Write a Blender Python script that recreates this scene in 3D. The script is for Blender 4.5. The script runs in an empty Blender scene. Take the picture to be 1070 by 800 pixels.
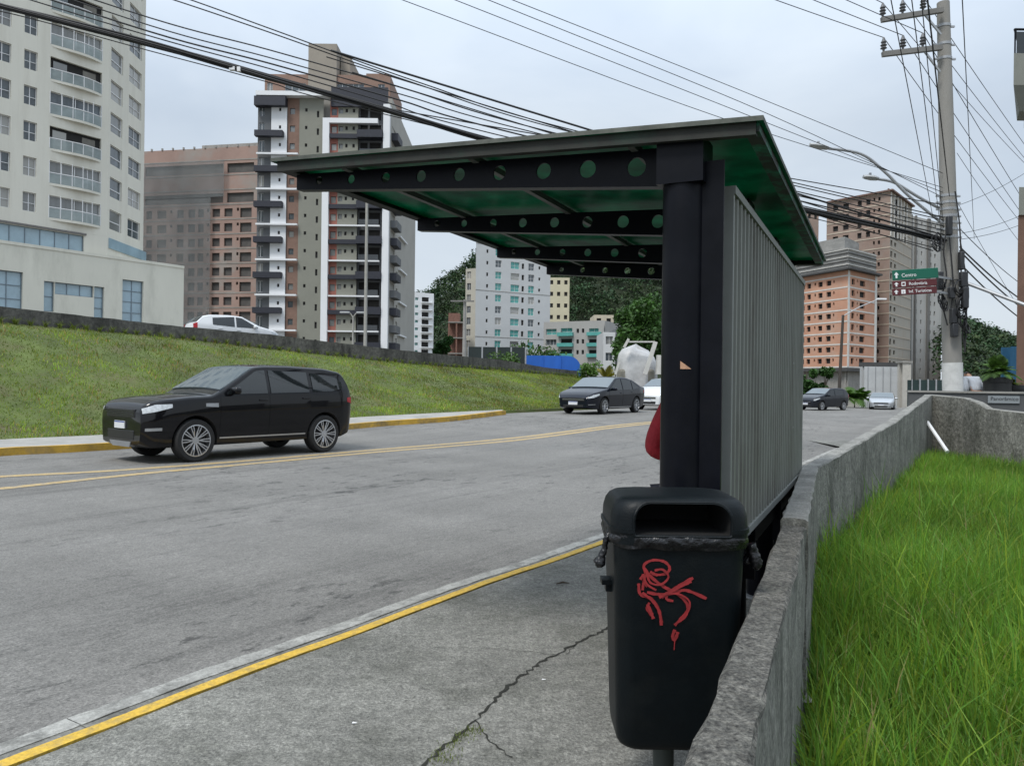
import bpy, bmesh, math, random
import numpy as np
from mathutils import Vector, Matrix
random.seed(7)
rng = np.random.default_rng(7)
PI = math.pi
scene = bpy.context.scene
COL = scene.collection
EYE = 1.45; FPX = 803.0; ROLL = 0.012

# ---------------------------------------------------------------- measuring helpers
def ray(px, py):
    u, v = px - 535.0, 400.0 - py
    c, s = math.cos(ROLL), math.sin(ROLL)
    return ((u*c - v*s)/FPX, (u*s + v*c)/FPX)
def P(px, py, Y):
    x, z = ray(px, py)
    return Vector((x*Y, Y, EYE + z*Y))
def sst(a, b, t):
    t = min(1, max(0, (t-a)/(b-a))); return t*t*(3-2*t)
def G(X, Y):
    return 0.37*sst(16, 31, Y)*(1 - sst(9, 17, X))
ROADZ = -0.09
def gp(px, py, off=0.0):
    x, z = ray(px, py)
    Y = 1.0; prev = EYE
    while Y < 400:
        h = EYE + z*Y - (G(x*Y, Y)+off)
        if h <= 0: break
        Y += 0.05 if Y < 20 else 0.1
    return Vector((x*Y, Y, G(x*Y, Y)+off))

# ---------------------------------------------------------------- materials
MATS = {}
def mat(name, col, rough=0.7, metal=0.0, var=0.12, scale=4.0, bump=0.0, bscale=None, spec=0.5,
        col2=None, stain=None, stain_scale=1.0, stain_amt=0.5, coat=0.0, detail=6.0, coords='Object', stretch=(1,1,1), transl=0.0, emit=None, alpha=None, attr=None, grain=None, rnd=None):
    if name in MATS: return MATS[name]
    m = bpy.data.materials.new(name); m.use_nodes = True
    nt = m.node_tree; N = nt.nodes; L = nt.links
    b = N['Principled BSDF']; out = N['Material Output']
    b.inputs['Roughness'].default_value = rough
    b.inputs['Metallic'].default_value = metal
    b.inputs['Specular IOR Level'].default_value = spec
    if coat: b.inputs['Coat Weight'].default_value = coat; b.inputs['Coat Roughness'].default_value = 0.04
    tc = N.new('ShaderNodeTexCoord'); mp = N.new('ShaderNodeMapping'); mp.inputs['Scale'].default_value = stretch
    L.new(tc.outputs[coords], mp.inputs[0])
    nz = N.new('ShaderNodeTexNoise'); nz.inputs['Scale'].default_value = scale; nz.inputs['Detail'].default_value = detail
    nz.inputs['Roughness'].default_value = 0.65
    L.new(mp.outputs[0], nz.inputs['Vector'])
    rp = N.new('ShaderNodeValToRGB')
    c1 = [max(0, c*(1-var)) for c in col]; c2 = [min(1, c*(1+var)) for c in (col2 or col)]
    if col2: c1 = list(col)
    rp.color_ramp.elements[0].position = 0.32; rp.color_ramp.elements[1].position = 0.68
    rp.color_ramp.elements[0].color = (*c1, 1); rp.color_ramp.elements[1].color = (*c2, 1)
    L.new(nz.outputs['Fac'], rp.inputs[0])
    cur = rp.outputs[0]
    if stain:
        n2 = N.new('ShaderNodeTexNoise'); n2.inputs['Scale'].default_value = stain_scale; n2.inputs['Detail'].default_value = 8
        n2.inputs['Roughness'].default_value = 0.7
        L.new(mp.outputs[0], n2.inputs['Vector'])
        r2 = N.new('ShaderNodeValToRGB'); r2.color_ramp.elements[0].position = 0.48; r2.color_ramp.elements[1].position = 0.66
        r2.color_ramp.elements[0].color = (0,0,0,1); r2.color_ramp.elements[1].color = (stain_amt,)*3+(1,)
        L.new(n2.outputs['Fac'], r2.inputs[0])
        mx = N.new('ShaderNodeMix'); mx.data_type = 'RGBA'
        L.new(r2.outputs[0], mx.inputs['Factor']); L.new(cur, mx.inputs['A']); mx.inputs['B'].default_value = (*stain, 1)
        cur = mx.outputs['Result']
    if grain:
        for gs, g0, g1 in (grain if isinstance(grain[0], (tuple, list)) else [grain]):
            ng = N.new('ShaderNodeTexNoise'); ng.inputs['Scale'].default_value = gs; ng.inputs['Detail'].default_value = 5; ng.inputs['Roughness'].default_value = 0.75
            L.new(tc.outputs[coords], ng.inputs['Vector']); rg = N.new('ShaderNodeValToRGB'); rg.color_ramp.elements[0].position = 0.36; rg.color_ramp.elements[1].position = 0.66
            rg.color_ramp.elements[0].color = (g0,g0,g0,1); rg.color_ramp.elements[1].color = (g1,g1,g1,1); L.new(ng.outputs['Fac'], rg.inputs[0])
            mx = N.new('ShaderNodeMix'); mx.data_type = 'RGBA'; mx.blend_type = 'MULTIPLY'; mx.inputs['Factor'].default_value = 1
            L.new(cur, mx.inputs['A']); L.new(rg.outputs[0], mx.inputs['B']); cur = mx.outputs['Result']
    if rnd:
        oi = N.new('ShaderNodeObjectInfo'); rr = N.new('ShaderNodeValToRGB'); rr.color_ramp.interpolation = 'CONSTANT'; els = rr.color_ramp.elements
        els[0].position = 0; els[0].color = (0,0,0,1); els[1].position = rnd[1]; els[1].color = (0.85,)*3+(1,); e3 = els.new(min(0.95, rnd[1]+0.2)); e3.color = (0.4,)*3+(1,)
        L.new(oi.outputs['Random'], rr.inputs[0]); mx = N.new('ShaderNodeMix'); mx.data_type = 'RGBA'
        L.new(rr.outputs[0], mx.inputs['Factor']); L.new(cur, mx.inputs['A']); mx.inputs['B'].default_value = (*rnd[0], 1); cur = mx.outputs['Result']
    if attr:
        at = N.new('ShaderNodeAttribute'); at.attribute_name = attr
        mx = N.new('ShaderNodeMix'); mx.data_type = 'RGBA'; mx.blend_type = 'MULTIPLY'; mx.inputs['Factor'].default_value = 1
        L.new(cur, mx.inputs['A']); L.new(at.outputs['Color'], mx.inputs['B']); cur = mx.outputs['Result']
    L.new(cur, b.inputs['Base Color'])
    if bump:
        n3 = N.new('ShaderNodeTexNoise'); n3.inputs['Scale'].default_value = bscale or scale*4; n3.inputs['Detail'].default_value = 5
        L.new(mp.outputs[0], n3.inputs['Vector'])
        bp = N.new('ShaderNodeBump'); bp.inputs['Strength'].default_value = bump; bp.inputs['Distance'].default_value = 0.02
        L.new(n3.outputs['Fac'], bp.inputs['Height']); L.new(bp.outputs[0], b.inputs['Normal'])
    if emit: b.inputs['Emission Color'].default_value = (*emit, 1); b.inputs['Emission Strength'].default_value = 1
    if transl:
        tr = N.new('ShaderNodeBsdfTranslucent'); ms = N.new('ShaderNodeMixShader'); ms.inputs[0].default_value = transl
        L.new(cur, tr.inputs['Color']); L.new(b.outputs[0], ms.inputs[1]); L.new(tr.outputs[0], ms.inputs[2]); L.new(ms.outputs[0], out.inputs['Surface'])
    if alpha is not None:
        tp = N.new('ShaderNodeBsdfTransparent'); ms = N.new('ShaderNodeMixShader'); ms.inputs[0].default_value = alpha
        L.new(tp.outputs[0], ms.inputs[1]); L.new(b.outputs[0], ms.inputs[2]); L.new(ms.outputs[0], out.inputs['Surface'])
    MATS[name] = m; return m

concrete_old = mat('old mossy concrete', (0.205,0.20,0.175), 0.95, var=0.3, scale=5, stretch=(1,1,0.4), bump=1.0, bscale=40, stain=(0.05,0.052,0.04), stain_scale=2.6, stain_amt=0.8, grain=((20,0.6,1.3),(95,0.55,1.5)))
concrete_top = mat('speckled dark wall top', (0.08,0.076,0.066), 0.95, var=0.3, scale=5, bump=1.0, bscale=40, stain=(0.035,0.036,0.03), stain_scale=6, stain_amt=0.7, grain=((24,0.45,1.5),(90,0.3,2.2)))
concrete_cap = mat('wall cap concrete', (0.23,0.225,0.205), 0.95, var=0.25, scale=9, grain=(80,0.7,1.3), bump=0.5, bscale=90, stain=(0.06,0.06,0.05), stain_scale=3, stain_amt=0.5)
conc_grey = mat('grey concrete', (0.27,0.26,0.24), 0.9, var=0.15, scale=3, bump=0.3, stain=(0.12,0.12,0.11), stain_scale=0.8, stain_amt=0.5)
white_paint = mat('white wall paint', (0.62,0.62,0.60), 0.75, var=0.05, scale=0.5, stain=(0.42,0.42,0.40), stain_scale=0.12, stain_amt=0.5)
black_paint = mat('dark blue-black steel paint', (0.0042,0.0048,0.0075), 0.36, var=0.25, scale=6, spec=0.13, stain=(0.010,0.010,0.012), stain_scale=5, stain_amt=0.3)
green_roof = mat('worn green roof sheet', (0.003,0.085,0.045), 0.4, var=0.35, scale=2.2, stain=(0.006,0.022,0.013), stain_scale=1.6, stain_amt=0.6, col2=(0.006,0.18,0.10), transl=0.45, spec=0.2)
black_pl = mat('dark grey bin plastic', (0.0022,0.0042,0.0055), 0.45, var=0.2, scale=8, bump=0.1, bscale=160, spec=0.2, stain=(0.009,0.011,0.011), stain_scale=5, stain_amt=0.5)
rubber = mat('tyre rubber', (0.015,0.015,0.015), 0.85)
glass_dark = mat('dark glass', (0.012,0.016,0.018), 0.04, var=0.05, spec=0.8)
glass_blue = mat('bluish facade glass', (0.30,0.41,0.47), 0.12, var=0.2, scale=0.35, spec=0.8)
glass_win = mat('window glass', (0.085,0.10,0.11), 0.1, var=0.5, scale=0.6, spec=0.8, rnd=((0.36,0.35,0.32),0.55))
glass_teal = mat('teal balcony glass', (0.10,0.34,0.31), 0.15, var=0.15, scale=0.5)
frame_white = mat('white window frame', (0.7,0.7,0.7), 0.5, var=0.03)
dusty_hole = mat('dusty netted opening', (0.085,0.08,0.075), 0.9, var=0.2, scale=0.5)
dark_hole = mat('unlit opening', (0.018,0.017,0.016), 0.9)
chrome = mat('brushed alloy', (0.55,0.56,0.58), 0.28, metal=0.9, var=0.05)
galv = mat('galvanised steel', (0.33,0.34,0.35), 0.5, metal=0.4)
red_pl = mat('red lens', (0.35,0.01,0.015), 0.2)
lamp_glass = mat('headlight glass', (0.55,0.58,0.6), 0.12, var=0.3, scale=12, spec=0.8)

# ---------------------------------------------------------------- mesh helpers
WO = {}
def origin(o):
    v = Vector((0,0,0))
    while o is not None:
        v += WO.get(o.name, Vector((0,0,0))); o = o.parent
    return v
def tag(o, label=None, cat=None, group=None, kind=None):
    if label: o['label'] = label
    if cat: o['category'] = cat
    if group: o['group'] = group
    if kind: o['kind'] = kind
    return o
def thing(name, label, cat, loc=(0,0,0), group=None):
    o = bpy.data.objects.new(name, None); COL.objects.link(o); o.location = loc; o.empty_display_size = 0.2
    WO[o.name] = Vector(loc)
    return tag(o, label, cat, group)
def mesh_obj(name, me, mats, parent=None, smooth=False, sharp=None):
    for m in (mats if isinstance(mats, (list, tuple)) else [mats]): me.materials.append(m)
    if smooth:
        me.shade_smooth()
        if sharp: me.set_sharp_from_angle(angle=math.radians(sharp))
    o = bpy.data.objects.new(name, me); COL.objects.link(o)
    if parent is not None: o.parent = parent
    return o
class MB:
    def __init__(s): s.v = []; s.f = []; s.mi = []
    def add(s, vs, fs, mi=0):
        k = len(s.v); s.v += [tuple(v) for v in vs]
        for f in fs: s.f.append([k+i for i in f]); s.mi.append(mi)
        return s
    def box(s, x0, y0, z0, x1, y1, z1, mi=0):
        v = [(x0,y0,z0),(x1,y0,z0),(x1,y1,z0),(x0,y1,z0),(x0,y0,z1),(x1,y0,z1),(x1,y1,z1),(x0,y1,z1)]
        return s.add(v, [(0,3,2,1),(4,5,6,7),(0,1,5,4),(1,2,6,5),(2,3,7,6),(3,0,4,7)], mi)
    def obox(s, c, hx, hy, hz, M=None, mi=0):
        M = M or Matrix.Identity(3); c = Vector(c)
        v = [c + M @ Vector((a*hx,b*hy,d*hz)) for d in (-1,1) for a,b in ((-1,-1),(1,-1),(1,1),(-1,1))]
        return s.add(v, [(0,3,2,1),(4,5,6,7),(0,1,5,4),(1,2,6,5),(2,3,7,6),(3,0,4,7)], mi)
    def beam(s, a, b, w, h, mi=0):
        a, b = Vector(a), Vector(b); d = (b-a); l = d.length; x = d/l
        up = Vector((0,0,1)) if abs(x.z) < 0.98 else Vector((0,1,0))
        y = up.cross(x).normalized(); z = x.cross(y)
        M = Matrix((x,y,z)).transposed()
        return s.obox((a+b)/2, l/2, w/2, h/2, M, mi)
    def tube(s, pts, r, n=8, mi=0, cap=True):
        pts = [Vector(p) for p in pts]; rs = r if isinstance(r, (list, tuple)) else [r]*len(pts)
        k = len(s.v); prev = None
        for i, p in enumerate(pts):
            d = (pts[min(i+1, len(pts)-1)] - pts[max(i-1, 0)]).normalized()
            if prev is None:
                a = Vector((0,0,1)) if abs(d.z) < 0.9 else Vector((1,0,0)); u = d.cross(a).normalized()
            else: u = (prev - d*prev.dot(d)).normalized()
            prev = u; w = d.cross(u)
            for j in range(n):
                t = 2*PI*j/n; s.v.append(tuple(p + (u*math.cos(t) + w*math.sin(t))*rs[i]))
        for i in range(len(pts)-1):
            for j in range(n):
                a = k+i*n+j; b = k+i*n+(j+1) % n; s.f.append([a, b, b+n, a+n]); s.mi.append(mi)
        if cap:
            s.f.append([k+j for j in range(n)][::-1]); s.mi.append(mi)
            s.f.append([k+(len(pts)-1)*n+j for j in range(n)]); s.mi.append(mi)
        return s
    def loft(s, rings, mi=0, cap=True, closed=True):
        k = len(s.v); n = len(rings[0])
        for r in rings: s.v += [tuple(p) for p in r]
        m = n if closed else n-1
        for i in range(len(rings)-1):
            for j in range(m):
                a = k+i*n+j; b = k+i*n+(j+1) % n; s.f.append([a, b, b+n, a+n]); s.mi.append(mi)
        if cap and closed:
            s.f.append([k+j for j in range(n)][::-1]); s.mi.append(mi)
            s.f.append([k+(len(rings)-1)*n+j for j in range(n)]); s.mi.append(mi)
        return s
    def lathe(s, prof, n=24, c=(0,0,0), axis='z', mi=0, cap=True):
        rings = []
        for r, h in prof:
            R = []
            for j in range(n):
                t = 2*PI*j/n
                if axis == 'z': R.append((c[0]+r*math.cos(t), c[1]+r*math.sin(t), c[2]+h))
                else: R.append((c[0]+r*math.cos(t), c[1]+h, c[2]+r*math.sin(t)))
            rings.append(R)
        return s.loft(rings, mi, cap=cap)
    def build(s, name, mats, parent=None, smooth=False, sharp=35, label=None, fixn=True):
        off = origin(parent) if parent is not None else Vector((0,0,0))
        me = bpy.data.meshes.new(name)
        me.from_pydata([(x-off.x, y-off.y, z-off.z) for x,y,z in s.v], [], s.f); me.update()
        me.polygons.foreach_set('material_index', s.mi)
        if fixn:
            bm = bmesh.new(); bm.from_mesh(me); bmesh.ops.recalc_face_normals(bm, faces=bm.faces); bm.to_mesh(me); bm.free()
        o = mesh_obj(name, me, mats, parent, smooth, sharp)
        if label: o['label'] = label
        return o
def bevel(o, w, seg=2):
    bm = bmesh.new(); bm.from_mesh(o.data)
    es = [e for e in bm.edges if len(e.link_faces) == 2 and e.calc_face_angle(0) > 0.6]
    bmesh.ops.bevel(bm, geom=es, offset=w, segments=seg, affect='EDGES', profile=0.5, clamp_overlap=True)
    bm.to_mesh(o.data); bm.free(); return o
def boolean(o, cutter):
    md = o.modifiers.new('b', 'BOOLEAN'); md.operation = 'DIFFERENCE'; md.solver = 'EXACT'; md.object = cutter
    bpy.context.view_layer.update()
    dg = bpy.context.evaluated_depsgraph_get()
    me = bpy.data.meshes.new_from_object(o.evaluated_get(dg)); o.modifiers.clear(); old = o.data; o.data = me
    bpy.data.meshes.remove(old); cm = cutter.data; bpy.data.objects.remove(cutter); bpy.data.meshes.remove(cm)
def children(o): return list(o.children)
def copy_tree(o, parent=None):
    kids = children(o)
    c = o.copy(); COL.objects.link(c)
    if parent is not None: c.parent = parent
    for k in kids: copy_tree(k, c)
    return c
def catmull(pts, n=8):
    pts = [Vector(p) for p in pts]; out = []
    for i in range(len(pts)-1):
        p0 = pts[max(i-1,0)]; p1 = pts[i]; p2 = pts[i+1]; p3 = pts[min(i+2,len(pts)-1)]
        for k in range(n):
            t = k/n; out.append(0.5*((2*p1)+(p2-p0)*t+(2*p0-5*p1+4*p2-p3)*t*t+(3*p1-p0-3*p2+p3)*t**3))
    out.append(pts[-1]); return out

# ---------------------------------------------------------------- camera, light, sky
cam = bpy.data.cameras.new('camera'); co = bpy.data.objects.new('camera', cam); COL.objects.link(co)
co.location = (0,0,EYE); co.rotation_euler = (PI/2, -ROLL, 0)
cam.sensor_width = 36; cam.lens = FPX/1070*36; cam.clip_start = 0.05; cam.clip_end = 5000
scene.camera = co
w = bpy.data.worlds.new('World'); scene.world = w; w.use_nodes = True
nt = w.node_tree; N = nt.nodes; L = nt.links
bg = N['Background']; bg.inputs[1].default_value = 0.1
sky = N.new('ShaderNodeTexSky'); sky.sky_type = 'NISHITA'; sky.sun_disc = False
SUN_EL, SUN_AZ = math.radians(58), math.radians(215)
sky.sun_elevation = SUN_EL; sky.sun_rotation = SUN_AZ; sky.air_density = 1.0; sky.dust_density = 3.0
tc = N.new('ShaderNodeTexCoord'); mp = N.new('ShaderNodeMapping'); mp.inputs['Scale'].default_value = (1,1,2.4)
L.new(tc.outputs['Generated'], mp.inputs[0])
nz = N.new('ShaderNodeTexNoise'); nz.inputs['Scale'].default_value = 2.3; nz.inputs['Detail'].default_value = 5; nz.inputs['Roughness'].default_value = 0.5; nz.inputs['Distortion'].default_value = 0.3
L.new(mp.outputs[0], nz.inputs['Vector'])
rp = N.new('ShaderNodeValToRGB'); rp.color_ramp.elements[0].position = 0.33; rp.color_ramp.elements[1].position = 0.67
rp.color_ramp.elements[0].color = (4.0,4.75,5.75,1); rp.color_ramp.elements[1].color = (5.6,6.25,6.95,1)
L.new(nz.outputs['Fac'], rp.inputs[0])
# paler band of cloud low down
sx = N.new('ShaderNodeSeparateXYZ'); L.new(tc.outputs['Generated'], sx.inputs[0])
mr = N.new('ShaderNodeMapRange'); mr.inputs[1].default_value = 0.0; mr.inputs[2].default_value = 0.38; mr.inputs[3].default_value = 0.75; mr.inputs[4].default_value = 0.0
L.new(sx.outputs['Z'], mr.inputs[0])
m0 = N.new('ShaderNodeMix'); m0.data_type = 'RGBA'; m0.inputs['B'].default_value = (6.0,6.5,6.9,1)
L.new(mr.outputs[0], m0.inputs['Factor']); L.new(rp.outputs[0], m0.inputs['A'])
m1 = N.new('ShaderNodeMix'); m1.data_type = 'RGBA'; m1.inputs['Factor'].default_value = 0.93
# an overcast sky is brighter towards the zenith than near the horizon
mz = N.new('ShaderNodeMapRange'); mz.inputs[1].default_value = 0.30; mz.inputs[2].default_value = 0.85; mz.inputs[3].default_value = 0.76; mz.inputs[4].default_value = 1.75
L.new(sx.outputs['Z'], mz.inputs[0]); vm = N.new('ShaderNodeVectorMath'); vm.operation = 'SCALE'; L.new(m0.outputs['Result'], vm.inputs[0]); L.new(mz.outputs[0], vm.inputs['Scale'])
L.new(sky.outputs[0], m1.inputs['A']); L.new(vm.outputs[0], m1.inputs['B']); L.new(m1.outputs['Result'], bg.inputs[0])
sl = bpy.data.lights.new('sun', 'SUN'); so = bpy.data.objects.new('sun', sl); COL.objects.link(so)
sl.energy = 1.5; sl.angle = math.radians(14); sl.color = (1.0,0.97,0.92)
sd = Vector((math.sin(SUN_AZ)*math.cos(SUN_EL), math.cos(SUN_AZ)*math.cos(SUN_EL), math.sin(SUN_EL)))
so.rotation_euler = sd.to_track_quat('Z', 'Y').to_euler()
vs = scene.view_settings; vs.view_transform = 'Standard'; vs.look = 'None'; vs.gamma = 1; vs.exposure = 0.76; vs.use_curve_mapping = False
# ================================================================ GROUND, ROAD, PAVEMENT
def sheet(name, xs, ys, zf, m, kind='structure', parent=None, keep=None, attr=None):
    vs = [(x, y, zf(x, y)) for y in ys for x in xs]; nx = len(xs); fs = []
    for j in range(len(ys)-1):
        for i in range(nx-1):
            if keep is None or keep((xs[i]+xs[i+1])/2, (ys[j]+ys[j+1])/2):
                fs.append((j*nx+i, j*nx+i+1, (j+1)*nx+i+1, (j+1)*nx+i))
    me = bpy.data.meshes.new(name); me.from_pydata(vs, [], fs); me.update()
    o = mesh_obj(name, me, m, parent, True)
    if kind: o['kind'] = kind
    return o
earth = mat('dry earth and gravel', (0.12,0.11,0.085), 0.95, var=0.3, scale=0.3)
sheet('ground', [-2500,-60,-20,20,80,2500], [-200,-5,30,60,160,3000], lambda x,y: -0.75, earth)

# asphalt with worn patches, tyre polish and tar marks, laid along the road
def asphalt():
    m = bpy.data.materials.new('worn asphalt'); m.use_nodes = True; nt = m.node_tree; N = nt.nodes; L = nt.links
    b = N['Principled BSDF']; b.inputs['Roughness'].default_value = 0.82
    tc = N.new('ShaderNodeTexCoord'); rot = N.new('ShaderNodeMapping'); rot.inputs['Rotation'].default_value = (0,0,math.radians(-56)); L.new(tc.outputs['Object'], rot.inputs[0])
    def noise(scale, stretch, detail=6, rough=0.6, src=None):
        mp = N.new('ShaderNodeMapping'); mp.inputs['Scale'].default_value = stretch; L.new((src or rot).outputs[0], mp.inputs[0])
        n = N.new('ShaderNodeTexNoise'); n.inputs['Scale'].default_value = scale; n.inputs['Detail'].default_value = detail; n.inputs['Roughness'].default_value = rough
        L.new(mp.outputs[0], n.inputs['Vector']); return n.outputs['Fac']
    def ramp(fac, p0, p1, c0, c1):
        r = N.new('ShaderNodeValToRGB'); r.color_ramp.elements[0].position = p0; r.color_ramp.elements[1].position = p1
        r.color_ramp.elements[0].color = (*c0,1); r.color_ramp.elements[1].color = (*c1,1); L.new(fac, r.inputs[0]); return r.outputs[0]
    def mul(a, b_):
        x = N.new('ShaderNodeMix'); x.data_type = 'RGBA'; x.blend_type = 'MULTIPLY'; x.inputs['Factor'].default_value = 1; L.new(a, x.inputs['A']); L.new(b_, x.inputs['B']); return x.outputs['Result']
    c = ramp(noise(0.5, (0.25,1.6,1), 6), 0.3, 0.7, (0.142,0.136,0.124), (0.190,0.182,0.168))
    c = mul(c, ramp(noise(70, (1,1,1), 3, 0.8), 0.25, 0.75, (0.35,0.35,0.35), (1.7,1.7,1.7)))
    c = mul(c, ramp(noise(16, (1,1.6,1), 5, 0.8), 0.3, 0.7, (0.72,0.72,0.72), (1.22,1.22,1.22)))
    c = mul(c, ramp(noise(0.55, (1.3,0.5,1), 3), 0.3, 0.75, (1.08,1.08,1.08), (0.80,0.80,0.80)))
    # short dark scuffs across the lane
    spots = ramp(noise(2.6, (1,2.2,1), 7, 0.72), 0.555, 0.62, (1,1,1), (0.40,0.40,0.40))
    zone = ramp(noise(0.28, (0.6,1,1), 2), 0.42, 0.56, (0,0,0), (1,1,1))
    x = N.new('ShaderNodeMix'); x.data_type = 'RGBA'; L.new(zone, x.inputs['Factor']); x.inputs['A'].default_value = (1,1,1,1); L.new(spots, x.inputs['B'])
    c = mul(c, x.outputs['Result'])
    c = mul(c, ramp(noise(1.1, (1,1.3,1), 8, 0.8), 0.60, 0.68, (1,1,1), (0.66,0.66,0.66)))
    # long tyre lines
    c = mul(c, ramp(noise(0.9, (0.06,2.2,1), 4, 0.7), 0.56, 0.66, (1,1,1), (0.78,0.78,0.78)))
    L.new(c, b.inputs['Base Color'])
    bp = N.new('ShaderNodeBump'); bp.inputs['Strength'].default_value = 0.55; bp.inputs['Distance'].default_value = 0.012
    L.new(noise(60, (1,1,1), 4, 0.7), bp.inputs['Height']); L.new(bp.outputs[0], b.inputs['Normal'])
    return m
M_asph = asphalt()
kerb_px = [(30,794),(136,751),(262,703),(373,662),(485,619),(540,599),(630,567)]
kb = [gp(*p) for p in kerb_px] + [gp(838,489)]
d0 = (kb[1]-kb[0]).normalized(); d1 = (kb[-1]-kb[-2]).normalized()
kb = [kb[0]-d0*9, kb[0]-d0*3] + kb + [kb[-1]+d1*8, kb[-1]+d1*22+Vector((2,0,0)), kb[-1]+d1*36+Vector((6,0,0))]
kb = catmull(kb, 6)
kbx = [p.x for p in kb]; kby = [p.y for p in kb]
def kerb_x(y): return float(np.interp(y, kby, kbx))
def _wz(px, py, z):
    x, zz = ray(px, py); Y = (z-EYE)/zz; return (x*Y, Y)
_w = [_wz(716,796,0.75), _wz(816,548,0.75), _wz(838,490,0.75), (P(966,412,14.0).x, 14.0)]
def road_limit(y):
    if y > 13.5: return 1e9
    if y < _w[0][1]: return _w[0][0]-0.45*(_w[0][1]-y)-0.2
    return float(np.interp(y, [q[1] for q in _w], [q[0] for q in _w]))-0.2
RX = list(np.arange(-45, 12, 0.75))+list(np.arange(12, 90, 2.5)); RY = list(np.arange(-6, 60, 0.75))
sheet('road', RX, RY, lambda x,y: G(x,y)+ROADZ, M_asph, keep=lambda x,y: x < kerb_x(y)+4.0 and x < road_limit(y))
# near pavement : strips between kerb and the lot wall
M_pave = mat('grimy concrete pavement', (0.20,0.196,0.175), 0.92, var=0.25, scale=1.1, grain=((14,0.75,1.2),(40,0.65,1.35)), bump=0.7, bscale=70, stain=(0.10,0.10,0.083), stain_scale=1.3, stain_amt=0.8)
def pave_mat():
    m = M_pave; N = m.node_tree.nodes; L = m.node_tree.links; b = N['Principled BSDF']
    src = b.inputs['Base Color'].links[0].from_socket
    tc = N.new('ShaderNodeTexCoord'); n = N.new('ShaderNodeTexNoise'); n.inputs['Scale'].default_value = 85; n.inputs['Detail'].default_value = 4; n.inputs['Roughness'].default_value = 0.8
    L.new(tc.outputs['Object'], n.inputs['Vector'])
    r = N.new('ShaderNodeValToRGB'); r.color_ramp.elements[0].position = 0.3; r.color_ramp.elements[1].position = 0.72; r.color_ramp.elements[0].color = (0.5,0.5,0.5,1); r.color_ramp.elements[1].color = (1.6,1.6,1.6,1)
    L.new(n.outputs['Fac'], r.inputs[0])
    x = N.new('ShaderNodeMix'); x.data_type = 'RGBA'; x.blend_type = 'MULTIPLY'; x.inputs['Factor'].default_value = 1
    L.new(src, x.inputs['A']); L.new(r.outputs[0], x.inputs['B']); L.new(x.outputs['Result'], b.inputs['Base Color'])
pave_mat()

# lot wall plan (left top edge), from near to the corner then round to the right
def at_z(px, py, z):
    x, zz = ray(px, py); Y = (z-EYE)/zz; return Vector((x*Y, Y, z))
W1 = at_z(716,796,0.75); W2 = at_z(816,548,0.75); W3 = at_z(838,490,0.75)
W0 = W1 + (W1-W2).normalized()*3.2
W4 = P(966,412,14.0)
def strip_between(name, left, right, zoff, m, zl=None, nv=5):
    mb = MB(); rows = []
    for a, b in zip(left, right):
        rows.append([(a[0]+(b[0]-a[0])*k/nv, a[1]+(b[1]-a[1])*k/nv, G(a[0]+(b[0]-a[0])*k/nv, a[1]+(b[1]-a[1])*k/nv)+zoff) for k in range(nv+1)])
    mb.loft(rows, cap=False, closed=False); o = mb.build(name, m, None, True); o['kind'] = 'structure'; return o
wl = [W0, W1, W2, W3, W4, W4+Vector((6,9,0)), W4+Vector((16,26,0))]
wly = [p.y for p in wl]; wlx = [p.x for p in wl]
ysam = list(np.arange(-3, 44, 0.5))
def offs_line(k):  # line offset from kerb to the right by k metres
    out = []
    for i, p in enumerate(kb):
        a = kb[max(i-1,0)]; b = kb[min(i+1,len(kb)-1)]; d = (b-a).normalized(); n = Vector((d.y,-d.x,0)); out.append(p+n*k)
    return out
ke = offs_line(0.0)
def at_y(line, y): return float(np.interp(y, [p.y for p in line], [p.x for p in line]))
kin = offs_line(0.045)
strip_between('pavement', [(at_y(kin,y), y) for y in ysam], [(max(float(np.interp(y, wly, wlx)), at_y(kin,y)+0.3)+0.02, y) for y in ysam], 0.0, M_pave, nv=6)
def ribbon(name, line, w0, w1, zoff, m, jitter=0.0, label=None, kind='structure', zf=None, seg=0.25, thick=None):
    L_ = catmull(line, 1) if False else line
    # resample
    pts = [Vector(L_[0])]
    for a, b in zip(L_[:-1], L_[1:]):
        a, b = Vector(a), Vector(b); n = max(1, int((b-a).length/seg))
        for k in range(1, n+1): pts.append(a+(b-a)*k/n)
    rows = []
    for i, p in enumerate(pts):
        a = pts[max(i-1,0)]; b = pts[min(i+1,len(pts)-1)]; d = (b-a); d.z = 0; d.normalize(); n = Vector((d.y,-d.x,0))
        j0 = random.uniform(-jitter, jitter); j1 = random.uniform(-jitter, jitter)
        q0 = p+n*(w0+j0); q1 = p+n*(w1+j1)
        z0 = (zf or G)(q0.x,q0.y)+zoff; z1 = (zf or G)(q1.x,q1.y)+zoff
        if thick: rows.append([(q0.x,q0.y,z0-thick),(q0.x,q0.y,z0),(q1.x,q1.y,z1),(q1.x,q1.y,z1-thick)])
        else: rows.append([(q0.x,q0.y,z0),(q1.x,q1.y,z1)])
    mb = MB(); mb.loft(rows, cap=bool(thick), closed=bool(thick)); o = mb.build(name, m, None, False)
    if kind: o['kind'] = kind
    return o
yellow = mat('worn yellow road paint', (0.60,0.38,0.045), 0.75, var=0.12, scale=22, bump=0.3, bscale=60, stain=(0.25,0.20,0.10), stain_scale=16, stain_amt=0.6, grain=(60,0.8,1.15))
yellow_old = mat('faded yellow road paint', (0.44,0.32,0.15), 0.8, var=0.2, scale=7, stain=(0.2,0.19,0.17), stain_scale=7, stain_amt=1.0, grain=(40,0.7,1.2))
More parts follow.
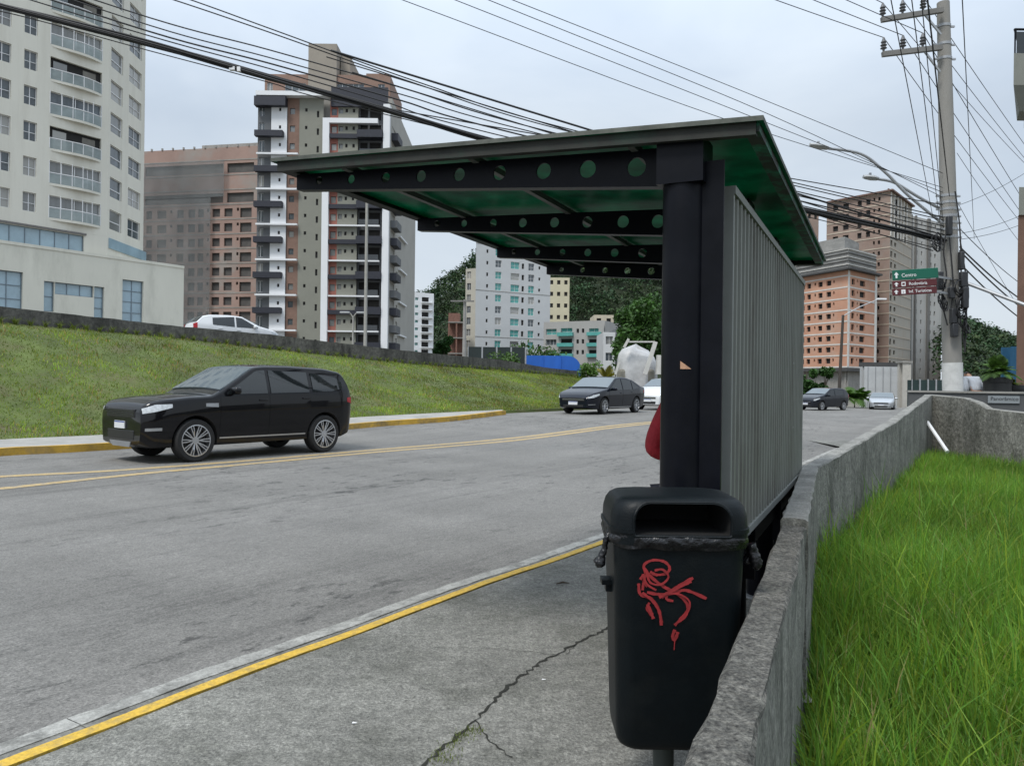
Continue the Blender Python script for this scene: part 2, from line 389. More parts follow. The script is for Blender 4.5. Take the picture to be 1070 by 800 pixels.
M_gut = mat('pale concrete gutter', (0.33,0.325,0.30), 0.9, var=0.22, scale=5, bump=0.4, bscale=50, grain=(45,0.7,1.15), stain=(0.15,0.148,0.135), stain_scale=6, stain_amt=0.95)
white_old = mat('faded white road paint', (0.5,0.5,0.48), 0.8, var=0.15, scale=6, stain=(0.25,0.25,0.24), stain_scale=3, stain_amt=0.8)
ribbon('kerb', kb, -0.036, 0.034, 0.006, yellow, 0.004, thick=0.12, seg=0.12)
ribbon('gutter', kb, -0.385, -0.275, ROADZ+0.010, M_gut, 0.007, thick=0.03, seg=0.15)
ribbon('gutter_pan', kb, -0.27, -0.03, ROADZ+0.006, mat('gutter pan concrete', (0.19,0.185,0.165), 0.9, var=0.25, scale=4, grain=(50,0.6,1.3), stain=(0.09,0.088,0.075), stain_scale=3, stain_amt=0.8), 0.004, seg=0.15)
# centre lines and far side markings
cl = [gp(x,y,ROADZ) for x,y in [(-160,528),(0,511),(150,495),(270,484),(400,472),(540,460),(640,447),(700,441),(790,435)]]
ribbon('lane_marking', catmull(cl,6), -0.12, 0.10, ROADZ+0.005, yellow_old, 0.012, seg=0.3)
cl2 = [gp(x,y,ROADZ) for x,y in [(-160,509),(0,498),(120,492),(270,480.5),(400,469.5),(540,457.5),(640,445),(700,439.5),(790,434)]]
ribbon('lane_marking', catmull(cl2,6), -0.12, 0.12, ROADZ+0.005, yellow_old, 0.012, seg=0.3)
# crack and damp seam in the pavement
M_crack = mat('dirt filled crack', (0.02,0.02,0.015), 0.95)
def crack(line, w, z=0.004):
    pts = [gp(*p) for p in line]; pts2 = []
    for a, b in zip(pts[:-1], pts[1:]):
        n = max(2, int((b-a).length/0.03))
        for k in range(n):
            t = k/n; d = (b-a).normalized(); nn = Vector((d.y,-d.x,0)); pts2.append(a+(b-a)*t+nn*random.uniform(-0.012,0.012))
    rows = []
    for i, p in enumerate(pts2):
        d = (pts2[min(i+1,len(pts2)-1)]-pts2[max(i-1,0)]).normalized(); nn = Vector((d.y,-d.x,0)); ww = w*random.uniform(0.2,1.2)
        rows.append([tuple(p-nn*ww+Vector((0,0,z))), tuple(p+nn*ww+Vector((0,0,z)))])
    o = MB().loft(rows, cap=False, closed=False).build('crack', M_crack); o['kind'] = 'structure'
crack([(440,806),(470,780),(497,757),(528,722),(566,692),(604,672),(650,650)], 0.009)
crack([(497,757),(512,776),(540,800)], 0.004)
crack([(450,677),(500,680),(550,682),(590,686),(604,673)], 0.0025)
# ================================================================ LOT WALL, GRASS LOT
def wall_strip(name, pts, thick, zb, mside, mcap, label, cat, seg=0.12, side=1, rough_amp=0.006, capz=None, parent=None, body=None):
    """pts: list of (Vector top point left edge). thick to the right (side=1)."""
    P_ = [Vector(p) for p in pts]; res = [P_[0]]
    for a, b in zip(P_[:-1], P_[1:]):
        n = max(1, int((b-a).length/seg))
        for k in range(1, n+1): res.append(a+(b-a)*k/n)
    rows = []; nz = 7
    for i, p in enumerate(res):
        d = res[min(i+1,len(res)-1)]-res[max(i-1,0)]; d.z = 0; d.normalize(); n = Vector((d.y,-d.x,0))*side
        jj = lambda a=rough_amp: random.uniform(-a, a)
        L_ = p; R_ = p+n*thick; row = []
        for k in range(nz): row.append((L_.x+jj(), L_.y+jj(), zb+(p.z-0.012-zb)*k/(nz-1)))
        ins = n*0.01
        row.append((L_.x+ins.x+jj(.003), L_.y+ins.y, p.z+jj(.003)))
        row.append(((L_.x+R_.x)/2, (L_.y+R_.y)/2, p.z+jj(.004)))
        row.append((R_.x-ins.x+jj(.003), R_.y-ins.y, p.z+jj(.003)))
        for k in range(nz-1,-1,-1): row.append((R_.x+jj(), R_.y+jj(), zb+(p.z-0.012-zb)*k/(nz-1)))
        rows.append(row)
    mb = MB(); mb.loft(rows, cap=True)
    nr = len(rows[0])
    for idx, f in enumerate(mb.f):
        if len(f) == 4 and (f[0] % nr) in (6,7,8,9): mb.mi[idx] = 1
    return mb.build(name, [mside, mcap], parent, False)
lotw = thing('concrete_wall', 'rough mossy concrete wall with a pale top running between the pavement and the grass lot', 'wall', (W0.x, W0.y, 0))
LT = 0.115
wall_strip('wall_section', [W0, W1, W2+(W2-W3).normalized()*-0.0], LT, -0.6, concrete_old, concrete_top, '', '', parent=lotw, rough_amp=0.008)
up = Vector((0,0,0.035))
s2 = wall_strip('wall_section', [W2+up+(W3-W2).normalized()*0.004, W3+up], LT+0.012, -0.6, concrete_old, concrete_cap, '', '', parent=lotw); s2['label'] = 'pale smooth capped section'
midp = W3+(W4-W3)*0.5+Vector((0.02,0,-0.03))
wall_strip('wall_section', [W3+Vector((0.0,0.01,0.02)), midp, W4], 0.13, -0.6, concrete_old, concrete_cap, '', '', parent=lotw, seg=0.2)
WR = [P(969,412,14.05), P(1007,415.5,13.3), P(1020,420,13.0), P(1031,426.5,12.8), P(1075,431.5,12.0)]
WR.append(WR[-1]+(WR[-1]-WR[-2]).normalized()*5)
lot2 = thing('concrete_wall', 'darker stained concrete wall closing the far end of the grass lot', 'wall', (WR[0].x, WR[0].y, 0))
wall_strip('wall_section', WR, 0.14, -0.6, concrete_old, concrete_cap, '', '', seg=0.2, side=-1, parent=lot2)
# leaning white pipe in the corner
mb = MB(); mb.tube([P(969,441,13.3), P(990,472,12.6)], 0.03, 8); tag(mb.build('pipe', frame_white, None, True), 'thin white pipe leaning in the far corner of the grass lot', 'pipe')

def lotz(x, y): return -0.37+0.034*y+0.03*math.sin(x*1.3)*math.cos(y*0.9)
soil = mat('damp soil and thatch', (0.018,0.034,0.008), 0.95, var=0.4, scale=6, bump=0.8, bscale=30)
sheet('grass_lot_soil', list(np.arange(-1,16,0.4)), list(np.arange(-2,14.6,0.4)), lotz, soil, keep=lambda x,y: x > float(np.interp(y,wly,wlx))-0.15)

def blades(name, pos, h, wdt, lean, tint, m, curve=0.6, seg=3):
    """numpy grass: one mesh of tapering bent blades"""
    n = len(h); ang = rng.uniform(0, 2*PI, n); fa = rng.uniform(0, 2*PI, n)
    dx, dy = np.cos(ang), np.sin(ang); sx, sy = np.cos(fa), np.sin(fa)
    V = np.zeros((n, 2*seg+1, 3))
    for k in range(seg+1):
        t = k/seg; hz = h*t*(1-0.25*lean*t); off = h*lean*t**2*curve*1.3; ww = wdt*(1-t**1.6)*0.5
        cx = pos[:,0]+dx*off; cy = pos[:,1]+dy*off; cz = pos[:,2]+hz
        if k < seg:
            V[:,2*k] = np.stack([cx-sx*ww, cy-sy*ww, cz], 1); V[:,2*k+1] = np.stack([cx+sx*ww, cy+sy*ww, cz], 1)
        else: V[:,2*k] = np.stack([cx, cy, cz], 1)
    nvp = 2*seg+1; base = (np.arange(n)*nvp)[:,None]
    quads = np.concatenate([base+np.array([2*k,2*k+1,2*k+3,2*k+2]) for k in range(seg-1)], 1).reshape(-1,4)
    tris = (base+np.array([2*seg-2,2*seg-1,2*seg])).reshape(-1,3)
    me = bpy.data.meshes.new(name); me.vertices.add(n*nvp); me.vertices.foreach_set('co', V.reshape(-1))
    nl = quads.size+tris.size; me.loops.add(nl); me.loops.foreach_set('vertex_index', np.concatenate([quads.reshape(-1), tris.reshape(-1)]))
    npoly = len(quads)+len(tris); me.polygons.add(npoly)
    ls = np.concatenate([np.arange(len(quads))*4, len(quads)*4+np.arange(len(tris))*3]); me.polygons.foreach_set('loop_start', ls)
    ca = me.attributes.new('tint', 'FLOAT_COLOR', 'POINT')
    c = np.ones((n, nvp, 4)); c[:,:,:3] = tint[:,None,:]; ca.data.foreach_set('color', c.reshape(-1))
    me.update(); me.validate()
    o = mesh_obj(name, me, m); return o
M_grass = mat('grass blade', (0.155,0.295,0.036), 0.55, var=0.15, scale=1.2, transl=0.4, attr='tint', spec=0.3)
def lot_samples(n, x0, x1, y0, y1, near=0.12, pw=1.7):
    u = rng.uniform(0,1,n*4); Y = y0+(y1-y0)*u**pw; X = rng.uniform(x0, x1, n*4)
    wx = np.interp(Y, wly, wlx)+near+0.03; ry = np.interp(X, [p.x for p in WR[::1]], [p.y for p in WR])
    ok = (X > wx) & (Y < ry-0.05) & (X < 0.72*Y+1.2); X, Y = X[ok][:n], Y[ok][:n]
    return X, Y
def lot_grass(n, y0, y1, hmin, hmax, w0, w1, pw=1.6):
    X, Y = lot_samples(n, 0.1, 11.5, y0, y1, pw=pw); m = len(X)
    Z = np.array([lotz(x,y) for x,y in zip(X,Y)])-0.02
    cl = 0.5+0.5*np.sin(X*2.1+np.cos(Y*1.7)*2)*np.cos(Y*1.3+X*.6)
    h = rng.uniform(hmin, hmax, m)*(0.75+0.4*cl); w_ = rng.uniform(w0, w1, m)
    lean = rng.uniform(0.1, 1.0, m)**1.2
    g = rng.uniform(0.65, 1.3, m)*(0.75+0.4*cl); warm = rng.uniform(0,1,m)
    tint = np.stack([g*(0.75+0.8*warm**2), g*(0.9+0.15*warm), g*(0.7+0.5*rng.uniform(0,1,m))], 1)
    dry = rng.uniform(0,1,m) < 0.022; tint[dry] = np.array([2.6,1.2,4.0])*0.8
    return np.stack([X,Y,Z],1), h, w_, lean, tint
parts = [lot_grass(16000, 0.7, 3.2, 0.24, 0.5, 0.008, 0.017, 1.0), lot_grass(2600, 1.1, 9.0, 0.5, 0.8, 0.010, 0.019, 1.2), lot_grass(34000, 1.0, 6.0, 0.26, 0.62, 0.007, 0.016, 1.15), lot_grass(62000, 4.5, 14, 0.26, 0.5, 0.009, 0.017, 1.1)]
a = [np.concatenate([p[i] for p in parts]) for i in range(5)]
tag(blades('tall_grass', *a, M_grass), 'tall bright green grass filling the sunken lot right of the wall', 'grass', kind='stuff')

# ================================================================ FAR KERB, FOOTWAY, BANK, RETAINING WALL
foot = [gp(x,y) for x,y in [(-180,476),(0,462),(110,456.5),(250,447),(380,437.5),(525,429.5)]]
kerb2 = [gp(x,y) for x,y in [(-180,486),(0,471),(108,465.5),(380,443.5),(470,437),(525,430.5)]]
M_curb2 = mat('yellow painted kerb stone', (0.50,0.30,0.04), 0.8, var=0.25, scale=2.5, stain=(0.16,0.13,0.08), stain_scale=1.6, stain_amt=0.8)
footc = catmull(foot,8); kc = catmull(kerb2,8)
rows = [[tuple(a+Vector((0,0,0.06))), tuple((a+b)/2+Vector((0,0,0.055))), tuple(b+Vector((0,0,0.05)))] for a,b in zip(footc,kc)]
pv = MB().loft(rows, cap=False, closed=False).build('footway', mat('far footway concrete', (0.30,0.29,0.27), 0.9, var=0.15, scale=2, stain=(0.16,0.16,0.13), stain_scale=1.1), None, True); pv['kind'] = 'structure'
ribbon('kerb', kc, -0.02, 0.14, 0.062, M_curb2, 0.006, thick=0.22, seg=0.4)
base_px = [(-240,316,19.0),(0,337,24.0),(185,353.5,29.5),(280,364.5,32.5),(430,380,38.0),(521,387,44.0),(570,391,48.0),(612,394.5,53.0)]
top_h = [0.62,0.50,0.47,0.62,0.62,0.64,0.42,0.40]
wb = [P(*b) for b in base_px]
footx = list(foot)+[gp(600,426.5), gp(640,425)]
def interp_line(line, n):
    d = [0]
    for a,b in zip(line[:-1], line[1:]): d.append(d[-1]+(b-a).length)
    out = []
    for k in range(n):
        s = d[-1]*k/(n-1)
        out.append(Vector([float(np.interp(s, d, [p[i] for p in line])) for i in range(3)]))
    return out
NB = 90
fl = interp_line(catmull(footx,6), NB); tl = interp_line(catmull(wb,6), NB)
bank_rows = []; NR = 22
for i in range(NB):
    r = []
    for k in range(NR+1):
        t = k/NR; p = fl[i]*(1-t)+tl[i]*t; s = t*t*(3-2*t)*0.45+t*0.55
        p.z = fl[i].z*(1-s)+tl[i].z*s+0.05*math.sin(i*0.7+k)*math.sin(k*0.9)*t*(1-t)*3
        if k == 0:
            p.z += 0.02; r.append(p+Vector((0.05,-0.05,-0.35)))
        r.append(p)
    bank_rows.append(r)
M_bank = mat('bank turf', (0.075,0.10,0.022), 0.95, var=0.4, scale=0.9, bump=1.0, bscale=8, stain=(0.10,0.085,0.04), stain_scale=0.8, stain_amt=0.7)
bk = MB().loft([[tuple(p) for p in r] for r in bank_rows], cap=False, closed=False).build('grass_bank', M_bank, None, True); bk['kind'] = 'structure'
nb = 90000
ii = (rng.uniform(0,1,nb)**0.9)*(NB-1.001); kk = rng.uniform(0,1,nb)*(NR-0.001); arr = np.array([[list(p) for p in r[1:]] for r in bank_rows])
i0 = ii.astype(int); k0 = kk.astype(int); fi = (ii-i0)[:,None]; fk = (kk-k0)[:,None]
pos = arr[i0,k0]*(1-fi)*(1-fk)+arr[i0+1,k0]*fi*(1-fk)+arr[i0,k0+1]*(1-fi)*fk+arr[i0+1,k0+1]*fi*fk
X, Y = pos[:,0], pos[:,1]
pat = 0.5+0.5*np.sin(X*0.8+2*np.sin(Y*0.45))*np.cos(Y*0.7-X*0.3+np.sin(X*1.7))
pat2 = 0.5+0.5*np.sin(X*2.3+Y*1.1+np.sin(Y*2.9)*1.4)
h = rng.uniform(0.05,0.13,nb)*(0.6+0.8*pat2); g = rng.uniform(0.55,1.4,nb)*(0.5+0.75*pat)*(0.7+0.5*pat2)
br = (rng.uniform(0,1,nb) < 0.05+0.22*(1-pat)*pat2)
tint = np.stack([g*(1.05+0.45*rng.uniform(0,1,nb)), g*0.92, g*1.0],1); tint[br] = np.stack([g[br]*2.4, g[br]*0.85, g[br]*2.4],1)
tag(blades('bank_grass', pos-np.array([0,0,0.01]), h, rng.uniform(0.012,0.028,nb), rng.uniform(0.2,1,nb), tint, M_grass, seg=2), 'short mown grass on the roadside bank', 'grass', kind='stuff')
rw = thing('retaining_wall', 'low dark stained concrete wall along the top of the grass bank', 'wall', tuple(wb[0]))
rows = []
nn = len(tl); wbx = [p.x for p in wb]
for i, p in enumerate(tl):
    th = float(np.interp(p.x, wbx, top_h)); d = (tl[min(i+1,nn-1)]-tl[max(i-1,0)]); d.z = 0; d.normalize(); n = Vector((-d.y, d.x, 0))*0.2
    zt = p.z+th+random.uniform(-0.012,0.012)
    rows.append([(p.x,p.y,p.z-0.6),(p.x,p.y,zt),(p.x+n.x,p.y+n.y,zt),(p.x+n.x,p.y+n.y,p.z-0.6)])
M_rw = mat('black stained concrete', (0.10,0.095,0.085), 0.95, var=0.3, scale=1.2, stretch=(1,1,0.35), stain=(0.022,0.021,0.019), stain_scale=1.6, stain_amt=0.9, grain=(7,0.6,1.4))
MB().loft(rows).build('wall_section', M_rw, rw)
# upper street behind the wall
rows = [[(p.x+0.0, p.y+0.1, p.z+float(np.interp(p.x,wbx,top_h))-0.62), (p.x-8, p.y+9, p.z+float(np.interp(p.x,wbx,top_h))-0.6), (p.x-30, p.y+90, p.z)] for p in tl]
us = MB().loft(rows, cap=False, closed=False).build('upper_street', M_asph, None, True); us['kind'] = 'structure'
# ================================================================ BUS SHELTER
SH_ANG = math.atan2(0.901, 0.434)
sh = thing('bus_shelter', 'bus shelter with green roof, dark perforated beams and a ribbed grey back panel', 'bus shelter', (0.91,3.3,0))
LOC = Matrix.Translation((0.91,3.3,0)) @ Matrix.Rotation(SH_ANG, 4, 'Z')
def T(mb):   # local -> world
    mb.v = [tuple(LOC @ Vector(v)) for v in mb.v]; return mb
def rz(y): return 2.462 + (y+0.2)/2.39*0.118      # roof top height
mb = MB(); x0, x1, y0, y1 = -0.30, 3.26, -0.165, 2.225; th = 0.012
# thin sheet with shallow undulation
nx, ny = 24, 14
top = [[(x0+(x1-x0)*i/nx, y0+(y1-y0)*j/ny, rz(y0+(y1-y0)*j/ny)+0.003*math.sin(i*1.7+j)) for i in range(nx+1)] for j in range(ny+1)]
top = [[(a+(-0.03 if i == 0 else 0.03 if i == nx else 0), b+(-0.03 if j == 0 else 0.03 if j == ny else 0), c+0.012) for i,(a,b,c) in enumerate(r)] for j,r in enumerate(top)]
mb.loft(top, cap=False, closed=False); mb.loft([[(a,b,c-th) for a,b,c in r] for r in top], cap=False, closed=False)
X0, X1, Y0, Y1 = x0-0.03, x1+0.03, y0-0.03, y1+0.03
for (a,b,c,d) in ((X0,Y0,X1,Y0),(X1,Y0,X1,Y1),(X1,Y1,X0,Y1),(X0,Y1,X0,Y0)):
    mb.add([(a,b,rz(b)-th+0.009),(c,d,rz(d)-th+0.009),(c,d,rz(d)+0.016),(a,b,rz(b)+0.016)], [(0,1,2,3)], 1)
roof = T(mb).build('roof', [green_roof, mat('pale sheet edge', (0.09,0.095,0.08), 0.7, var=0.3, scale=7, stain=(0.03,0.04,0.028), stain_scale=4, stain_amt=0.8)], sh, False)
M_fas = mat('weathered dark fascia', (0.02,0.026,0.022), 0.7, var=0.3, scale=8, stain=(0.008,0.22,0.13), stain_scale=7, stain_amt=1.0)
M_fas2 = mat('weathered brown fascia', (0.017,0.018,0.014), 0.75, var=0.3, scale=9, stain=(0.010,0.06,0.035), stain_scale=3, stain_amt=0.5)
def fascia(ax, ay, bx, by, w, h, m):
    mb = MB(); rows = []
    d = Vector((bx-ax, by-ay, 0)); n = max(2, int(d.length/0.15)); inn = Vector((-d.y, d.x, 0)).normalized()
    for k in range(n+1):
        p = Vector((ax,ay,0))+d*k/n; z = rz(p.y)+0.006; e = 0.002*math.sin(k*2.1)
        rows.append([(p.x-inn.x*0.012, p.y-inn.y*0.012, z+e), (p.x-inn.x*0.012, p.y-inn.y*0.012, z-h), (p.x+inn.x*w, p.y+inn.y*w, z-h+0.004), (p.x+inn.x*w, p.y+inn.y*w, z-h+0.012), (p.x+inn.x*0.006, p.y+inn.y*0.006, z-h+0.016), (p.x+inn.x*0.006, p.y+inn.y*0.006, z+e)])
    mb.loft(rows); return T(mb).build('fascia', m, roof)
fascia(x0,y0,x1,y0,0.045,0.042,M_fas); fascia(x1,y0,x1,y1,0.045,0.05,M_fas2); fascia(x1,y1,x0,y1,0.045,0.05,M_fas2); fascia(x0,y1,x0,y0,0.04,0.056,M_fas2)
M_purl = mat('dull grey purlin', (0.10,0.11,0.10), 0.6, var=0.2, scale=6)
# cross rails of the roof sheeting
for yy in (0.35,1.12,1.85):
    mb = MB(); mb.beam((x0+0.06,yy,rz(yy)-0.030),(x1-0.06,yy,rz(yy)-0.030),0.03,0.03); T(mb).build('purlin', M_purl, sh)
holes = [0.206,0.428,0.639,0.862,1.077,1.292,1.50,1.714,1.92]
M_disc = None
def beam(x):
    mb = MB(); yA, yB = 0.06, 0.137+2.07
    bot = lambda y: 2.283+(y-0.137)*(2.475-2.283)/2.11
    topz = lambda y: rz(y)-0.045
    hs = [0.137+h for h in holes]; hw = 0.100
    edges = [yA]
    for sgn in (-1,1):
        X = x+sgn*0.005; cur = yA
        for i, hy in enumerate(hs):
            a = hy-hw; b = hy+hw
            if a > cur+1e-4: mb.add([(X,cur,bot(cur)),(X,a,bot(a)),(X,a,topz(a)),(X,cur,topz(cur))], [(0,1,2,3)])
            zc = (bot(hy)+topz(hy))/2+0.005; r = 0.041-0.0026*i; n = 24; circ = []; rect = []
            for k in range(n):
                t = 2*PI*k/n; c, s = math.cos(t), math.sin(t); circ.append((X, hy+r*c, zc+r*s))
                ty = hw/max(abs(c),1e-6); yy = hy+hw*(1 if c>0 else -1) if abs(c)>0.7 else hy+hw*max(-1,min(1,c/0.7))
                zz = (topz(yy) if s>0 else bot(yy)) if abs(s) > 0.7 else bot(yy)+(topz(yy)-bot(yy))*(0.5+0.5*s/0.7)
                rect.append((X, yy, zz))
            mb.loft([circ, rect], cap=False)
            if sgn == 1: mb.loft([[(x-0.005,b_,c_) for a_,b_,c_ in circ], circ], cap=False)
            cur = b
        mb.add([(X,cur,bot(cur)),(X,yB,bot(yB)),(X,yB,topz(yB)),(X,cur,topz(cur))], [(0,1,2,3)])
    mb.add([(x-.005,yB,bot(yB)),(x+.005,yB,bot(yB)),(x+.005,yB,topz(yB)),(x-.005,yB,topz(yB))], [(0,1,2,3)])
    for f, dz in ((bot,-0.004),(topz,0.004)):
        mb.beam((x+0.022,yA,f(yA)+dz),(x+0.022,yB,f(yB)+dz),0.055,0.008)
    return T(mb).build('perforated_beam', black_paint, sh, False, fixn=True)
beam_x = [-0.18+0.0, 1.0, 2.18, 3.20]
for x in beam_x: beam(x)
for i, x in enumerate(beam_x):
    mb = MB(); cy = 0.137
    mb.lathe([(0.088,0.0),(0.088,2.275)], 32, (x,cy,0)); col = T(mb).build('column', black_paint, sh, True, sharp=40)
    mb = MB(); mb.box(x-0.095,cy-0.095,2.27,x+0.095,cy+0.095,rz(cy)-0.02); T(mb).build('column_head', black_paint, sh)
    mb = MB(); mb.lathe([(0.13,0.0),(0.13,0.014)], 24, (x,cy,0)); T(mb).build('base_plate', galv, sh)
    mb = MB(); mb.box(x-0.02,0.016,0.40,x+0.06,0.115,2.36); mb.box(x-0.035,-0.03 if x < 0 else 0.0,0.40,x-0.02,0.128,2.36); T(mb).build('upright', black_paint, sh)
    for z in (0.6,1.5,2.2):
        mb = MB(); mb.box(x-0.01,0.10,z,x+0.03,0.15,z+0.06); T(mb).build('bracket', black_paint, sh)
# torn sticker remnant on the near column
mb = MB(); M_st = mat('torn orange sticker', (0.45,0.26,0.16), 0.8, var=0.15, scale=60)
cy = 0.137; cx = beam_x[0]
def on_col(th_, z): return (cx+0.0895*math.cos(th_), cy+0.0895*math.sin(th_), z)
camdir = LOC.inverted() @ Vector((0,0,0)); ca = math.atan2(camdir.y-cy, camdir.x-cx)
ts = [ca-0.25+0.5*k/6+0.15 for k in range(7)]
mb.loft([[on_col(t,1.515) for t in ts],[on_col(t,1.515+0.032*(1-k/6)) for k,t in enumerate(ts)]], cap=False, closed=False)
T(mb).build('sticker', M_st, sh)
# ribbed back panel
M_rib = mat('grey-green ribbed sheet', (0.19,0.197,0.175), 0.5, var=0.08, scale=1.3, metal=0.1, stain=(0.085,0.078,0.062), stain_scale=2.2, stain_amt=0.6, stretch=(1,1,0.35))
M_frm = mat('pale panel frame', (0.22,0.23,0.215), 0.5, var=0.08, metal=0.2)
mb = MB(); prof = []; x = 0.03; pitch = 0.105
while x < 3.25:
    prof += [(x,0.0),(x+0.058,0.0),(x+0.066,-0.032),(x+0.095,-0.032)]; x += pitch
prof.append((3.27,0.0))
zt = lambda x: 2.272
mb.loft([[(a,b,0.76) for a,b in prof],[(a,b,zt(a)) for a,b in prof]], cap=False, closed=False)
T(mb).build('back_panel', M_rib, sh)
mb = MB(); mb.box(0,-0.040,2.27,3.3,0.014,2.305); T(mb).build('top_rail', M_frm, sh)
mb = MB(); mb.box(0,-0.040,0.73,3.3,0.014,0.765); T(mb).build('bottom_rail', M_frm, sh)
for a in (0.0,3.27):
    mb = MB(); mb.box(a,-0.032,0.765,a+0.03,0.012,2.27); T(mb).build('side_rail', M_frm, sh)
mb = MB(); mb.box(-0.05,0.03,0.56,3.35,0.10,0.70); T(mb).build('lower_beam', black_paint, sh)
mb = MB()
for i in range(4): mb.box(0.1,0.20+i*0.085,0.46,3.2,0.27+i*0.085,0.49)
bn = T(mb).build('bench', mat('dark bench slats', (0.03,0.028,0.025), 0.6), sh)
for xx in (0.3,1.6,3.0):
    mb = MB(); mb.box(xx-0.02,0.10,0.40,xx+0.02,0.52,0.458); T(mb).build('bench_bracket', black_paint, bn)
for z,yy in ((1.15,-0.024),(1.62,-0.024)):
    for xx in (0.85,1.9,2.6):
        mb = MB(); mb.lathe([(0.008,0),(0.008,0.006)],8,(xx,yy-0.004,z),'y'); T(mb).build('bolt', galv, sh)

# ================================================================ LITTER BIN
BY = 2.5; bc = P(712,640,BY); bt = thing('litter_bin', 'dark plastic litter bin with hooded lid, black bag and red graffiti', 'litter bin', (bc.x,BY,0))
zb = 0.243; zr = 0.926
def rrect(cx, cy, hx, hy, r, z, n=8):
    out = []
    for qx, qy, a0 in ((1,1,0),(-1,1,PI/2),(-1,-1,PI),(1,-1,3*PI/2)):
        for k in range(n+1):
            a = a0+PI/2*k/n; out.append((cx+qx*(hx-r)+r*math.cos(a), cy+qy*(hy-r)+r*math.sin(a), z))
    return out
cxb = bc.x+0.0
def hxz(z): return 0.197+0.020*(z-zb)/(zr-zb)
def hyz(z): return 0.135+0.030*(z-zb)/(zr-zb)
YB = BY+0.165
mb = MB(); R = []
for z, k in ((zb,0.90),(zb+0.006,0.94),(zb+0.018,0.975),(zb+0.04,0.99),(zb+0.08,1.0)): R.append(rrect(cxb,YB,hxz(z)*k,hyz(z)*k,0.06,z))
for q in range(1,13): z = zb+0.08+(zr-zb-0.08)*q/12; R.append(rrect(cxb,YB,hxz(z),hyz(z),0.06,z))
mb.loft(R); mb.build('bin_body', black_pl, bt, True, 50)
# lid : domed hood with letterbox opening
mb = MB(); R = []
lid = [(z_-0.019,k_) for z_,k_ in [(0.948,1.035),(0.985,1.035),(0.986,1.055),(1.0,1.055),(1.001,1.03),(1.04,1.02),(1.068,0.985),(1.085,0.93),(1.094,0.86),(1.099,0.7),(1.101,0.4),(1.102,0.05)]]
for z, k in lid: 
    R.append(rrect(cxb,YB,0.222*k,0.172*k if k > 0.8 else 0.172*k,0.078*k,z,10))
mb.loft(R); lidd = mb.build('lid', [black_pl, mat('bin interior', (0.004,0.004,0.004), 0.9)], bt, False)
lidd.data.shade_smooth()
cut = MB(); 
def front(z0,z1,hw,r,n=6):
    pts = []
    for qx,qz,a0 in ((1,1,0),(-1,1,PI/2),(-1,-1,PI),(1,-1,3*PI/2)):
        rr = r if qz > 0 else 0.01
        for k in range(n+1):
            a = a0+PI/2*k/n; pts.append((cxb+qx*(hw-rr)+rr*math.cos(a), ((z1-rr) if qz>0 else (z0+rr))+rr*math.sin(a)))
    return pts
fr = front(0.960,1.063,0.157,0.055)
cut.loft([[(a,YB-0.4,b) for a,b in fr],[(a,YB+0.13,b) for a,b in fr]])
cm = [(-bc.x, -BY, 0)]
co_ = cut.build('cutter', [MATS['bin interior']], None); co_.location = (-bc.x,-BY,0)
lidd.parent = None; bpy.context.view_layer.update(); boolean(lidd, co_); lidd.parent = bt
for p in lidd.data.polygons:
    c = p.center; 
    if abs(c.x) < 0.159 and 0.955 < c.z < 1.068 and (c.y+BY-YB) > -0.155 and p.normal.y > -0.99 and abs(c.y+BY-YB) < 0.14: p.material_index = 1
lidd.data.shade_smooth(); lidd.data.set_sharp_from_angle(angle=math.radians(40))
# raised rim around opening
ring = []
for a, b in front(0.958,1.066,0.160,0.057): 
    yy = YB-0.172*1.03+ (0.0 if b < 1.03 else (b-1.03)*0.55)
    # follow rounded corners of hood
    dx = max(0, abs(a-cxb)-(0.222-0.078)); yy += 0.078-math.sqrt(max(0,0.078**2-dx**2))
    ring.append((a,yy+0.002,b))
mb = MB(); mb.tube(ring+[ring[0]], 0.006, 8, cap=False); mb.build('lid_rim', black_pl, lidd if False else bt, True)
# bin bag collar : crumpled
M_bag = mat('black bin bag film', (0.004,0.004,0.005), 0.3, var=0.3, scale=10, bump=0.9, bscale=22, spec=0.5)
mb = MB(); rows = []; nseg = 120
base0 = rrect(cxb,YB,0.222,0.172,0.08,0,12); base0.append(base0[0])
cum = [0]
for p_, q_ in zip(base0[:-1], base0[1:]): cum.append(cum[-1]+math.hypot(q_[0]-p_[0], q_[1]-p_[1]))
base = [(float(np.interp(cum[-1]*i/300, cum, [p[0] for p in base0])), float(np.interp(cum[-1]*i/300, cum, [p[1] for p in base0])), 0) for i in range(300)]
def crease(i,k): return 0.0026*math.sin(i*0.15+k*0.5+3*math.sin(i*0.043))+0.0018*math.sin(i*0.37-k*0.75+math.sin(i*0.09)*3)+random.uniform(-0.0008,0.0008)
for k in range(8):
    row = []; z = 0.962-0.046*k/7
    for i,(a,b,_) in enumerate(base):
        dx, dy = a-cxb, b-YB; l = math.hypot(dx,dy); am = 0.35+0.75*max(0,min(1,0.5-dx/0.3)); e = 0.007*math.sin(PI*k/7)+crease(i,k)*am+0.005
        row.append((a+dx/l*e, b+dy/l*e, z+0.004*math.sin(i*0.045+1)*am+0.003*math.sin(i*0.21+k)*am*(1 if k > 3 else 0.4)))
    rows.append(row)
mb.loft(rows, cap=False); mb.build('bag', M_bag, bt, True, 80)
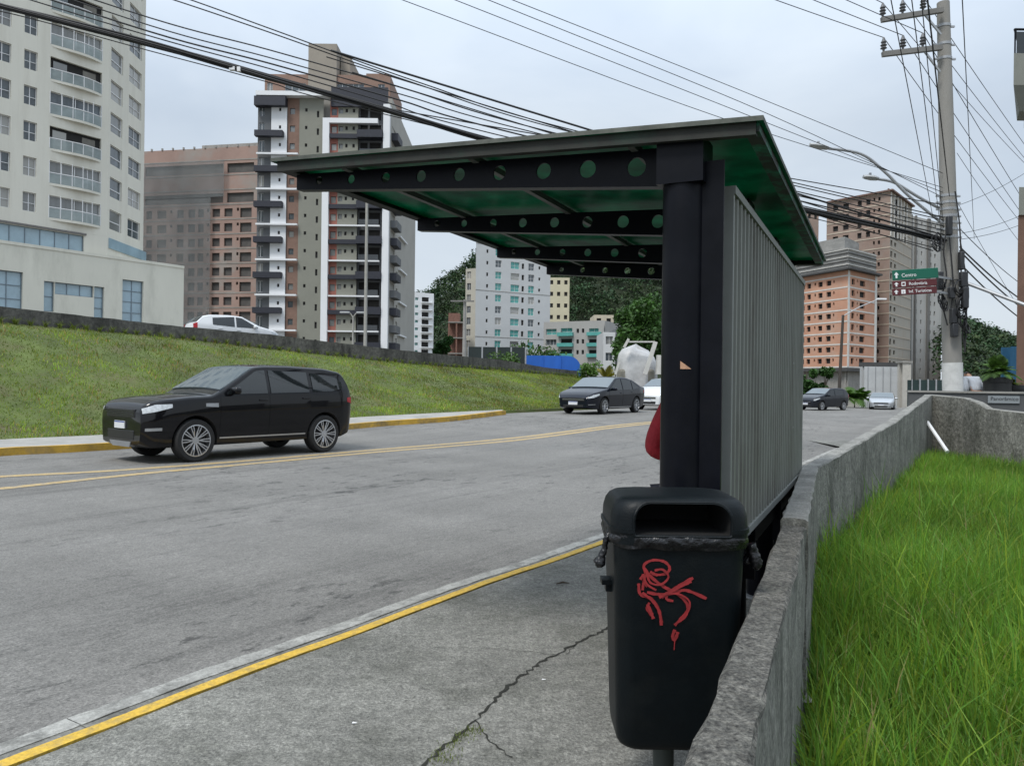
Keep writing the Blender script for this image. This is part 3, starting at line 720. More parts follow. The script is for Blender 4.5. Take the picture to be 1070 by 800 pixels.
def knot(pts, rs, nm='bag_knot'):
    mb = MB(); mb.tube(catmull(pts,5), [float(np.interp(i/(len(pts)-1)/5*1.0*(1) , np.linspace(0,1,len(rs)), rs)) for i in range((len(pts)-1)*5+1)], 9)
    mb.v = [(x+random.uniform(-.003,.003), y+random.uniform(-.003,.003), z) for x,y,z in mb.v]; mb.build(nm, M_bag, bt, True, 80)
def B(px,py,dy=0.0): return P(px,py,BY+0.08+dy)
knot([B(641,556),B(634,562),B(631,574),B(627,586),B(624,592)], [0.010,0.012,0.008,0.013,0.020,0.008])
knot([B(784,568),B(788,580),B(790,588),B(791,595)], [0.016,0.018,0.022,0.02,0.006])
knot([B(786,580,0.02),B(779,588,0.02)], [0.012,0.012,0.008])
# fixing post, clamp and side catch
mb = MB(); mb.lathe([(0.036,0.0),(0.036,0.34)], 20, (cxb-0.02,YB,0)); mb.build('post', mat('painted bin post', (0.035,0.045,0.042), 0.5), bt, True)
mb = MB(); q = B(634,607,0.06); mb.box(q.x-0.02,q.y-0.03,q.z-0.005,q.x+0.05,q.y+0.03,q.z+0.012); mb.box(q.x-0.005,q.y-0.02,q.z-0.03,q.x+0.05,q.y+0.02,q.z-0.008); mb.build('catch', black_pl, bt)
# graffiti strokes sprayed on the front of the bin
M_gr = mat('red spray paint', (0.24,0.014,0.016), 0.65, var=0.25, scale=30)
def gfr(px, py):
    # crop pixel (2.5x) -> photo pixel -> front surface
    x, z = ray(600+px/2.5, 480+py/2.5)
    for _ in range(3):
        Yf = YB-hyz(EYE+z*(YB-0.16)) if _ == 0 else Yf
        zz = EYE+z*Yf; Yf = YB-hyz(zz)
        X = x*Yf; dx = max(0, abs(X-cxb)-(hxz(zz)-0.06)); Yf += 0.06-math.sqrt(max(0.0001,0.06**2-dx**2))
    return Vector((x*Yf, Yf-0.0022, zz))
strokes = [[(188,302),(182,275),(205,262),(235,266),(249,282),(240,296),(215,300),(198,292)], [(180,280),(200,305),(232,330),(270,350),(292,372),(296,392),(280,412),(262,432)],
  [(228,360),(255,340),(285,322),(310,308)], [(190,345),(215,350),(250,350),(290,340),(345,362)], [(168,322),(172,350),(200,362),(222,395),(228,432)], [(172,312),(182,300),(178,340)],
  [(196,372),(190,388),(205,410)], [(258,368),(240,362),(250,345),(275,350)], [(262,442),(256,460),(262,468),(270,448)], [(262,462),(260,495)], [(186,300),(182,320),(190,330)]]
cv = lambda L_: [(((x/2.353+585)-600)*2.5, ((y/2.353+460)-480)*2.5) for x,y in L_]
strokes += [cv(q) for q in ([(212,322),(222,348),(248,352),(266,334),(252,316),(232,318)],[(243,384),(285,362),(322,344)],[(250,376),(292,376),(318,396),(308,430),(284,448)],[(202,372),(226,392),(243,420),(248,452)],[(214,400),(222,418),(229,436)],[(204,330),(214,352),(236,366)])]
wid = [0.0042,0.0045,0.005,0.0048,0.0046,0.004,0.0042,0.004,0.005,0.0018,0.003,0.0035,0.005,0.003,0.004,0.005,0.003]
mb = MB()
for s_i, (s, w_) in enumerate(zip(strokes, wid)):
    pts = catmull([gfr(*p) for p in s], 6)
    rowsg = []
    for i, p in enumerate(pts):
        d = (pts[min(i+1,len(pts)-1)]-pts[max(i-1,0)]).normalized(); n = Vector((d.z,0,-d.x)).normalized()
        ww = w_*1.08*random.uniform(0.75,1.15); off = Vector((0,-0.0004*s_i,0))
        rowsg.append([tuple(p-n*ww+off), tuple(p+n*ww+off)])
    mb.loft(rowsg, cap=False, closed=False)
mb.build('graffiti', M_gr, bt)

# ================================================================ PEOPLE (mostly hidden)
def skin_mesh(name, joints, edges, radii, m, parent, sub=2, root='pelvis'):
    names = list(joints); me = bpy.data.meshes.new(name)
    me.from_pydata([tuple(joints[n]) for n in names], [(names.index(a), names.index(b)) for a,b in edges], []); me.update()
    o = bpy.data.objects.new(name, me); COL.objects.link(o)
    md = o.modifiers.new('s', 'SKIN'); md.use_smooth_shade = True
    for i, n in enumerate(names):
        r = radii[n]; sv = me.skin_vertices[0].data[i]; sv.radius = r if isinstance(r, tuple) else (r, r); sv.use_root = (n == root)
    sb = o.modifiers.new('u', 'SUBSURF'); sb.levels = sub; sb.render_levels = sub
    bpy.context.view_layer.update(); dg = bpy.context.evaluated_depsgraph_get()
    m2 = bpy.data.meshes.new_from_object(o.evaluated_get(dg)); bpy.data.objects.remove(o); m2.name = name
    m2.materials.clear()
    o = mesh_obj(name, m2, m, parent, True); return o
M_skin = mat('skin', (0.36,0.20,0.13), 0.55, var=0.06)
def person(label, loc, facing, top_mat, leg_mat, arm_pose, lean=0.0, hair=(0.02,0.015,0.012), scale=1.0):
    r = thing('person', label, 'person', (0,0,0))
    J = dict(pelvis=(0,0,0.94), waist=(0,0.0,1.08), chest=(0,0.02,1.30), neck=(0,0,1.46), head=(0,0.03,1.56), crown=(0,0.02,1.68))
    E = [('pelvis','waist'),('waist','chest'),('chest','neck'),('neck','head'),('head','crown')]
    Rr = dict(pelvis=(0.15,0.10), waist=(0.135,0.095), chest=(0.155,0.105), neck=0.052, head=(0.072,0.088), crown=(0.055,0.062))
    for s, k in ((-1,'l'),(1,'r')):
        J.update({k+'sho':(s*0.17,0,1.40), k+'elb':arm_pose[0](s), k+'wri':arm_pose[1](s), k+'hip':(s*0.09,0,0.88), k+'kne':(s*0.10,0.02,0.50), k+'ank':(s*0.11,-0.02,0.09), k+'toe':(s*0.13,0.15,0.035)})
        w_ = Vector(J[k+'wri']); e_ = Vector(J[k+'elb']); hd = (w_-e_).normalized()
        J[k+'hand'] = tuple(w_+hd*0.08)
        E += [('chest',k+'sho'),(k+'sho',k+'elb'),(k+'elb',k+'wri'),(k+'wri',k+'hand'),('pelvis',k+'hip'),(k+'hip',k+'kne'),(k+'kne',k+'ank'),(k+'ank',k+'toe')]
        Rr.update({k+'sho':0.062,k+'elb':0.042,k+'wri':0.028,k+'hand':(0.036,0.018),k+'hip':0.09,k+'kne':0.058,k+'ank':0.04,k+'toe':0.032})
        perp = hd.cross(Vector((0,1,0.2))).normalized()
        for f in range(4):
            off = perp*(0.027-0.018*f); a = w_+hd*0.07+off*0.8; ln = (0.065,0.075,0.07,0.055)[f]
            J[f'{k}f{f}a'] = tuple(a+hd*0.03+off*0.1); J[f'{k}f{f}b'] = tuple(a+hd*(0.03+ln*0.5)+off*0.1); J[f'{k}f{f}c'] = tuple(a+hd*(0.02+ln)+Vector((0,0.018,0)))
            E += [(k+'hand',f'{k}f{f}a'),(f'{k}f{f}a',f'{k}f{f}b'),(f'{k}f{f}b',f'{k}f{f}c')]; Rr.update({f'{k}f{f}a':0.0095,f'{k}f{f}b':0.0085,f'{k}f{f}c':0.0065})
        J[k+'th'] = tuple(w_+hd*0.04+perp*0.035); J[k+'th2'] = tuple(w_+hd*0.075+perp*0.055); E += [(k+'wri',k+'th'),(k+'th',k+'th2')]; Rr.update({k+'th':0.012,k+'th2':0.009})
    if lean:
        Ml = Matrix.Rotation(-lean, 3, 'X')
        for n in J:
            if n[1:] in ('hip','kne','ank','toe') or n == 'pelvis': continue
            p = Vector(J[n])-Vector((0,0,0.98)); J[n] = tuple(Ml@p+Vector((0,0,0.98)))
        p = Vector(J['neck']); J['head'] = tuple(p+Vector((0,0.09,0.05))); J['crown'] = tuple(p+Vector((0,0.17,0.06)))
    body = skin_mesh('body', J, E, Rr, M_skin, r)
    sub = lambda ns: {n: J[n] for n in ns}
    ns = ['waist','pelvis','chest']+[k+j for k in 'lr' for j in ('sho','elb','wri')]
    g = {n: (tuple(q*1.16 for q in Rr[n]) if isinstance(Rr[n], tuple) else Rr[n]*1.32+0.008) for n in ns}
    skin_mesh('jacket', sub(ns), [e for e in E if e[0] in ns and e[1] in ns], g, top_mat, r)
    ns = ['pelvis']+[k+j for k in 'lr' for j in ('hip','kne','ank')]
    g = {n: (tuple(q*1.06 for q in Rr[n]) if isinstance(Rr[n], tuple) else Rr[n]*1.25+0.012) for n in ns}
    skin_mesh('trousers', sub(ns), [e for e in E if e[0] in ns and e[1] in ns], g, leg_mat, r)
    hd_ = Vector(J['head']); cr = Vector(J['crown']); up_ = (cr-hd_).normalized()
    mh = MB(); Rg = []
    q = up_.to_track_quat('Z','Y').to_matrix()
    for i in range(9):
        a = -0.35+ (PI/2+0.30)*i/8; Rg.append([tuple((hd_+cr)/2+Vector((0,-0.012,0))+q@Vector((0.088*math.cos(a)*math.cos(t)*1.0, 0.105*math.cos(a)*math.sin(t)-0.006, 0.118*math.sin(a)))) for t in [2*PI*k/20 for k in range(20)]])
    mh.loft(Rg); mh.build('hair', mat('dark hair', hair, 0.8), r, True)
    face = MB(); 
    fw = Vector((0,1,0))
    face.lathe([(0.001,-0.012),(0.011,-0.008),(0.014,0.004),(0.009,0.018),(0.001,0.03)], 10, tuple(hd_+fw*0.088)); face.build('nose', M_skin, r, True)
    for s in (-1,1):
        e_ = MB(); e_.lathe([(0.001,-0.008),(0.009,-0.003),(0.009,0.004),(0.001,0.008)], 10, tuple(hd_+Vector((s*0.03,0.078,0.022)))); e_.build('eye', mat('eye', (0.05,0.04,0.04), 0.2), r, True)
        e_ = MB(); e_.obox(hd_+Vector((s*0.078,0,0.01)), 0.008, 0.018, 0.03); bevel(e_.build('ear', M_skin, r, True), 0.006)
    e_ = MB(); e_.obox(hd_+Vector((0,0.083,-0.038)), 0.022, 0.006, 0.005); e_.build('mouth', mat('lips', (0.3,0.1,0.09), 0.5), r, True)
    for s in (-1,1):
        e_ = MB(); a = Vector(J[('l' if s<0 else 'r')+'ank']); e_.loft([rrect(a.x+s*0.008,0.055,0.046,0.125,0.04,z,5) for z in (0.004,0.05)]+[rrect(a.x+s*0.008,0.02,0.043,0.085,0.035,z,5) for z in (0.075,0.10)]); e_.build('shoe', mat('dark shoes', (0.03,0.03,0.03), 0.7), r, True)
    r.location = loc; r.rotation_euler = (0,0,facing); r.scale = (scale,)*3
    return r
M_red = mat('red jacket cloth', (0.30,0.012,0.022), 0.8, var=0.15, scale=9, bump=0.4, bscale=25)
M_jeans = mat('dark trousers', (0.02,0.024,0.035), 0.9)
pr = P(723.5,480,4.05)
person('person in a red jacket almost hidden behind the near column of the shelter', (pr.x,pr.y,0), math.radians(-62),
       M_red, M_jeans, (lambda s: (s*0.25,-0.10,1.13), lambda s: (s*0.10,0.17,1.10)), scale=0.96)
# ================================================================ CARS
def interp(tab, x): return float(np.interp(x, [t[0] for t in tab], [t[1] for t in tab]))
def smooth_tab(tab, n=160):
    xs = np.linspace(tab[0][0], tab[-1][0], n); ys = np.interp(xs, [t[0] for t in tab], [t[1] for t in tab]); k = max(3, n//28)
    ker = np.ones(k)/k; yp = np.concatenate([np.full(k, ys[0]), ys, np.full(k, ys[-1])]); sm = np.convolve(yp, ker, 'same')[k:-k]
    w_ = np.clip(np.minimum(np.arange(n), np.arange(n)[::-1])/(k*0.5), 0, 1); sm = sm*w_+ys*(1-w_)
    return list(zip(xs, sm))
class Car:
    def __init__(s, c): 
        s.c = c; s.top = smooth_tab(c['top']); s.bot = c['bot']; s.W = smooth_tab(c['W']); s.belt = c['belt']
    def f(s, x, z):
        b0 = interp(s.bot, x); bz = interp(s.belt, x); H = s.c['H']
        if z <= bz:
            t = (z-b0)/(bz-b0); return 0.93+0.07*math.sin(min(1,max(0,t*1.25))*PI/2) - 0.012*max(0,(t-0.8)/0.2)
        return 0.988 - s.c['tumble']*((z-bz)/(H-bz))**1.1
    def hw(s, x, z): return interp(s.W, x)*s.f(x, z)
    def section(s, x):
        top = interp(s.top, x); bot = interp(s.bot, x); bz = interp(s.belt, x); r = min(s.c.get('r',0.09), (top-bot)*0.35); N1 = 16
        pts = [(0,bot),(s.hw(x,bot)*0.9,bot)]
        zs = [bot+0.02+(top-r-bot-0.02)*k/N1 for k in range(N1+1)]
        pts += [(s.hw(x,z),z) for z in zs]
        ys = s.hw(x, top-r); crown = s.c.get('crown',0.05)*min(1, ys)
        for k in range(1,6):
            a = PI/2*k/5; pts.append((ys-r*(1-math.cos(a)), top-r+(r-crown*0.35)*math.sin(a)))
        y0 = ys-r; z0 = top-crown*0.35
        for k in range(1,6):
            yy = y0*(1-k/5); pts.append((yy, z0+crown*0.35*(1-(yy/y0)**2)))
        return pts
    def ztop(s, x, y):
        top = interp(s.top, x); r = min(s.c.get('r',0.09), 0.3); ys = s.hw(x, top-r); y0 = ys-r; crown = s.c.get('crown',0.05)*min(1,ys)
        if abs(y) <= y0: return top-crown*0.35*(y/y0)**2
        q = min(1,(abs(y)-y0)/r); return top-r+(r-crown*0.35)*math.sqrt(max(0,1-q*q))
def side_patch(car, name, xs, lo, hi, side, off, m, parent, rim=0.02, nz=6):
    """panel following the flank between lo(x) and hi(x)"""
    mb = MB(); O = []; I = []
    for x in xs:
        ro = []; ri = []
        for k in range(nz+1):
            z = lo(x)+(hi(x)-lo(x))*k/nz; y = car.hw(x,z)
            ro.append((x, side*(y+off), z)); ri.append((x, side*(y-rim), z))
        O.append(ro); I.append(ri)
    mb.loft(O, cap=False, closed=False)
    edge = [O[i][0] for i in range(len(O))]+[O[-1][k] for k in range(1,nz+1)]+[O[i][nz] for i in range(len(O)-2,-1,-1)]+[O[0][k] for k in range(nz-1,0,-1)]
    ein = [I[i][0] for i in range(len(O))]+[I[-1][k] for k in range(1,nz+1)]+[I[i][nz] for i in range(len(O)-2,-1,-1)]+[I[0][k] for k in range(nz-1,0,-1)]
    mb.loft([edge, ein], cap=False)
    return mb.build(name, m, parent, True, 40)
def top_patch(car, name, x0, x1, inset0, inset1, off, m, parent, n=8, ny=10, xs=None):
    mb = MB(); rows = []; und = []
    for i in range(n+1):
        x = x0+(x1-x0)*i/n; t = interp(car.top, x); ys = car.hw(x, t-0.09)-(inset0+(inset1-inset0)*i/n)
        dx = 0.02; sl = (interp(car.top,x+dx)-interp(car.top,x-dx))/(2*dx); nrm = Vector((-sl,0,1)).normalized()
        rows.append([(x+nrm.x*off, ys*(2*k/ny-1), car.ztop(x, ys*(2*k/ny-1))+nrm.z*off) for k in range(ny+1)])
        und.append([(x-nrm.x*0.02, ys*(2*k/ny-1), car.ztop(x, ys*(2*k/ny-1))-nrm.z*0.02) for k in range(ny+1)])
    mb.loft(rows, cap=False, closed=False)
    e = lambda R: [r[0] for r in R]+R[-1][1:]+[r[-1] for r in R[::-1][1:]]+R[0][-2:0:-1]
    mb.loft([e(rows), e(und)], cap=False)
    return mb.build(name, m, parent, True, 50)
def wheel(car, parent, x, y, R, w_, side, spokes, label=None):
    wl_ = bpy.data.objects.new('wheel', None); COL.objects.link(wl_); wl_.parent = parent; wl_.location = (x, y, R); WO[wl_.name] = Vector((0,0,0))
    s = side
    mb = MB(); mb.lathe([(R*0.70,-w_/2),(R*0.93,-w_/2),(R*0.985,-w_*0.42),(R,-w_*0.3),(R,w_*0.3),(R*0.985,w_*0.42),(R*0.93,w_/2),(R*0.70,w_/2)], 36, axis='y', cap=False); mb.build('tyre', rubber, wl_, True, 40)
    rr = R*car.c.get('rimf',0.72)
    mb = MB(); yo = s*w_/2
    mb.lathe([(rr,yo*0.90),(rr*1.0,yo*1.01),(rr*0.94,yo*1.02),(rr*0.91,yo*0.75),(rr*0.88,yo*0.2)], 40, axis='y', cap=False)
    mb.lathe([(0.001,yo*0.82),(R*0.17,yo*0.82),(R*0.19,yo*0.7),(R*0.19,yo*0.5)], 20, axis='y')
    for k in range(spokes):
        for dd in (-0.11,0.11):
            a = 2*PI*k/spokes; a1 = a+dd*1.0; a0 = a+dd*0.35
            p0 = Vector((math.cos(a0)*R*0.15, yo*0.72, math.sin(a0)*R*0.15)); p1 = Vector((math.cos(a1)*rr*0.6, yo*0.86, math.sin(a1)*rr*0.6)); p2 = Vector((math.cos(a+dd*0.85)*rr*0.95, yo*0.92, math.sin(a+dd*0.85)*rr*0.95))
            mb.beam(p0,p1,R*0.055,R*0.05); mb.beam(p1,p2,R*0.055,R*0.05)
    mb.build('rim', chrome, wl_, True, 40)
    mb = MB(); mb.lathe([(0.001,yo*0.1),(rr*0.9,yo*0.1),(rr*0.9,0.0),(0.001,0.0)], 30, axis='y'); mb.build('brake_disc', mat('dark brake disc', (0.04,0.04,0.04), 0.6, metal=0.5), wl_, True, 40)
    return wl_
def make_car(label, cat, name, paint, c, group=None):
    root = thing(name, label, cat, (0,0,0), group); car = Car(c)
    x0, x1 = c['top'][0][0], c['top'][-1][0]
    xs = list(np.linspace(x0, x1, 100)); mb = MB(); rings = []
    for x in xs:
        h = car.section(x); ring = [(x,y,z) for y,z in h]+[(x,-y,z) for y,z in h[-2:0:-1]]
        rings.append(ring)
    mb.loft(rings); body = mb.build('body', [paint, dark_hole], root, False); 
    R = c['R']
    for wx in c['wx']:
        cb = MB(); cb.lathe([(R+0.055,-1.3),(R+0.055,1.3)], 40, (wx,0,R+0.01), 'y'); cc = cb.build('cut', dark_hole); 
        # keep floor between wheels: cut only the outer 0.33 m on both sides
        boolean_sides(body, cc, wx, R, c)
    for p in body.data.polygons:
        cen = p.center
        for wx in c['wx']:
            d = math.hypot(cen.x-wx, cen.z-R-0.01)
            if d < R+0.056 and abs(cen.y) < c['Wmax']+0.1 and (d > R+0.03 or abs(p.normal.y) > 0.9) and abs(p.normal.y) < 1.01 and (abs(p.normal.y) < 0.2 or abs(cen.y) < c['Wmax']-0.2): p.material_index = 1
    body.data.shade_smooth(); body.data.set_sharp_from_angle(angle=math.radians(32))
    # glass
    ws = c['windscreen']; top_patch(car, 'windscreen', ws[0], ws[1], 0.05, 0.03, 0.024, c.get('ws_mat', glass_ws), root, n=24)
    rw_ = c['rear_window']; top_patch(car, 'rear_window', rw_[0], rw_[1], 0.07, 0.07, 0.016, glass_dark, root)
    for side in (-1,1):
        for (wx0,wx1,lo,hi) in c['windows']:
            side_patch(car, 'window', list(np.linspace(wx0,wx1,12)), lambda x: interp(lo,x), lambda x: interp(hi,x), side, 0.014, glass_side, root, nz=12)
        for (dx0,dx1,dlo,dhi) in c['doors']:
            d = side_patch(car, 'door', list(np.linspace(dx0,dx1,12)), lambda x: interp(dlo,x), lambda x: interp(dhi,x), side, 0.004, paint, root, nz=10)
            hx = dx0+0.12; hz = interp(c['belt'],hx)-0.10; mb = MB(); yy = car.hw(hx,hz)+0.02; mb.obox((hx,side*yy,hz),0.09,0.012,0.014); bevel(mb.build('handle', paint, d, True),0.008)
        if c.get('chrome_strip'):
            a, b, z, hgt = c['chrome_strip']; side_patch(car, 'sill_strip', list(np.linspace(a,b,10)), lambda x: z, lambda x: z+hgt, side, 0.010, chrome, root, nz=2)
        if c.get('vent'):
            a, b, z0_, z1_ = c['vent']; side_patch(car, 'wing_vent', list(np.linspace(a,b,5)), lambda x: z0_-(b-x)*0.05, lambda x: z1_, side, 0.008, galv, root, nz=2)
        # mirror
        mx, mz = c['mirror']; yy = car.hw(mx,mz); mb = MB(); 
        mb.loft([rrect(mx,side*(yy+0.13),a,b,min(a,b)*0.8,z,5) for a,b,z in ((0.04,0.08,mz-0.055),(0.07,0.105,mz-0.03),(0.075,0.11,mz+0.04),(0.05,0.09,mz+0.075))]); mb.beam((mx,side*(yy-0.03),mz-0.05),(mx,side*(yy+0.09),mz-0.02),0.05,0.03); mb.build('mirror', paint, root, True, 60)
        # lamps
        for (a,b,lo,hi) in c['head']: side_patch(car, 'headlight', list(np.linspace(a,b,14)), lambda x: interp(lo,x), lambda x: interp(hi,x), side, 0.006, lamp_glass, root, nz=3)
        for (a,b,lo,hi) in c['tail']: side_patch(car, 'tail_light', list(np.linspace(a,b,8)), lambda x: interp(lo,x), lambda x: interp(hi,x), side, 0.006, red_pl, root, nz=3)
        for (a,b,lo,hi) in c.get('fog', []): side_patch(car, 'fog_light_trim', list(np.linspace(a,b,8)), lambda x: interp(lo,x), lambda x: interp(hi,x), side, 0.008, galv, root, nz=2)
        for wx in c['wx']: wheel(car, root, wx, side*(c['Wmax']-c['tw']/2-0.015), R, c['tw'], side, c['spokes'])
    xf = x1; 
    g0, g1, gw = c['grille']; mb = MB(); mb.box(xf-0.05,-gw,g0,xf+0.012,gw,g1)
    bevel(mb.build('grille', mat('black grille', (0.012,0.012,0.013), 0.45), root), 0.012)
    for k in range(c.get('bars',3)):
        z = g0+(g1-g0)*(k+1)/(c.get('bars',3)+1); mb = MB(); mb.box(xf+0.008,-gw*0.96,z-0.008,xf+0.020,gw*0.96,z+0.008); mb.build('grille_bar', c.get('bar_mat', galv), root)
    l0,l1,lw = c['lower']; mb = MB(); mb.box(xf-0.05,-lw,l0,xf+0.010,lw,l1); bevel(mb.build('air_intake', mat('black grille', (0,0,0)), root), 0.012)
    if c.get('skid'): 
        s0_, s1_, sw = c['skid']; mb = MB(); mb.loft([[(xf-0.10,-sw*0.8,s0_),(xf+0.0,-sw*0.8,s0_),(xf+0.016,-sw,s1_),(xf-0.10,-sw,s1_)],[(xf-0.10,sw*0.8,s0_),(xf+0.0,sw*0.8,s0_),(xf+0.016,sw,s1_),(xf-0.10,sw,s1_)]]); mb.build('skid_plate', galv, root)
    pz, py_ = c['plate']; mb = MB(); mb.box(xf+0.01,py_-0.2,pz-0.065,xf+0.028,py_+0.2,pz+0.065); pl = mb.build('number_plate', mat('number plate white', (0.62,0.63,0.64), 0.5, var=0.02), root)
    mb = MB(); mb.box(xf+0.0275,py_-0.195,pz+0.038,xf+0.0285,py_+0.195,pz+0.06); mb.build('plate_band', mat('plate blue band', (0.02,0.06,0.25), 0.5), pl)
    mb = MB(); xr = x0; mb.box(xr-0.02,-0.2,pz+0.12,xr-0.005,0.2,pz+0.24); mb.build('number_plate', MATS['number plate white'], root)
    if c.get('rails'):
        for side in (-1,1):
            a, b = c['rails']; pts = [(x, side*(car.hw(x,interp(car.top,x)-0.09)-0.07), car.ztop(x, car.hw(x,interp(car.top,x)-0.09)-0.07)+0.03) for x in np.linspace(a,b,8)]
            mb = MB(); mb.tube(pts, 0.016, 6); mb.build('roof_rail', chrome, root, True)
    return root, car
def boolean_sides(body, cc, wx, R, c):
    off = c['Wmax']-c['tw']-0.12
    me = cc.data; bm = bmesh.new(); bm.from_mesh(me)
    for v in bm.verts:
        v.co.y = off if v.co.y < 0 else 1.3
    bm.to_mesh(me); bm.free(); c2 = cc.copy(); c2.data = me.copy(); COL.objects.link(c2); c2.scale = (1,-1,1)
    bm = bmesh.new(); bm.from_mesh(c2.data)
    for v in bm.verts: v.co.y = -v.co.y
    bmesh.ops.reverse_faces(bm, faces=bm.faces); bm.to_mesh(c2.data); bm.free(); c2.scale = (1,1,1)
    par = body.parent; body.parent = None
    boolean(body, cc); boolean(body, c2); body.parent = par
glass_side = mat('tinted side glass', (0.012,0.015,0.016), 0.03, var=0.05, spec=0.75)
glass_ws = mat('windscreen glass', (0.10,0.125,0.14), 0.05, var=0.0, spec=1.0)  # reflected sky is put into the base colour, lighter than the side glass
def carpaint(name, col, coat=0.7, rough=0.3, metal=0.3): return mat(name, col, rough, metal=metal, var=0.03, coat=coat, spec=0.08)
def place(root, fw, rw2, wxf, wxr):
    """put the car so that its wheel axle centres project over ground points fw (front) and rw2 (rear)"""
    d = (fw-rw2); d.z = 0; a = math.atan2(d.y, d.x); mid = (fw+rw2)/2; mc = (wxf+wxr)/2
    u = Vector((math.cos(a), math.sin(a), 0)); root.location = mid-u*mc; root.location.z = G(mid.x, mid.y)+ROADZ; root.rotation_euler = (0,0,a)
    return u
# --- black SUV (length 4.85)
SUV = dict(H=1.78, R=0.385, Wmax=0.985, tw=0.275, spokes=10, rimf=0.74, tumble=0.20, crown=0.09, r=0.085, wx=(1.48,-1.44),
  top=[(-2.42,0.95),(-2.40,1.13),(-2.33,1.22),(-2.10,1.58),(-1.93,1.69),(-1.5,1.76),(-0.6,1.79),(0.0,1.78),(0.22,1.75),(1.0,1.30),(1.16,1.22),(1.6,1.20),(2.05,1.155),(2.30,1.10),(2.39,1.03),(2.42,0.93)],
  bot=[(-2.42,0.50),(-2.25,0.36),(-1.9,0.29),(1.9,0.27),(2.25,0.27),(2.42,0.34)], W=[(-2.42,0.84),(-2.3,0.92),(-1.9,0.975),(-1.0,0.985),(1.5,0.985),(1.95,0.955),(2.2,0.895),(2.34,0.83),(2.42,0.77)],
  belt=[(-2.42,1.22),(-1.9,1.25),(0,1.20),(1.0,1.16),(2.0,1.02),(2.42,0.82)],
  windscreen=(0.98,0.25), rear_window=(-2.31,-2.06),
  windows=[(-0.02,0.86,[(-0.02,1.225),(0.86,1.21)],[(-0.02,1.67),(0.18,1.655),(0.86,1.24)]),(-1.02,-0.10,[(-1.02,1.245),(-0.1,1.228)],[(-1.02,1.645),(-0.1,1.67)]),(-1.95,-1.12,[(-1.95,1.33),(-1.6,1.265),(-1.12,1.25)],[(-1.95,1.42),(-1.75,1.55),(-1.12,1.635)])],
  doors=[(-0.04,1.0,[(-0.04,0.44),(1.0,0.44)],[(-0.04,1.20),(1.0,1.165)]),(-1.06,-0.07,[(-1.06,0.95),(-0.85,0.6),(-0.7,0.44),(-0.07,0.44)],[(-1.06,1.22),(-0.07,1.20)])],
  chrome_strip=(-0.95,1.0,0.40,0.025), vent=(1.05,1.30,0.99,1.05), mirror=(0.74,1.27),
  head=[(1.93,2.395,[(1.93,0.98),(2.2,0.91),(2.395,0.875)],[(1.93,1.04),(2.2,1.035),(2.395,0.965)])], tail=[(-2.38,-2.12,[(-2.38,1.0),(-2.12,1.04)],[(-2.38,1.14),(-2.12,1.13)])],
  fog=[(2.10,2.36,[(2.14,0.58),(2.34,0.575)],[(2.14,0.63),(2.34,0.625)])], grille=(0.80,0.95,0.56), bars=4, bar_mat=mat('dark grille bar', (0.06,0.06,0.065), 0.25, metal=0.6), lower=(0.42,0.58,0.52), skid=(0.285,0.38,0.42), plate=(0.67,0.0), rails=None)
def squeeze(v):
    if isinstance(v, tuple) and len(v) == 2 and all(isinstance(q,(int,float)) for q in v): return (v[0] if v[0] > -1.95 else -1.95+(v[0]+1.95)*0.62, v[1])
    return v
for key in ('top','bot','W','belt'): SUV[key] = [squeeze(v) for v in SUV[key]]
SUV['rear_window'] = (-2.17,-2.03); SUV['windows'][2] = (-1.90,-1.12,SUV['windows'][2][2],SUV['windows'][2][3]); SUV['tail'] = [(-2.21,-2.05,[(-2.21,1.0),(-2.05,1.04)],[(-2.21,1.14),(-2.05,1.13)])]
P_black = carpaint('black car paint', (0.003,0.003,0.0042), 0.7, 0.3, 0.0)
suv, suvc = make_car('shiny black sport utility vehicle driving along the far lane below the grass bank', 'car', 'sport_utility_vehicle', P_black, SUV)
SD = 14.3
fwp = Vector((ray(205,478)[0]*14.35, 14.35, 0)); rwp = Vector((ray(335,469)[0]*16.55, 16.55, 0))
u = place(suv, fwp, rwp, 1.48, -1.44); nside = Vector((-u.y,u.x,0)); 
# the wheels seen are on the car's left flank: shift so that flank lies on the measured points
suv.location -= nside*(0.985-0.1); suv.scale = (1,1,1.04)
top_patch(suvc, 'sunroof', 0.15, -1.2, 0.18, 0.18, 0.004, glass_dark, None).parent = suv
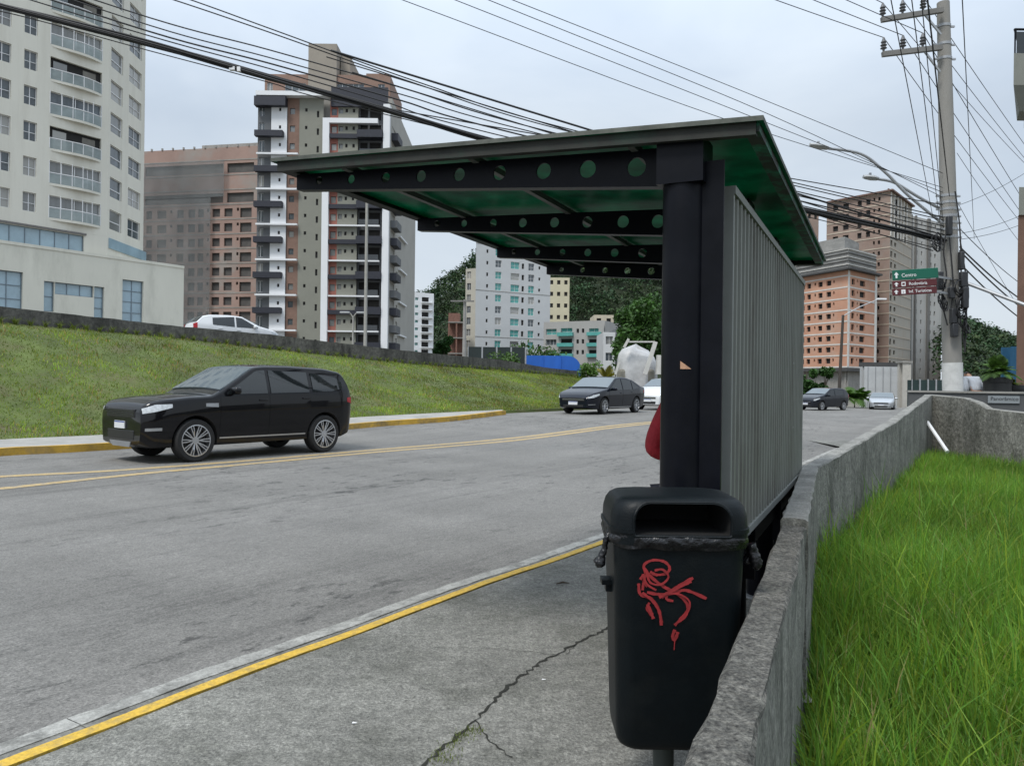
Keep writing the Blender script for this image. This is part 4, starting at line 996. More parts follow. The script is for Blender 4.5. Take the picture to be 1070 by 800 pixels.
# --- dark sedan
SED = dict(H=1.48, R=0.32, Wmax=0.90, tw=0.215, spokes=8, rimf=0.70, tumble=0.19, crown=0.07, r=0.08, wx=(1.40,-1.30),
  top=[(-2.33,0.80),(-2.31,1.00),(-2.2,1.08),(-1.75,1.12),(-1.05,1.38),(-0.6,1.46),(-0.1,1.48),(0.35,1.44),(1.15,1.02),(1.5,0.96),(2.0,0.86),(2.22,0.76),(2.33,0.64)],
  bot=[(-2.33,0.42),(-2.1,0.28),(-1.8,0.2),(1.9,0.19),(2.33,0.26)], W=[(-2.33,0.70),(-2.15,0.82),(-1.6,0.89),(1.4,0.90),(1.85,0.86),(2.15,0.77),(2.33,0.62)],
  belt=[(-2.33,0.98),(-1.5,0.97),(0,0.92),(1.2,0.90),(2.0,0.80),(2.33,0.64)],
  windscreen=(1.10,0.38), rear_window=(-1.70,-1.08),
  windows=[(0.0,1.0,[(0,0.945),(1.0,0.945)],[(0,1.39),(0.3,1.355),(1.0,0.965)]),(-0.85,-0.08,[(-0.85,0.965),(-0.08,0.95)],[(-0.85,1.33),(-0.08,1.39)]),(-1.45,-0.93,[(-1.45,1.02),(-0.93,0.975)],[(-1.45,1.06),(-0.93,1.31)])],
  doors=[(-0.03,1.08,[(-0.03,0.30),(1.08,0.30)],[(-0.03,0.925),(1.08,0.905)]),(-0.98,-0.06,[(-0.98,0.72),(-0.75,0.42),(-0.62,0.30),(-0.06,0.30)],[(-0.98,0.94),(-0.06,0.925)])],
  chrome_strip=(-0.8,1.0,0.245,0.03), mirror=(0.85,0.97),
  head=[(1.80,2.29,[(1.80,0.74),(2.1,0.64),(2.29,0.61)],[(1.80,0.80),(2.1,0.75),(2.29,0.655)])], tail=[(-2.31,-2.0,[(-2.31,0.8),(-2.0,0.84)],[(-2.31,0.96),(-2.0,0.93)])],
  fog=[(2.0,2.28,[(2.0,0.37),(2.28,0.36)],[(2.0,0.39),(2.28,0.385)])], grille=(0.50,0.63,0.50), bars=1, bar_mat=chrome, lower=(0.27,0.36,0.45), plate=(0.43,0.0))
P_navy = carpaint('dark navy car paint', (0.005,0.007,0.014), 0.6, 0.3, 0.0)
sed, _ = make_car('dark navy sedan coming round the bend at the foot of the grass bank', 'car', 'sedan', P_navy, SED)
fwp = Vector((ray(663.5,428)[0]*30.6, 30.6, 0)); rwp = Vector((ray(702,427)[0]*32.5, 32.5, 0)); 
fwp = Vector((ray(628.5,428)[0]*29.8, 29.8, 0)); rwp = Vector((ray(665,427)[0]*32.2, 32.2, 0))
u = place(sed, fwp, rwp, 1.40, -1.30); sed.location -= Vector((-u.y,u.x,0))*0.8
# --- white hatchbacks and others (one profile)
HAT = dict(SED); HAT.update(H=1.50, R=0.31, Wmax=0.86, tw=0.2, wx=(1.28,-1.22),
  top=[(-1.98,0.78),(-1.96,1.0),(-1.85,1.12),(-1.55,1.40),(-1.25,1.47),(-0.4,1.50),(0.2,1.46),(1.0,1.06),(1.35,0.99),(1.75,0.88),(1.92,0.78),(2.0,0.66)],
  bot=[(-1.98,0.42),(-1.8,0.28),(1.7,0.2),(2.0,0.26)], W=[(-1.98,0.70),(-1.8,0.80),(-1.3,0.85),(1.2,0.86),(1.6,0.82),(1.85,0.74),(2.0,0.60)],
  belt=[(-1.98,1.03),(-1.3,1.0),(0,0.94),(1.1,0.91),(1.7,0.82),(2.0,0.66)], windscreen=(0.94,0.24), rear_window=(-1.84,-1.56),
  windows=[(-0.1,0.88,[(-0.1,0.965),(0.88,0.955)],[(-0.1,1.41),(0.15,1.385),(0.88,0.985)]),(-1.15,-0.18,[(-1.15,1.03),(-0.18,0.97)],[(-1.15,1.33),(-0.18,1.41)])],
  doors=[(-0.13,0.96,[(-0.13,0.30),(0.96,0.30)],[(-0.13,0.94),(0.96,0.92)]),(-0.95,-0.16,[(-0.95,0.72),(-0.75,0.42),(-0.62,0.30),(-0.16,0.30)],[(-0.95,0.97),(-0.16,0.945)])],
  chrome_strip=None, mirror=(0.72,0.99), head=[(1.52,1.96,[(1.52,0.78),(1.96,0.64)],[(1.52,0.84),(1.8,0.78),(1.96,0.69)])],
  tail=[(-1.96,-1.80,[(-1.96,0.80),(-1.80,0.84)],[(-1.96,1.04),(-1.80,1.10)])], fog=[], grille=(0.52,0.60,0.42), lower=(0.28,0.40,0.42), plate=(0.45,0))
P_white = carpaint('white car paint', (0.66,0.67,0.68), 0.8, 0.3, 0.0)
h1, _ = make_car('white hatchback driving away along the upper street behind the retaining wall', 'car', 'hatchback', P_white, HAT)
c_ = P(243,346,33.0); h1.rotation_euler = (0,0,math.radians(38)); h1.location = (c_.x, c_.y, 2.74); h1.scale = (0.92,0.95,0.95)
HW = dict(HAT); h2, _ = make_car('white hatchback following close behind the dark navy sedan', 'car', 'hatchback', P_white, HW)
h2.rotation_euler = (0,0,math.radians(180+52)); q = P(697,427,37.0); h2.location = (q.x, 37.0, G(q.x,37)+ROADZ)
P_grey = carpaint('dark grey car paint', (0.010,0.012,0.018), 0.7, 0.3, 0.0)
HB = dict(HAT); HB['H'] = 1.56; h3, _ = make_car('dark grey hatchback on the far side of the road seen beyond the ribbed panel', 'car', 'hatchback', P_grey, HB)
q = P(860,427,51); h3.location = (q.x,51,G(q.x,51)+ROADZ-0.02); h3.rotation_euler = (0,0,math.radians(180+33)); h3.scale = (0.93,0.93,1.0)
P_silver = carpaint('silver car paint', (0.42,0.44,0.46), 0.8, 0.3, 0.5)
h4, _ = make_car('silver sedan parked in front of the white board wall on the right', 'car', 'sedan', P_silver, SED)
q = P(922,427,55); h4.location = (q.x,55,ROADZ-0.02); h4.rotation_euler = (0,0,math.radians(180+62)); h4.scale = (0.9,0.9,0.82)
# ================================================================ BUILDINGS
WINM = {}
def window_mesh(w, h, kind, depth):
    key = (round(w,2), round(h,2), kind, depth)
    if key in WINM: return WINM[key]
    mb = MB(); y = depth
    gl = {'grid':glass_win,'grid2':glass_win,'dark':dark_hole,'teal':glass_teal,'blue':glass_blue,'glass':glass_win,'slide':glass_win,'hole':dark_hole,'small':dark_hole,'dusty':dusty_hole}[kind]
    fr = frame_white if kind in ('grid','grid2','slide','teal') else (mat('blue grey mullion', (0.16,0.2,0.23), 0.5) if kind == 'blue' else mat('dark window frame', (0.05,0.05,0.05), 0.6))
    mb.add([(0,y,0),(w,y,0),(w,y,h),(0,y,h)], [(0,1,2,3)], 0)
    t = 0.05 if kind != 'blue' else 0.06
    if kind not in ('hole',):
        for (a,b,c,d) in ((0,0,w,t),(0,h-t,w,h),(0,t,t,h-t),(w-t,t,w,h-t)): mb.box(a,y-0.06,b,c,y-0.005,d,1)
    if kind in ('grid','teal'):
        mb.box(w/2-0.03,y-0.05,t,w/2+0.03,y-0.006,h-t,1); mb.box(t,y-0.052,h*0.45-0.025,w-t,y-0.007,h*0.45+0.025,1)
    if kind == 'grid2':
        mb.box(t,y-0.052,h*0.42-0.04,w-t,y-0.007,h*0.42+0.04,1)
    if kind == 'slide':
        n = max(2,int(w/0.9))
        for k in range(1,n): mb.box(w*k/n-0.03,y-0.05,t,w*k/n+0.03,y-0.006,h-t,1)
    if kind == 'blue':
        n = max(1,int(round(w/1.15)))
        for k in range(1,n): mb.box(w*k/n-0.03,y-0.05,t,w*k/n+0.03,y-0.006,h-t,1)
        n = max(1,int(round(h/1.0)))
        for k in range(1,n): mb.box(t,y-0.052,h*k/n-0.03,w-t,y-0.007,h*k/n+0.03,1)
    me = bpy.data.meshes.new('window'); me.from_pydata(mb.v, [], mb.f); me.polygons.foreach_set('material_index', mb.mi); me.materials.append(gl); me.materials.append(fr); me.update()
    WINM[key] = me; return me
PENDING = {}
def facade(root, A, B, z0, z1, ops, m, depth=0.25, name='wall', label=None):
    A = Vector((A[0],A[1],0)); B = Vector((B[0],B[1],0)); xd = (B-A).normalized(); Ln = (B-A).length; yd = Vector((-xd.y, xd.x, 0)); ang = math.atan2(xd.y, xd.x)
    ops = [o for o in ops if o[0] > 0.02 and o[1] < Ln-0.02 and o[2] > z0+0.02 and o[3] < z1-0.02 and o[1]-o[0] > 0.1]
    xs = sorted({0.0, Ln} | {round(o[0],3) for o in ops} | {round(o[1],3) for o in ops}); zs = sorted({z0, z1} | {round(o[2],3) for o in ops} | {round(o[3],3) for o in ops})
    W_ = lambda s,d,z: tuple(A+xd*s+yd*d+Vector((0,0,z)))
    mb = MB(); import bisect
    blocked = set()
    for o in ops:
        i0 = xs.index(round(o[0],3)); i1 = xs.index(round(o[1],3)); j0 = zs.index(round(o[2],3)); j1 = zs.index(round(o[3],3))
        for i in range(i0,i1):
            for j in range(j0,j1): blocked.add((i,j))
    for j in range(len(zs)-1):
        i = 0
        while i < len(xs)-1:
            if (i,j) in blocked: i += 1; continue
            k = i
            while k < len(xs)-1 and (k,j) not in blocked: k += 1
            mb.add([W_(xs[i],0,zs[j]),W_(xs[k],0,zs[j]),W_(xs[k],0,zs[j+1]),W_(xs[i],0,zs[j+1])], [(0,1,2,3)]); i = k
    for s0,s1,a,b,kind in [o[:5] for o in ops]:
        for (p,q) in (((s0,a),(s1,a)),((s1,a),(s1,b)),((s1,b),(s0,b)),((s0,b),(s0,a))):
            mb.add([W_(p[0],0,p[1]),W_(q[0],0,q[1]),W_(q[0],depth,q[1]),W_(p[0],depth,p[1])], [(0,1,2,3)])
    wall = mb.build(name, m, root, fixn=False, label=label)
    lst = PENDING.setdefault(root.name, [root, []])[1]
    for o in ops:
        s0,s1,a,b,kind = o[:5]; lst.append((A+xd*s0+Vector((0,0,a)), ang, s1-s0, b-a, kind, depth))
    return wall
def flush_windows(limit=96):
    for rn, (root, lst) in PENDING.items():
        off = WO[rn]
        lst.sort(key=lambda t: -(t[2]*t[3])/max(1,(t[0].length)**2) - (0 if t[4] in ('small',) else 1e-9))
        for loc, ang, w_, h_, kind, dep in lst[:limit]:
            o = bpy.data.objects.new('window', window_mesh(w_, h_, kind, dep)); COL.objects.link(o); o.parent = root; o.location = loc-off; o.rotation_euler = (0,0,ang)
        rest = lst[limit:]
        if rest:
            vs, fs, mi, mats = [], [], [], []
            for loc, ang, w_, h_, kind, dep in rest:
                me = window_mesh(w_, h_, kind, dep); M = Matrix.Translation(loc-off) @ Matrix.Rotation(ang,4,'Z'); k = len(vs)
                vs += [tuple(M @ v.co) for v in me.vertices]
                for p in me.polygons:
                    mm = me.materials[p.material_index]
                    if mm not in mats: mats.append(mm)
                    fs.append([k+i for i in p.vertices]); mi.append(mats.index(mm))
            me = bpy.data.meshes.new('window'); me.from_pydata(vs, [], fs); me.polygons.foreach_set('material_index', mi); me.update()
            o = mesh_obj('window', me, mats, root); o['kind'] = 'stuff'
def plane_s(A, B, px, py=300):
    """distance along A->B at which the photo column px crosses the plan line"""
    A = Vector((A[0],A[1])); B = Vector((B[0],B[1])); d = (B-A).normalized(); r = ray(px,py)[0]
    s = (r*A.y-A.x)/(d.x-r*d.y); return s, A.y+d.y*s
def zpx(px, py, Y): return EYE+ray(px,py)[1]*Y
def box_shell(root, pts, z0, z1, m, name='wall', roofm=None):
    """closed prism on plan points"""
    mb = MB(); mb.loft([[(x,y,z0) for x,y in pts],[(x,y,z1) for x,y in pts]]); return mb.build(name, m, root)
def prism(root, A, B, s0, s1, z0, z1, d0, d1, m, name):
    A = Vector((A[0],A[1],0)); B = Vector((B[0],B[1],0)); xd = (B-A).normalized(); yd = Vector((-xd.y,xd.x,0))
    pl = [A+xd*s0+yd*d0, A+xd*s1+yd*d0, A+xd*s1+yd*d1, A+xd*s0+yd*d1]
    mb = MB(); mb.loft([[(p.x,p.y,z0) for p in pl],[(p.x,p.y,z1) for p in pl]]); return mb.build(name, m, root)

# ---------------- cream tower on the left
M_cream = mat('cream render', (0.66,0.635,0.55), 0.85, var=0.05, scale=0.3, stain=(0.54,0.51,0.43), stain_scale=0.9, stain_amt=0.45, stretch=(1,1,0.12))
M_cream2 = mat('pale cream podium render', (0.64,0.62,0.53), 0.85, var=0.05, scale=0.3, stain=(0.44,0.43,0.36), stain_scale=0.4, stain_amt=0.6, stretch=(1,1,0.3))
C1 = Vector((-36,68,0)); da = Vector((0.574,0.819,0)); A1 = C1-da*22; 
b1 = thing('apartment_tower', 'cream apartment tower with rounded glazed balconies rising from a glazed podium, at the left edge', 'building', (C1.x,C1.y,2))
ops = []
F = 2.89
def sA(px): return plane_s(A1, C1, px)[0]
zr_ = lambda k: 15.8+F*k
for k in range(11):
    zc = zr_(k)
    ops.append((sA(24)-0.1, sA(42)-0.4, zc-0.80, zc+0.75, 'grid'))
    ops.append((sA(-9), sA(9), zc-0.80, zc+0.75, 'grid'))
    ops.append((sA(-42), sA(-28), zc-0.80, zc+0.75, 'grid'))
    if k not in (0,1,3): pass
bal_s = (sA(50), sA(104))
for k in range(11):
    zc = zr_(k); ops.append((bal_s[0], bal_s[1], zc-1.05, zc+0.85, 'slide' if k in (0,1,3,5) else 'hole'))
wA = facade(b1, A1, C1, 13.95, 48.0, ops, M_cream, depth=0.25)
C1b = C1+Vector((-0.3,7.3,0)); opsB = []
def sB(px): return plane_s(C1, C1b, px)[0]
for k in range(11):
    zc = zr_(k)-0.05
    opsB.append((sB(113.5), sB(126), zc-1.0, zc+0.75, 'grid2')); opsB.append((sB(132.5), sB(145.5), zc-0.95, zc+0.7, 'grid'))
facade(b1, C1, C1b, 2.0, 48.0, opsB, M_cream, depth=0.2)
mb = MB(); mb.loft([[(p.x,p.y,2.0) for p in (C1b, C1b+Vector((-20,6,0)), A1+Vector((-20,14,0)), A1)],[(p.x,p.y,48.0) for p in (C1b, C1b+Vector((-20,6,0)), A1+Vector((-20,14,0)), A1)]], closed=False, cap=False)
mb.v += [(C1.x,C1.y,48),]; mb.add([(A1.x,A1.y,48),(C1.x,C1.y,48),(C1b.x,C1b.y,48),(C1b.x-20,C1b.y+6,48),(A1.x-20,A1.y+14,48)],[(0,1,2,3,4)]); mb.v = mb.v; mb.build('wall', M_cream, b1)
xd = da; yd = Vector((-da.y,da.x,0))
M_rail = mat('pale glass railing', (0.36,0.42,0.41), 0.2, var=0.15, scale=1.5, alpha=0.6)
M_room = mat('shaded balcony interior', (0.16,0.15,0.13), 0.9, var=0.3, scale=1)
for k in range(10):
    zc = zr_(k); s0, s1 = bal_s; N_ = 10
    # bowed balcony front
    rows0, rows1, rt0, rt1 = [], [], [], []
    for i in range(N_+1):
        t = i/N_; s = s0+(s1-s0)*t; bow = -0.55*math.sin(PI*min(1,t*1.0))*(0.3+0.7*t)
        p = A1+xd*s+yd*bow; rows0.append(p)
    mb = MB(); mb.loft([[(p.x,p.y,zc-1.22) for p in rows0]+[(p.x+yd.x*0.9,p.y+yd.y*0.9,zc-1.22) for p in rows0[::-1]],[(p.x,p.y,zc-1.02) for p in rows0]+[(p.x+yd.x*0.9,p.y+yd.y*0.9,zc-1.02) for p in rows0[::-1]]])
    bal = mb.build('balcony', M_cream, b1)
    mb = MB(); mb.loft([[(p.x,p.y,zc-1.02) for p in rows0],[(p.x,p.y,zc-0.18) for p in rows0]], cap=False, closed=False); mb.build('railing', M_rail, bal)
    mb = MB(); mb.tube([(p.x,p.y,zc-0.15) for p in rows0], 0.04, 6)
    for i in range(0,N_+1,2): mb.tube([(rows0[i].x,rows0[i].y,zc-1.0),(rows0[i].x,rows0[i].y,zc-0.15 if k not in (0,1,3,5) else zc+0.85)], 0.03, 5)
    mb.build('handrail', frame_white, bal)
    if k in (2,4,6,7,8,9):
        p0 = A1+xd*(s0+0.2)+yd*0.26
        for q in range(2):
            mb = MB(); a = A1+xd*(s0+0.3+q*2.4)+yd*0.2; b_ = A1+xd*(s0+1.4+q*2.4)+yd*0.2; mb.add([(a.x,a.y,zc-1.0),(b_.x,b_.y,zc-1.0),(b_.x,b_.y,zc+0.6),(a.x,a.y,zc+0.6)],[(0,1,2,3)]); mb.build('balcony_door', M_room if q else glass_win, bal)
# podium
P2 = C1+da*7.1+yd*-0.5; P1_ = A1+yd*-0.5; ops = []
def sP(px): return plane_s(P1_, P2, px)[0]
zz = 66.0
ops.append((0.5, sP(87), 11.75, 13.4, 'blue')) if False else None
ops += [(0.6, sP(24), 6.6, 9.9, 'blue'), (sP(46), sP(57), 6.9, 9.4, 'blue'), (sP(57.5), sP(98), 8.4, 9.4, 'blue'), (sP(98.5), sP(109), 6.6, 9.4, 'blue'), (sP(128), sP(150), 6.4, 10.3, 'blue')]
ops = [o for o in ops if o]
facade(b1, P1_, P2, 2.0, 12.0, ops, M_cream2, depth=0.3)
mb = MB(); pl = [P2, P2+yd*14, P1_+yd*14, P1_]; mb.add([(p.x,p.y,12.0) for p in pl],[(0,1,2,3)]); mb.add([(P2.x,P2.y,2),(P2.x+yd.x*14,P2.y+yd.y*14,2),(P2.x+yd.x*14,P2.y+yd.y*14,12),(P2.x,P2.y,12)],[(0,1,2,3)]); mb.build('podium_roof', M_cream2, b1)
prism(b1, P1_, P2, 0, (P2-P1_).length, 12.0, 12.25, -0.06, 0.25, M_cream2, 'parapet')
opsg = [(0.5, sA(87), 12.25, 13.70, 'blue')]
facade(b1, A1, C1, 12.0, 13.945, opsg, M_cream, depth=0.2, name='wall')
prism(b1, A1, C1, 0.3, sA(89), 13.75, 13.9, -0.14, -0.003, mat('dark band trim', (0.16,0.15,0.14), 0.7), 'cornice')
prism(b1, C1, C1b, 0.3, 7.8, 13.0, 13.9, -0.10, -0.003, glass_blue, 'glazed_canopy')

# ---------------- netted brick block
M_netbrick = mat('grey plaster and bare brick patches', (0.30,0.205,0.17), 0.95, var=0.12, scale=0.12, stain=(0.27,0.25,0.225), stain_scale=0.09, stain_amt=0.95)
Y2 = 150; a2 = P(146,300,155.0); b2_ = P(270,300,150.0); a2.z = b2_.z = 0
b2 = thing('unfinished_tower', 'grey and brick unfinished block under dark safety netting left of the black and white tower', 'building', tuple(b2_))
ztop2 = zpx(260,152,150); ops = []
s2_ = lambda px: plane_s(a2,b2_,px)[0]
for k in range(15):
    zc = zpx(230,329,150)+15.55/803*150*k
    if zc > ztop2-3: break
    big = [(152,158),(163.5,173),(184,191),(196,203),(206,212),(221,229),(233.5,242),(250,262)]
    if k >= 8:
        if k in (8,10): ops.append((s2_(150), s2_(232), zc-1.0, zc+0.9, 'dusty')); ops.append((s2_(236), s2_(264), zc-1.0, zc+0.9, 'dusty'))
        continue
    for i,(p0,p1) in enumerate(big): ops.append((s2_(p0), s2_(p1), zc-0.85 if i != 7 else zc-1.1, zc+0.75, 'dusty'))
    for p0 in (177,215.5,246.5): ops.append((s2_(p0), s2_(p0+2.2), zc+0.2, zc+0.8, 'small'))
facade(b2, a2, b2_, 0, ztop2, ops, M_netbrick, depth=0.4)
prism(b2, a2, b2_, 0.01, (b2_-a2).length-0.01, 0, ztop2-0.01, 0.6, 20, M_netbrick, 'wall')
for k in range(15):
    z = zpx(230,329,150)+15.55/803*150*k-1.45
    if z < ztop2: prism(b2, a2, b2_, -0.05, (b2_-a2).length+0.05, z, z+0.22, -0.06, -0.002, mat('slab edge', (0.25,0.235,0.21), 0.9, var=0.2, scale=0.5), 'floor_slab')
def net_mat():
    m = mat('dark safety netting', (0.17,0.18,0.18), 0.9, var=0.25, scale=0.25, alpha=0.33, stain=(0.25,0.24,0.22), stain_scale=0.15, stain_amt=0.5); return m
prism(b2, a2, b2_, -0.3, s2_(222), 0, zpx(230,205,150), -1.0, -0.97, net_mat(), 'safety_net')
prism(b2, a2, b2_, -0.3, s2_(236), zpx(230,205,150)+0.01, zpx(180,166,150), -1.1, -1.07, net_mat(), 'safety_net')
prism(b2, a2, b2_, s2_(200), s2_(266), ztop2, ztop2+1.6, 3, 9, conc_grey, 'roof_house')
for i in range(12):
    s = (b2_-a2).length*i/11; A_ = a2+(b2_-a2).normalized()*s; mb = MB(); mb.box(A_.x-0.15,A_.y-0.15,ztop2,A_.x+0.15,A_.y+0.15,ztop2+0.4)
    mb.build('starter_column', conc_grey, b2)

# ---------------- black, white and grey tower
Y3 = 125.0
M_tg = mat('grey-green render', (0.215,0.215,0.18), 0.9, var=0.05, scale=0.4); M_tb = mat('brown tile render', (0.20,0.125,0.095), 0.9, var=0.12, scale=1.5); M_td = mat('slate panel', (0.115,0.12,0.125), 0.8, var=0.1, scale=0.5)
M_tblack = mat('blue-black balcony parapet', (0.018,0.020,0.030), 0.6, var=0.2); M_tw = mat('white pilaster render', (0.68,0.69,0.70), 0.8, var=0.03, scale=0.3); M_tr = mat('red-brown tile strip', (0.26,0.10,0.075), 0.9, var=0.2, scale=0.5)
M_tside = mat('pale grey side render', (0.33,0.32,0.29), 0.9, var=0.06, scale=0.3)
b3 = thing('apartment_tower', 'tall black, white and grey apartment tower with white pilasters and stacked dark balconies', 'building', (P(268,350,Y3).x, Y3, 0))
X3 = lambda px: ray(px,250)[0]*Y3
Z3 = lambda py: zpx(335,py,Y3)
ztop3 = Z3(99)
def strip3(p0, p1, z0, z1, m, ops=(), dep=0.0, name='wall'):
    A = (X3(p0), Y3+dep); B = (X3(p1), Y3+dep); return facade(b3, A, B, z0, z1, list(ops), m, depth=0.2, name=name)
fl3 = [Z3(355)+(19.0*Y3/803)*k*0.965 for k in range(15)]  # floor centres
def fop(p0, p1, pa, pb, h0, h1, kind, skip=()):
    return [((X3(pa)-X3(p0)), (X3(pb)-X3(p0)), z+h0, z+h1, kind) for i,z in enumerate(fl3) if i not in skip]
strip3(268,282.5, 0, ztop3, M_td, fop(268,282.5,269.2,275,-0.9,0.9,'slide'))
strip3(282.5,299, 0, ztop3, M_tw, fop(282.5,299,290.5,292.8,-0.1,0.45,'small'), -0.25)
strip3(299,311.6,0, ztop3, M_tb, fop(299,311.6,301.5,306.8,-0.5,0.5,'glass'))
strip3(311.6,336.8,0, ztop3, M_tg, fop(311.6,336.8,317.5,320,-0.1,0.45,'small')+fop(311.6,336.8,329.8,332.2,-1.0,0.05,'small'), -0.12)
strip3(336.8,343.6,0, Z3(124.5), M_tw, (), -0.7); 
strip3(343.6,352,0, ztop3, M_tr, fop(343.6,352,344.9,350.5,-0.6,0.5,'glass'))
strip3(352,372.8,0, ztop3, M_tg, fop(352,372.8,359.5,362,-0.1,0.5,'small')+fop(352,372.8,367,369.5,-0.1,0.5,'small')+fop(352,372.8,353,357,-0.3,0.5,'glass'))
strip3(372.8,400,0, ztop3, M_td, fop(372.8,400,374,382,-1.1,1.0,'dark')+fop(372.8,400,384,396,-1.1,1.0,'dark'), 0.8)
strip3(400,406.8,0, Z3(110), M_tw, (), -0.9)
# side of pilasters (solid)
A3, B3 = (X3(268),Y3), (X3(407),Y3)
s3 = lambda px: X3(px)-X3(268)
prism(b3, A3, B3, s3(336.8)+.003, s3(343.6)-.003, 0, Z3(124.5)-.003, -0.69, 0.0, M_tw, 'pilaster'); prism(b3, A3, B3, s3(400)+.003, s3(406.8)-.003, 0, Z3(110)-.003, -0.89, 0.79, M_tw, 'pilaster')
prism(b3, A3, B3, s3(343.6), s3(394), Z3(129.5), Z3(124.5), -0.7, 0.1, M_tw, 'white_beam')
prism(b3, A3, B3, s3(268), s3(345), Z3(103), Z3(98.5), -1.3, 0.6, M_tw, 'white_beam')
prism(b3, A3, B3, s3(266.5), s3(299), Z3(113.5), Z3(104), -1.35, -0.0, M_tblack, 'balcony')
prism(b3, A3, B3, s3(345), s3(404), Z3(112), Z3(92), -0.55, 0.0, M_tblack, 'parapet')
for i, z in enumerate(fl3):
    if z+1.6 > ztop3-2: continue
    if i % 2 == 0:
        bb = prism(b3, A3, B3, s3(267), s3(296), z-1.55, z-0.62, -1.3, -0.27, M_tblack, 'balcony')
        prism(b3, A3, B3, s3(344)+0.0, s3(373), z-1.55, z-0.85, -0.55, -0.003, M_tblack, 'balcony')
        prism(b3, A3, B3, s3(373.1), s3(399.5), z-1.55, z-0.35, -1.2, 0.79, M_tblack, 'balcony')
    else:
        prism(b3, A3, B3, s3(268.5), s3(311.5), z-1.55, z-1.28, -0.9, -0.27, M_tw, 'floor_slab')
        prism(b3, A3, B3, s3(344), s3(397), z-1.55, z-1.32, -0.6, -0.003, M_tw, 'floor_slab')
        o_ = prism(b3, A3, B3, s3(375), s3(396), z-1.32, z-0.4, -0.58, -0.54, mat('smoked glass railing', (0.05,0.055,0.06), 0.15), 'railing')
# side face
Cn = Vector((X3(407),Y3,0)); Cs = Vector((X3(407)+0.6, 153.0, 0)); ops = []
ss = lambda px: plane_s(Cn,Cs,px)[0]
for i,z in enumerate(fl3):
    ops.append((1.0, 4.5, z-1.1, z+1.0, 'dark')); ops.append((6.5, 8.0, z-0.4, z+0.8, 'glass')); 
facade(b3, Cn, Cs, 0, Z3(112), ops, M_tside, depth=0.6)
for i,z in enumerate(fl3):
    if z+1.5 > Z3(112): continue
    prism(b3, Cn, Cs, 0.6, 5.0, z-1.5, z-0.3, -1.1, -0.003, M_td if i % 2 else M_tblack, 'balcony')
    if i % 2: prism(b3, Cn, Cs, 8.5, 16, z-1.5, z-1.25, -0.4, -0.003, M_tw, 'floor_slab')
prism(b3, A3, B3, 0.02, s3(407)-0.02, 0, ztop3-0.02, 1.3, 27.9, M_tside, 'wall')
# penthouse floors and core
M_pent = mat('penthouse brown render', (0.24,0.155,0.12), 0.9, var=0.1, scale=0.6)
zp = Z3(73)
facade(b3, (X3(270.5),Y3+2), (X3(404),Y3+2), ztop3-0.05, zp, [(X3(a)-X3(270.5), X3(b)-X3(270.5), ztop3+0.6, ztop3+2.6, 'slide') for a,b in ((273,279),(292,314),(347,376),(391,398))], M_pent, depth=0.2)
prism(b3, (X3(270.5),Y3+2), (X3(404),Y3+2), 0.01, X3(404)-X3(270.5)-.01, ztop3-0.04, zp-0.01, 0.3, 13, M_pent, 'wall')
prism(b3, (X3(317),Y3), (X3(348),Y3), 0, X3(347)-X3(317), zp-6.5, Z3(41), 1.7, 10, mat('core render', (0.27,0.24,0.20), 0.9, var=0.06, scale=0.4), 'lift_core')
prism(b3, (X3(348),Y3), (X3(358),Y3), 0, X3(358)-X3(348), zp-6.5, Z3(47), 4.0, 12, MATS['core render'], 'lift_core')
prism(b3, (X3(378),Y3), (X3(402),Y3), 0, X3(402)-X3(378), zp, Z3(71), 2.1, 8, M_pent, 'roof_house')

# ---------------- white slab block beyond the bank
M_wb = mat('off-white render', (0.50,0.51,0.51), 0.85, var=0.04, scale=0.3)
A4 = P(497,300,195.0); A4.z = 0; B4 = A4+Vector((0.866,0.5,0))*22.5
b4 = thing('apartment_block', 'white apartment block with teal and dark windows seen under the shelter roof', 'building', tuple(A4))
ops = []; s4 = lambda px: plane_s(A4,B4,px)[0]; z4 = zpx(520.6,359.5,198.0)
kinds = ['teal','teal','grid','grid','teal','teal','teal','grid','teal','grid']
for k in range(13):
    z = z4+12.0/803*198*k*1.0
    if z > 38: break
    for a,b,kd,hh in ((508,510,'small',0.45),(517.5,523.8,kinds[k % 10],0.9),(533.5,542.5,'teal' if (k*7)%3 else 'grid2',0.9),(545,547.5,'small',0.7),(552,558,kinds[(k*3+1) % 10],0.95),(562.5,564.5,'small',0.4)):
        dz = 0.0; ops.append((s4(a), s4(b), z-hh+dz, z+hh+dz, kd))
facade(b4, A4, B4, -0.5, 40.0, ops, M_wb, depth=0.25)
in4 = Vector((-0.5,0.866,0))*0.35; ra = Vector((A4.x/A4.y,1,0)).normalized()
box_shell(b4, [(p.x,p.y) for p in (A4+Vector((0.866,0.5,0))*0.3+in4*1.3, B4+in4*1.3, B4+ra*14, A4+ra*14+Vector((0.1,0,0)))], -0.5, 39.98, M_wb)
for k in (0,4,8): prism(b4, A4, B4, -0.03, 22.53, z4+1.7+12.0/803*198*k, z4+1.85+12.0/803*198*k, -0.05, -0.003, conc_grey, 'string_course')
A4b = P(486.5,300,199.0); A4b.z = 0
M_cr4 = mat('cream side block render', (0.42,0.40,0.34), 0.9, var=0.06, scale=0.4)
facade(b4, A4b, (A4.x+0.0, A4.y+2.5), -0.5, zpx(490,281,199), [(0.4,1.6,z4+12/803*198*k-0.9,z4+12/803*198*k+0.9,'slide') for k in range(7)], M_cr4)
prism(b4, A4b, (A4.x+0.0, A4.y+2.5), 0.01, 2.6, -0.5, zpx(490,281,199)-0.01, 0.4, 10, M_cr4, 'wall')
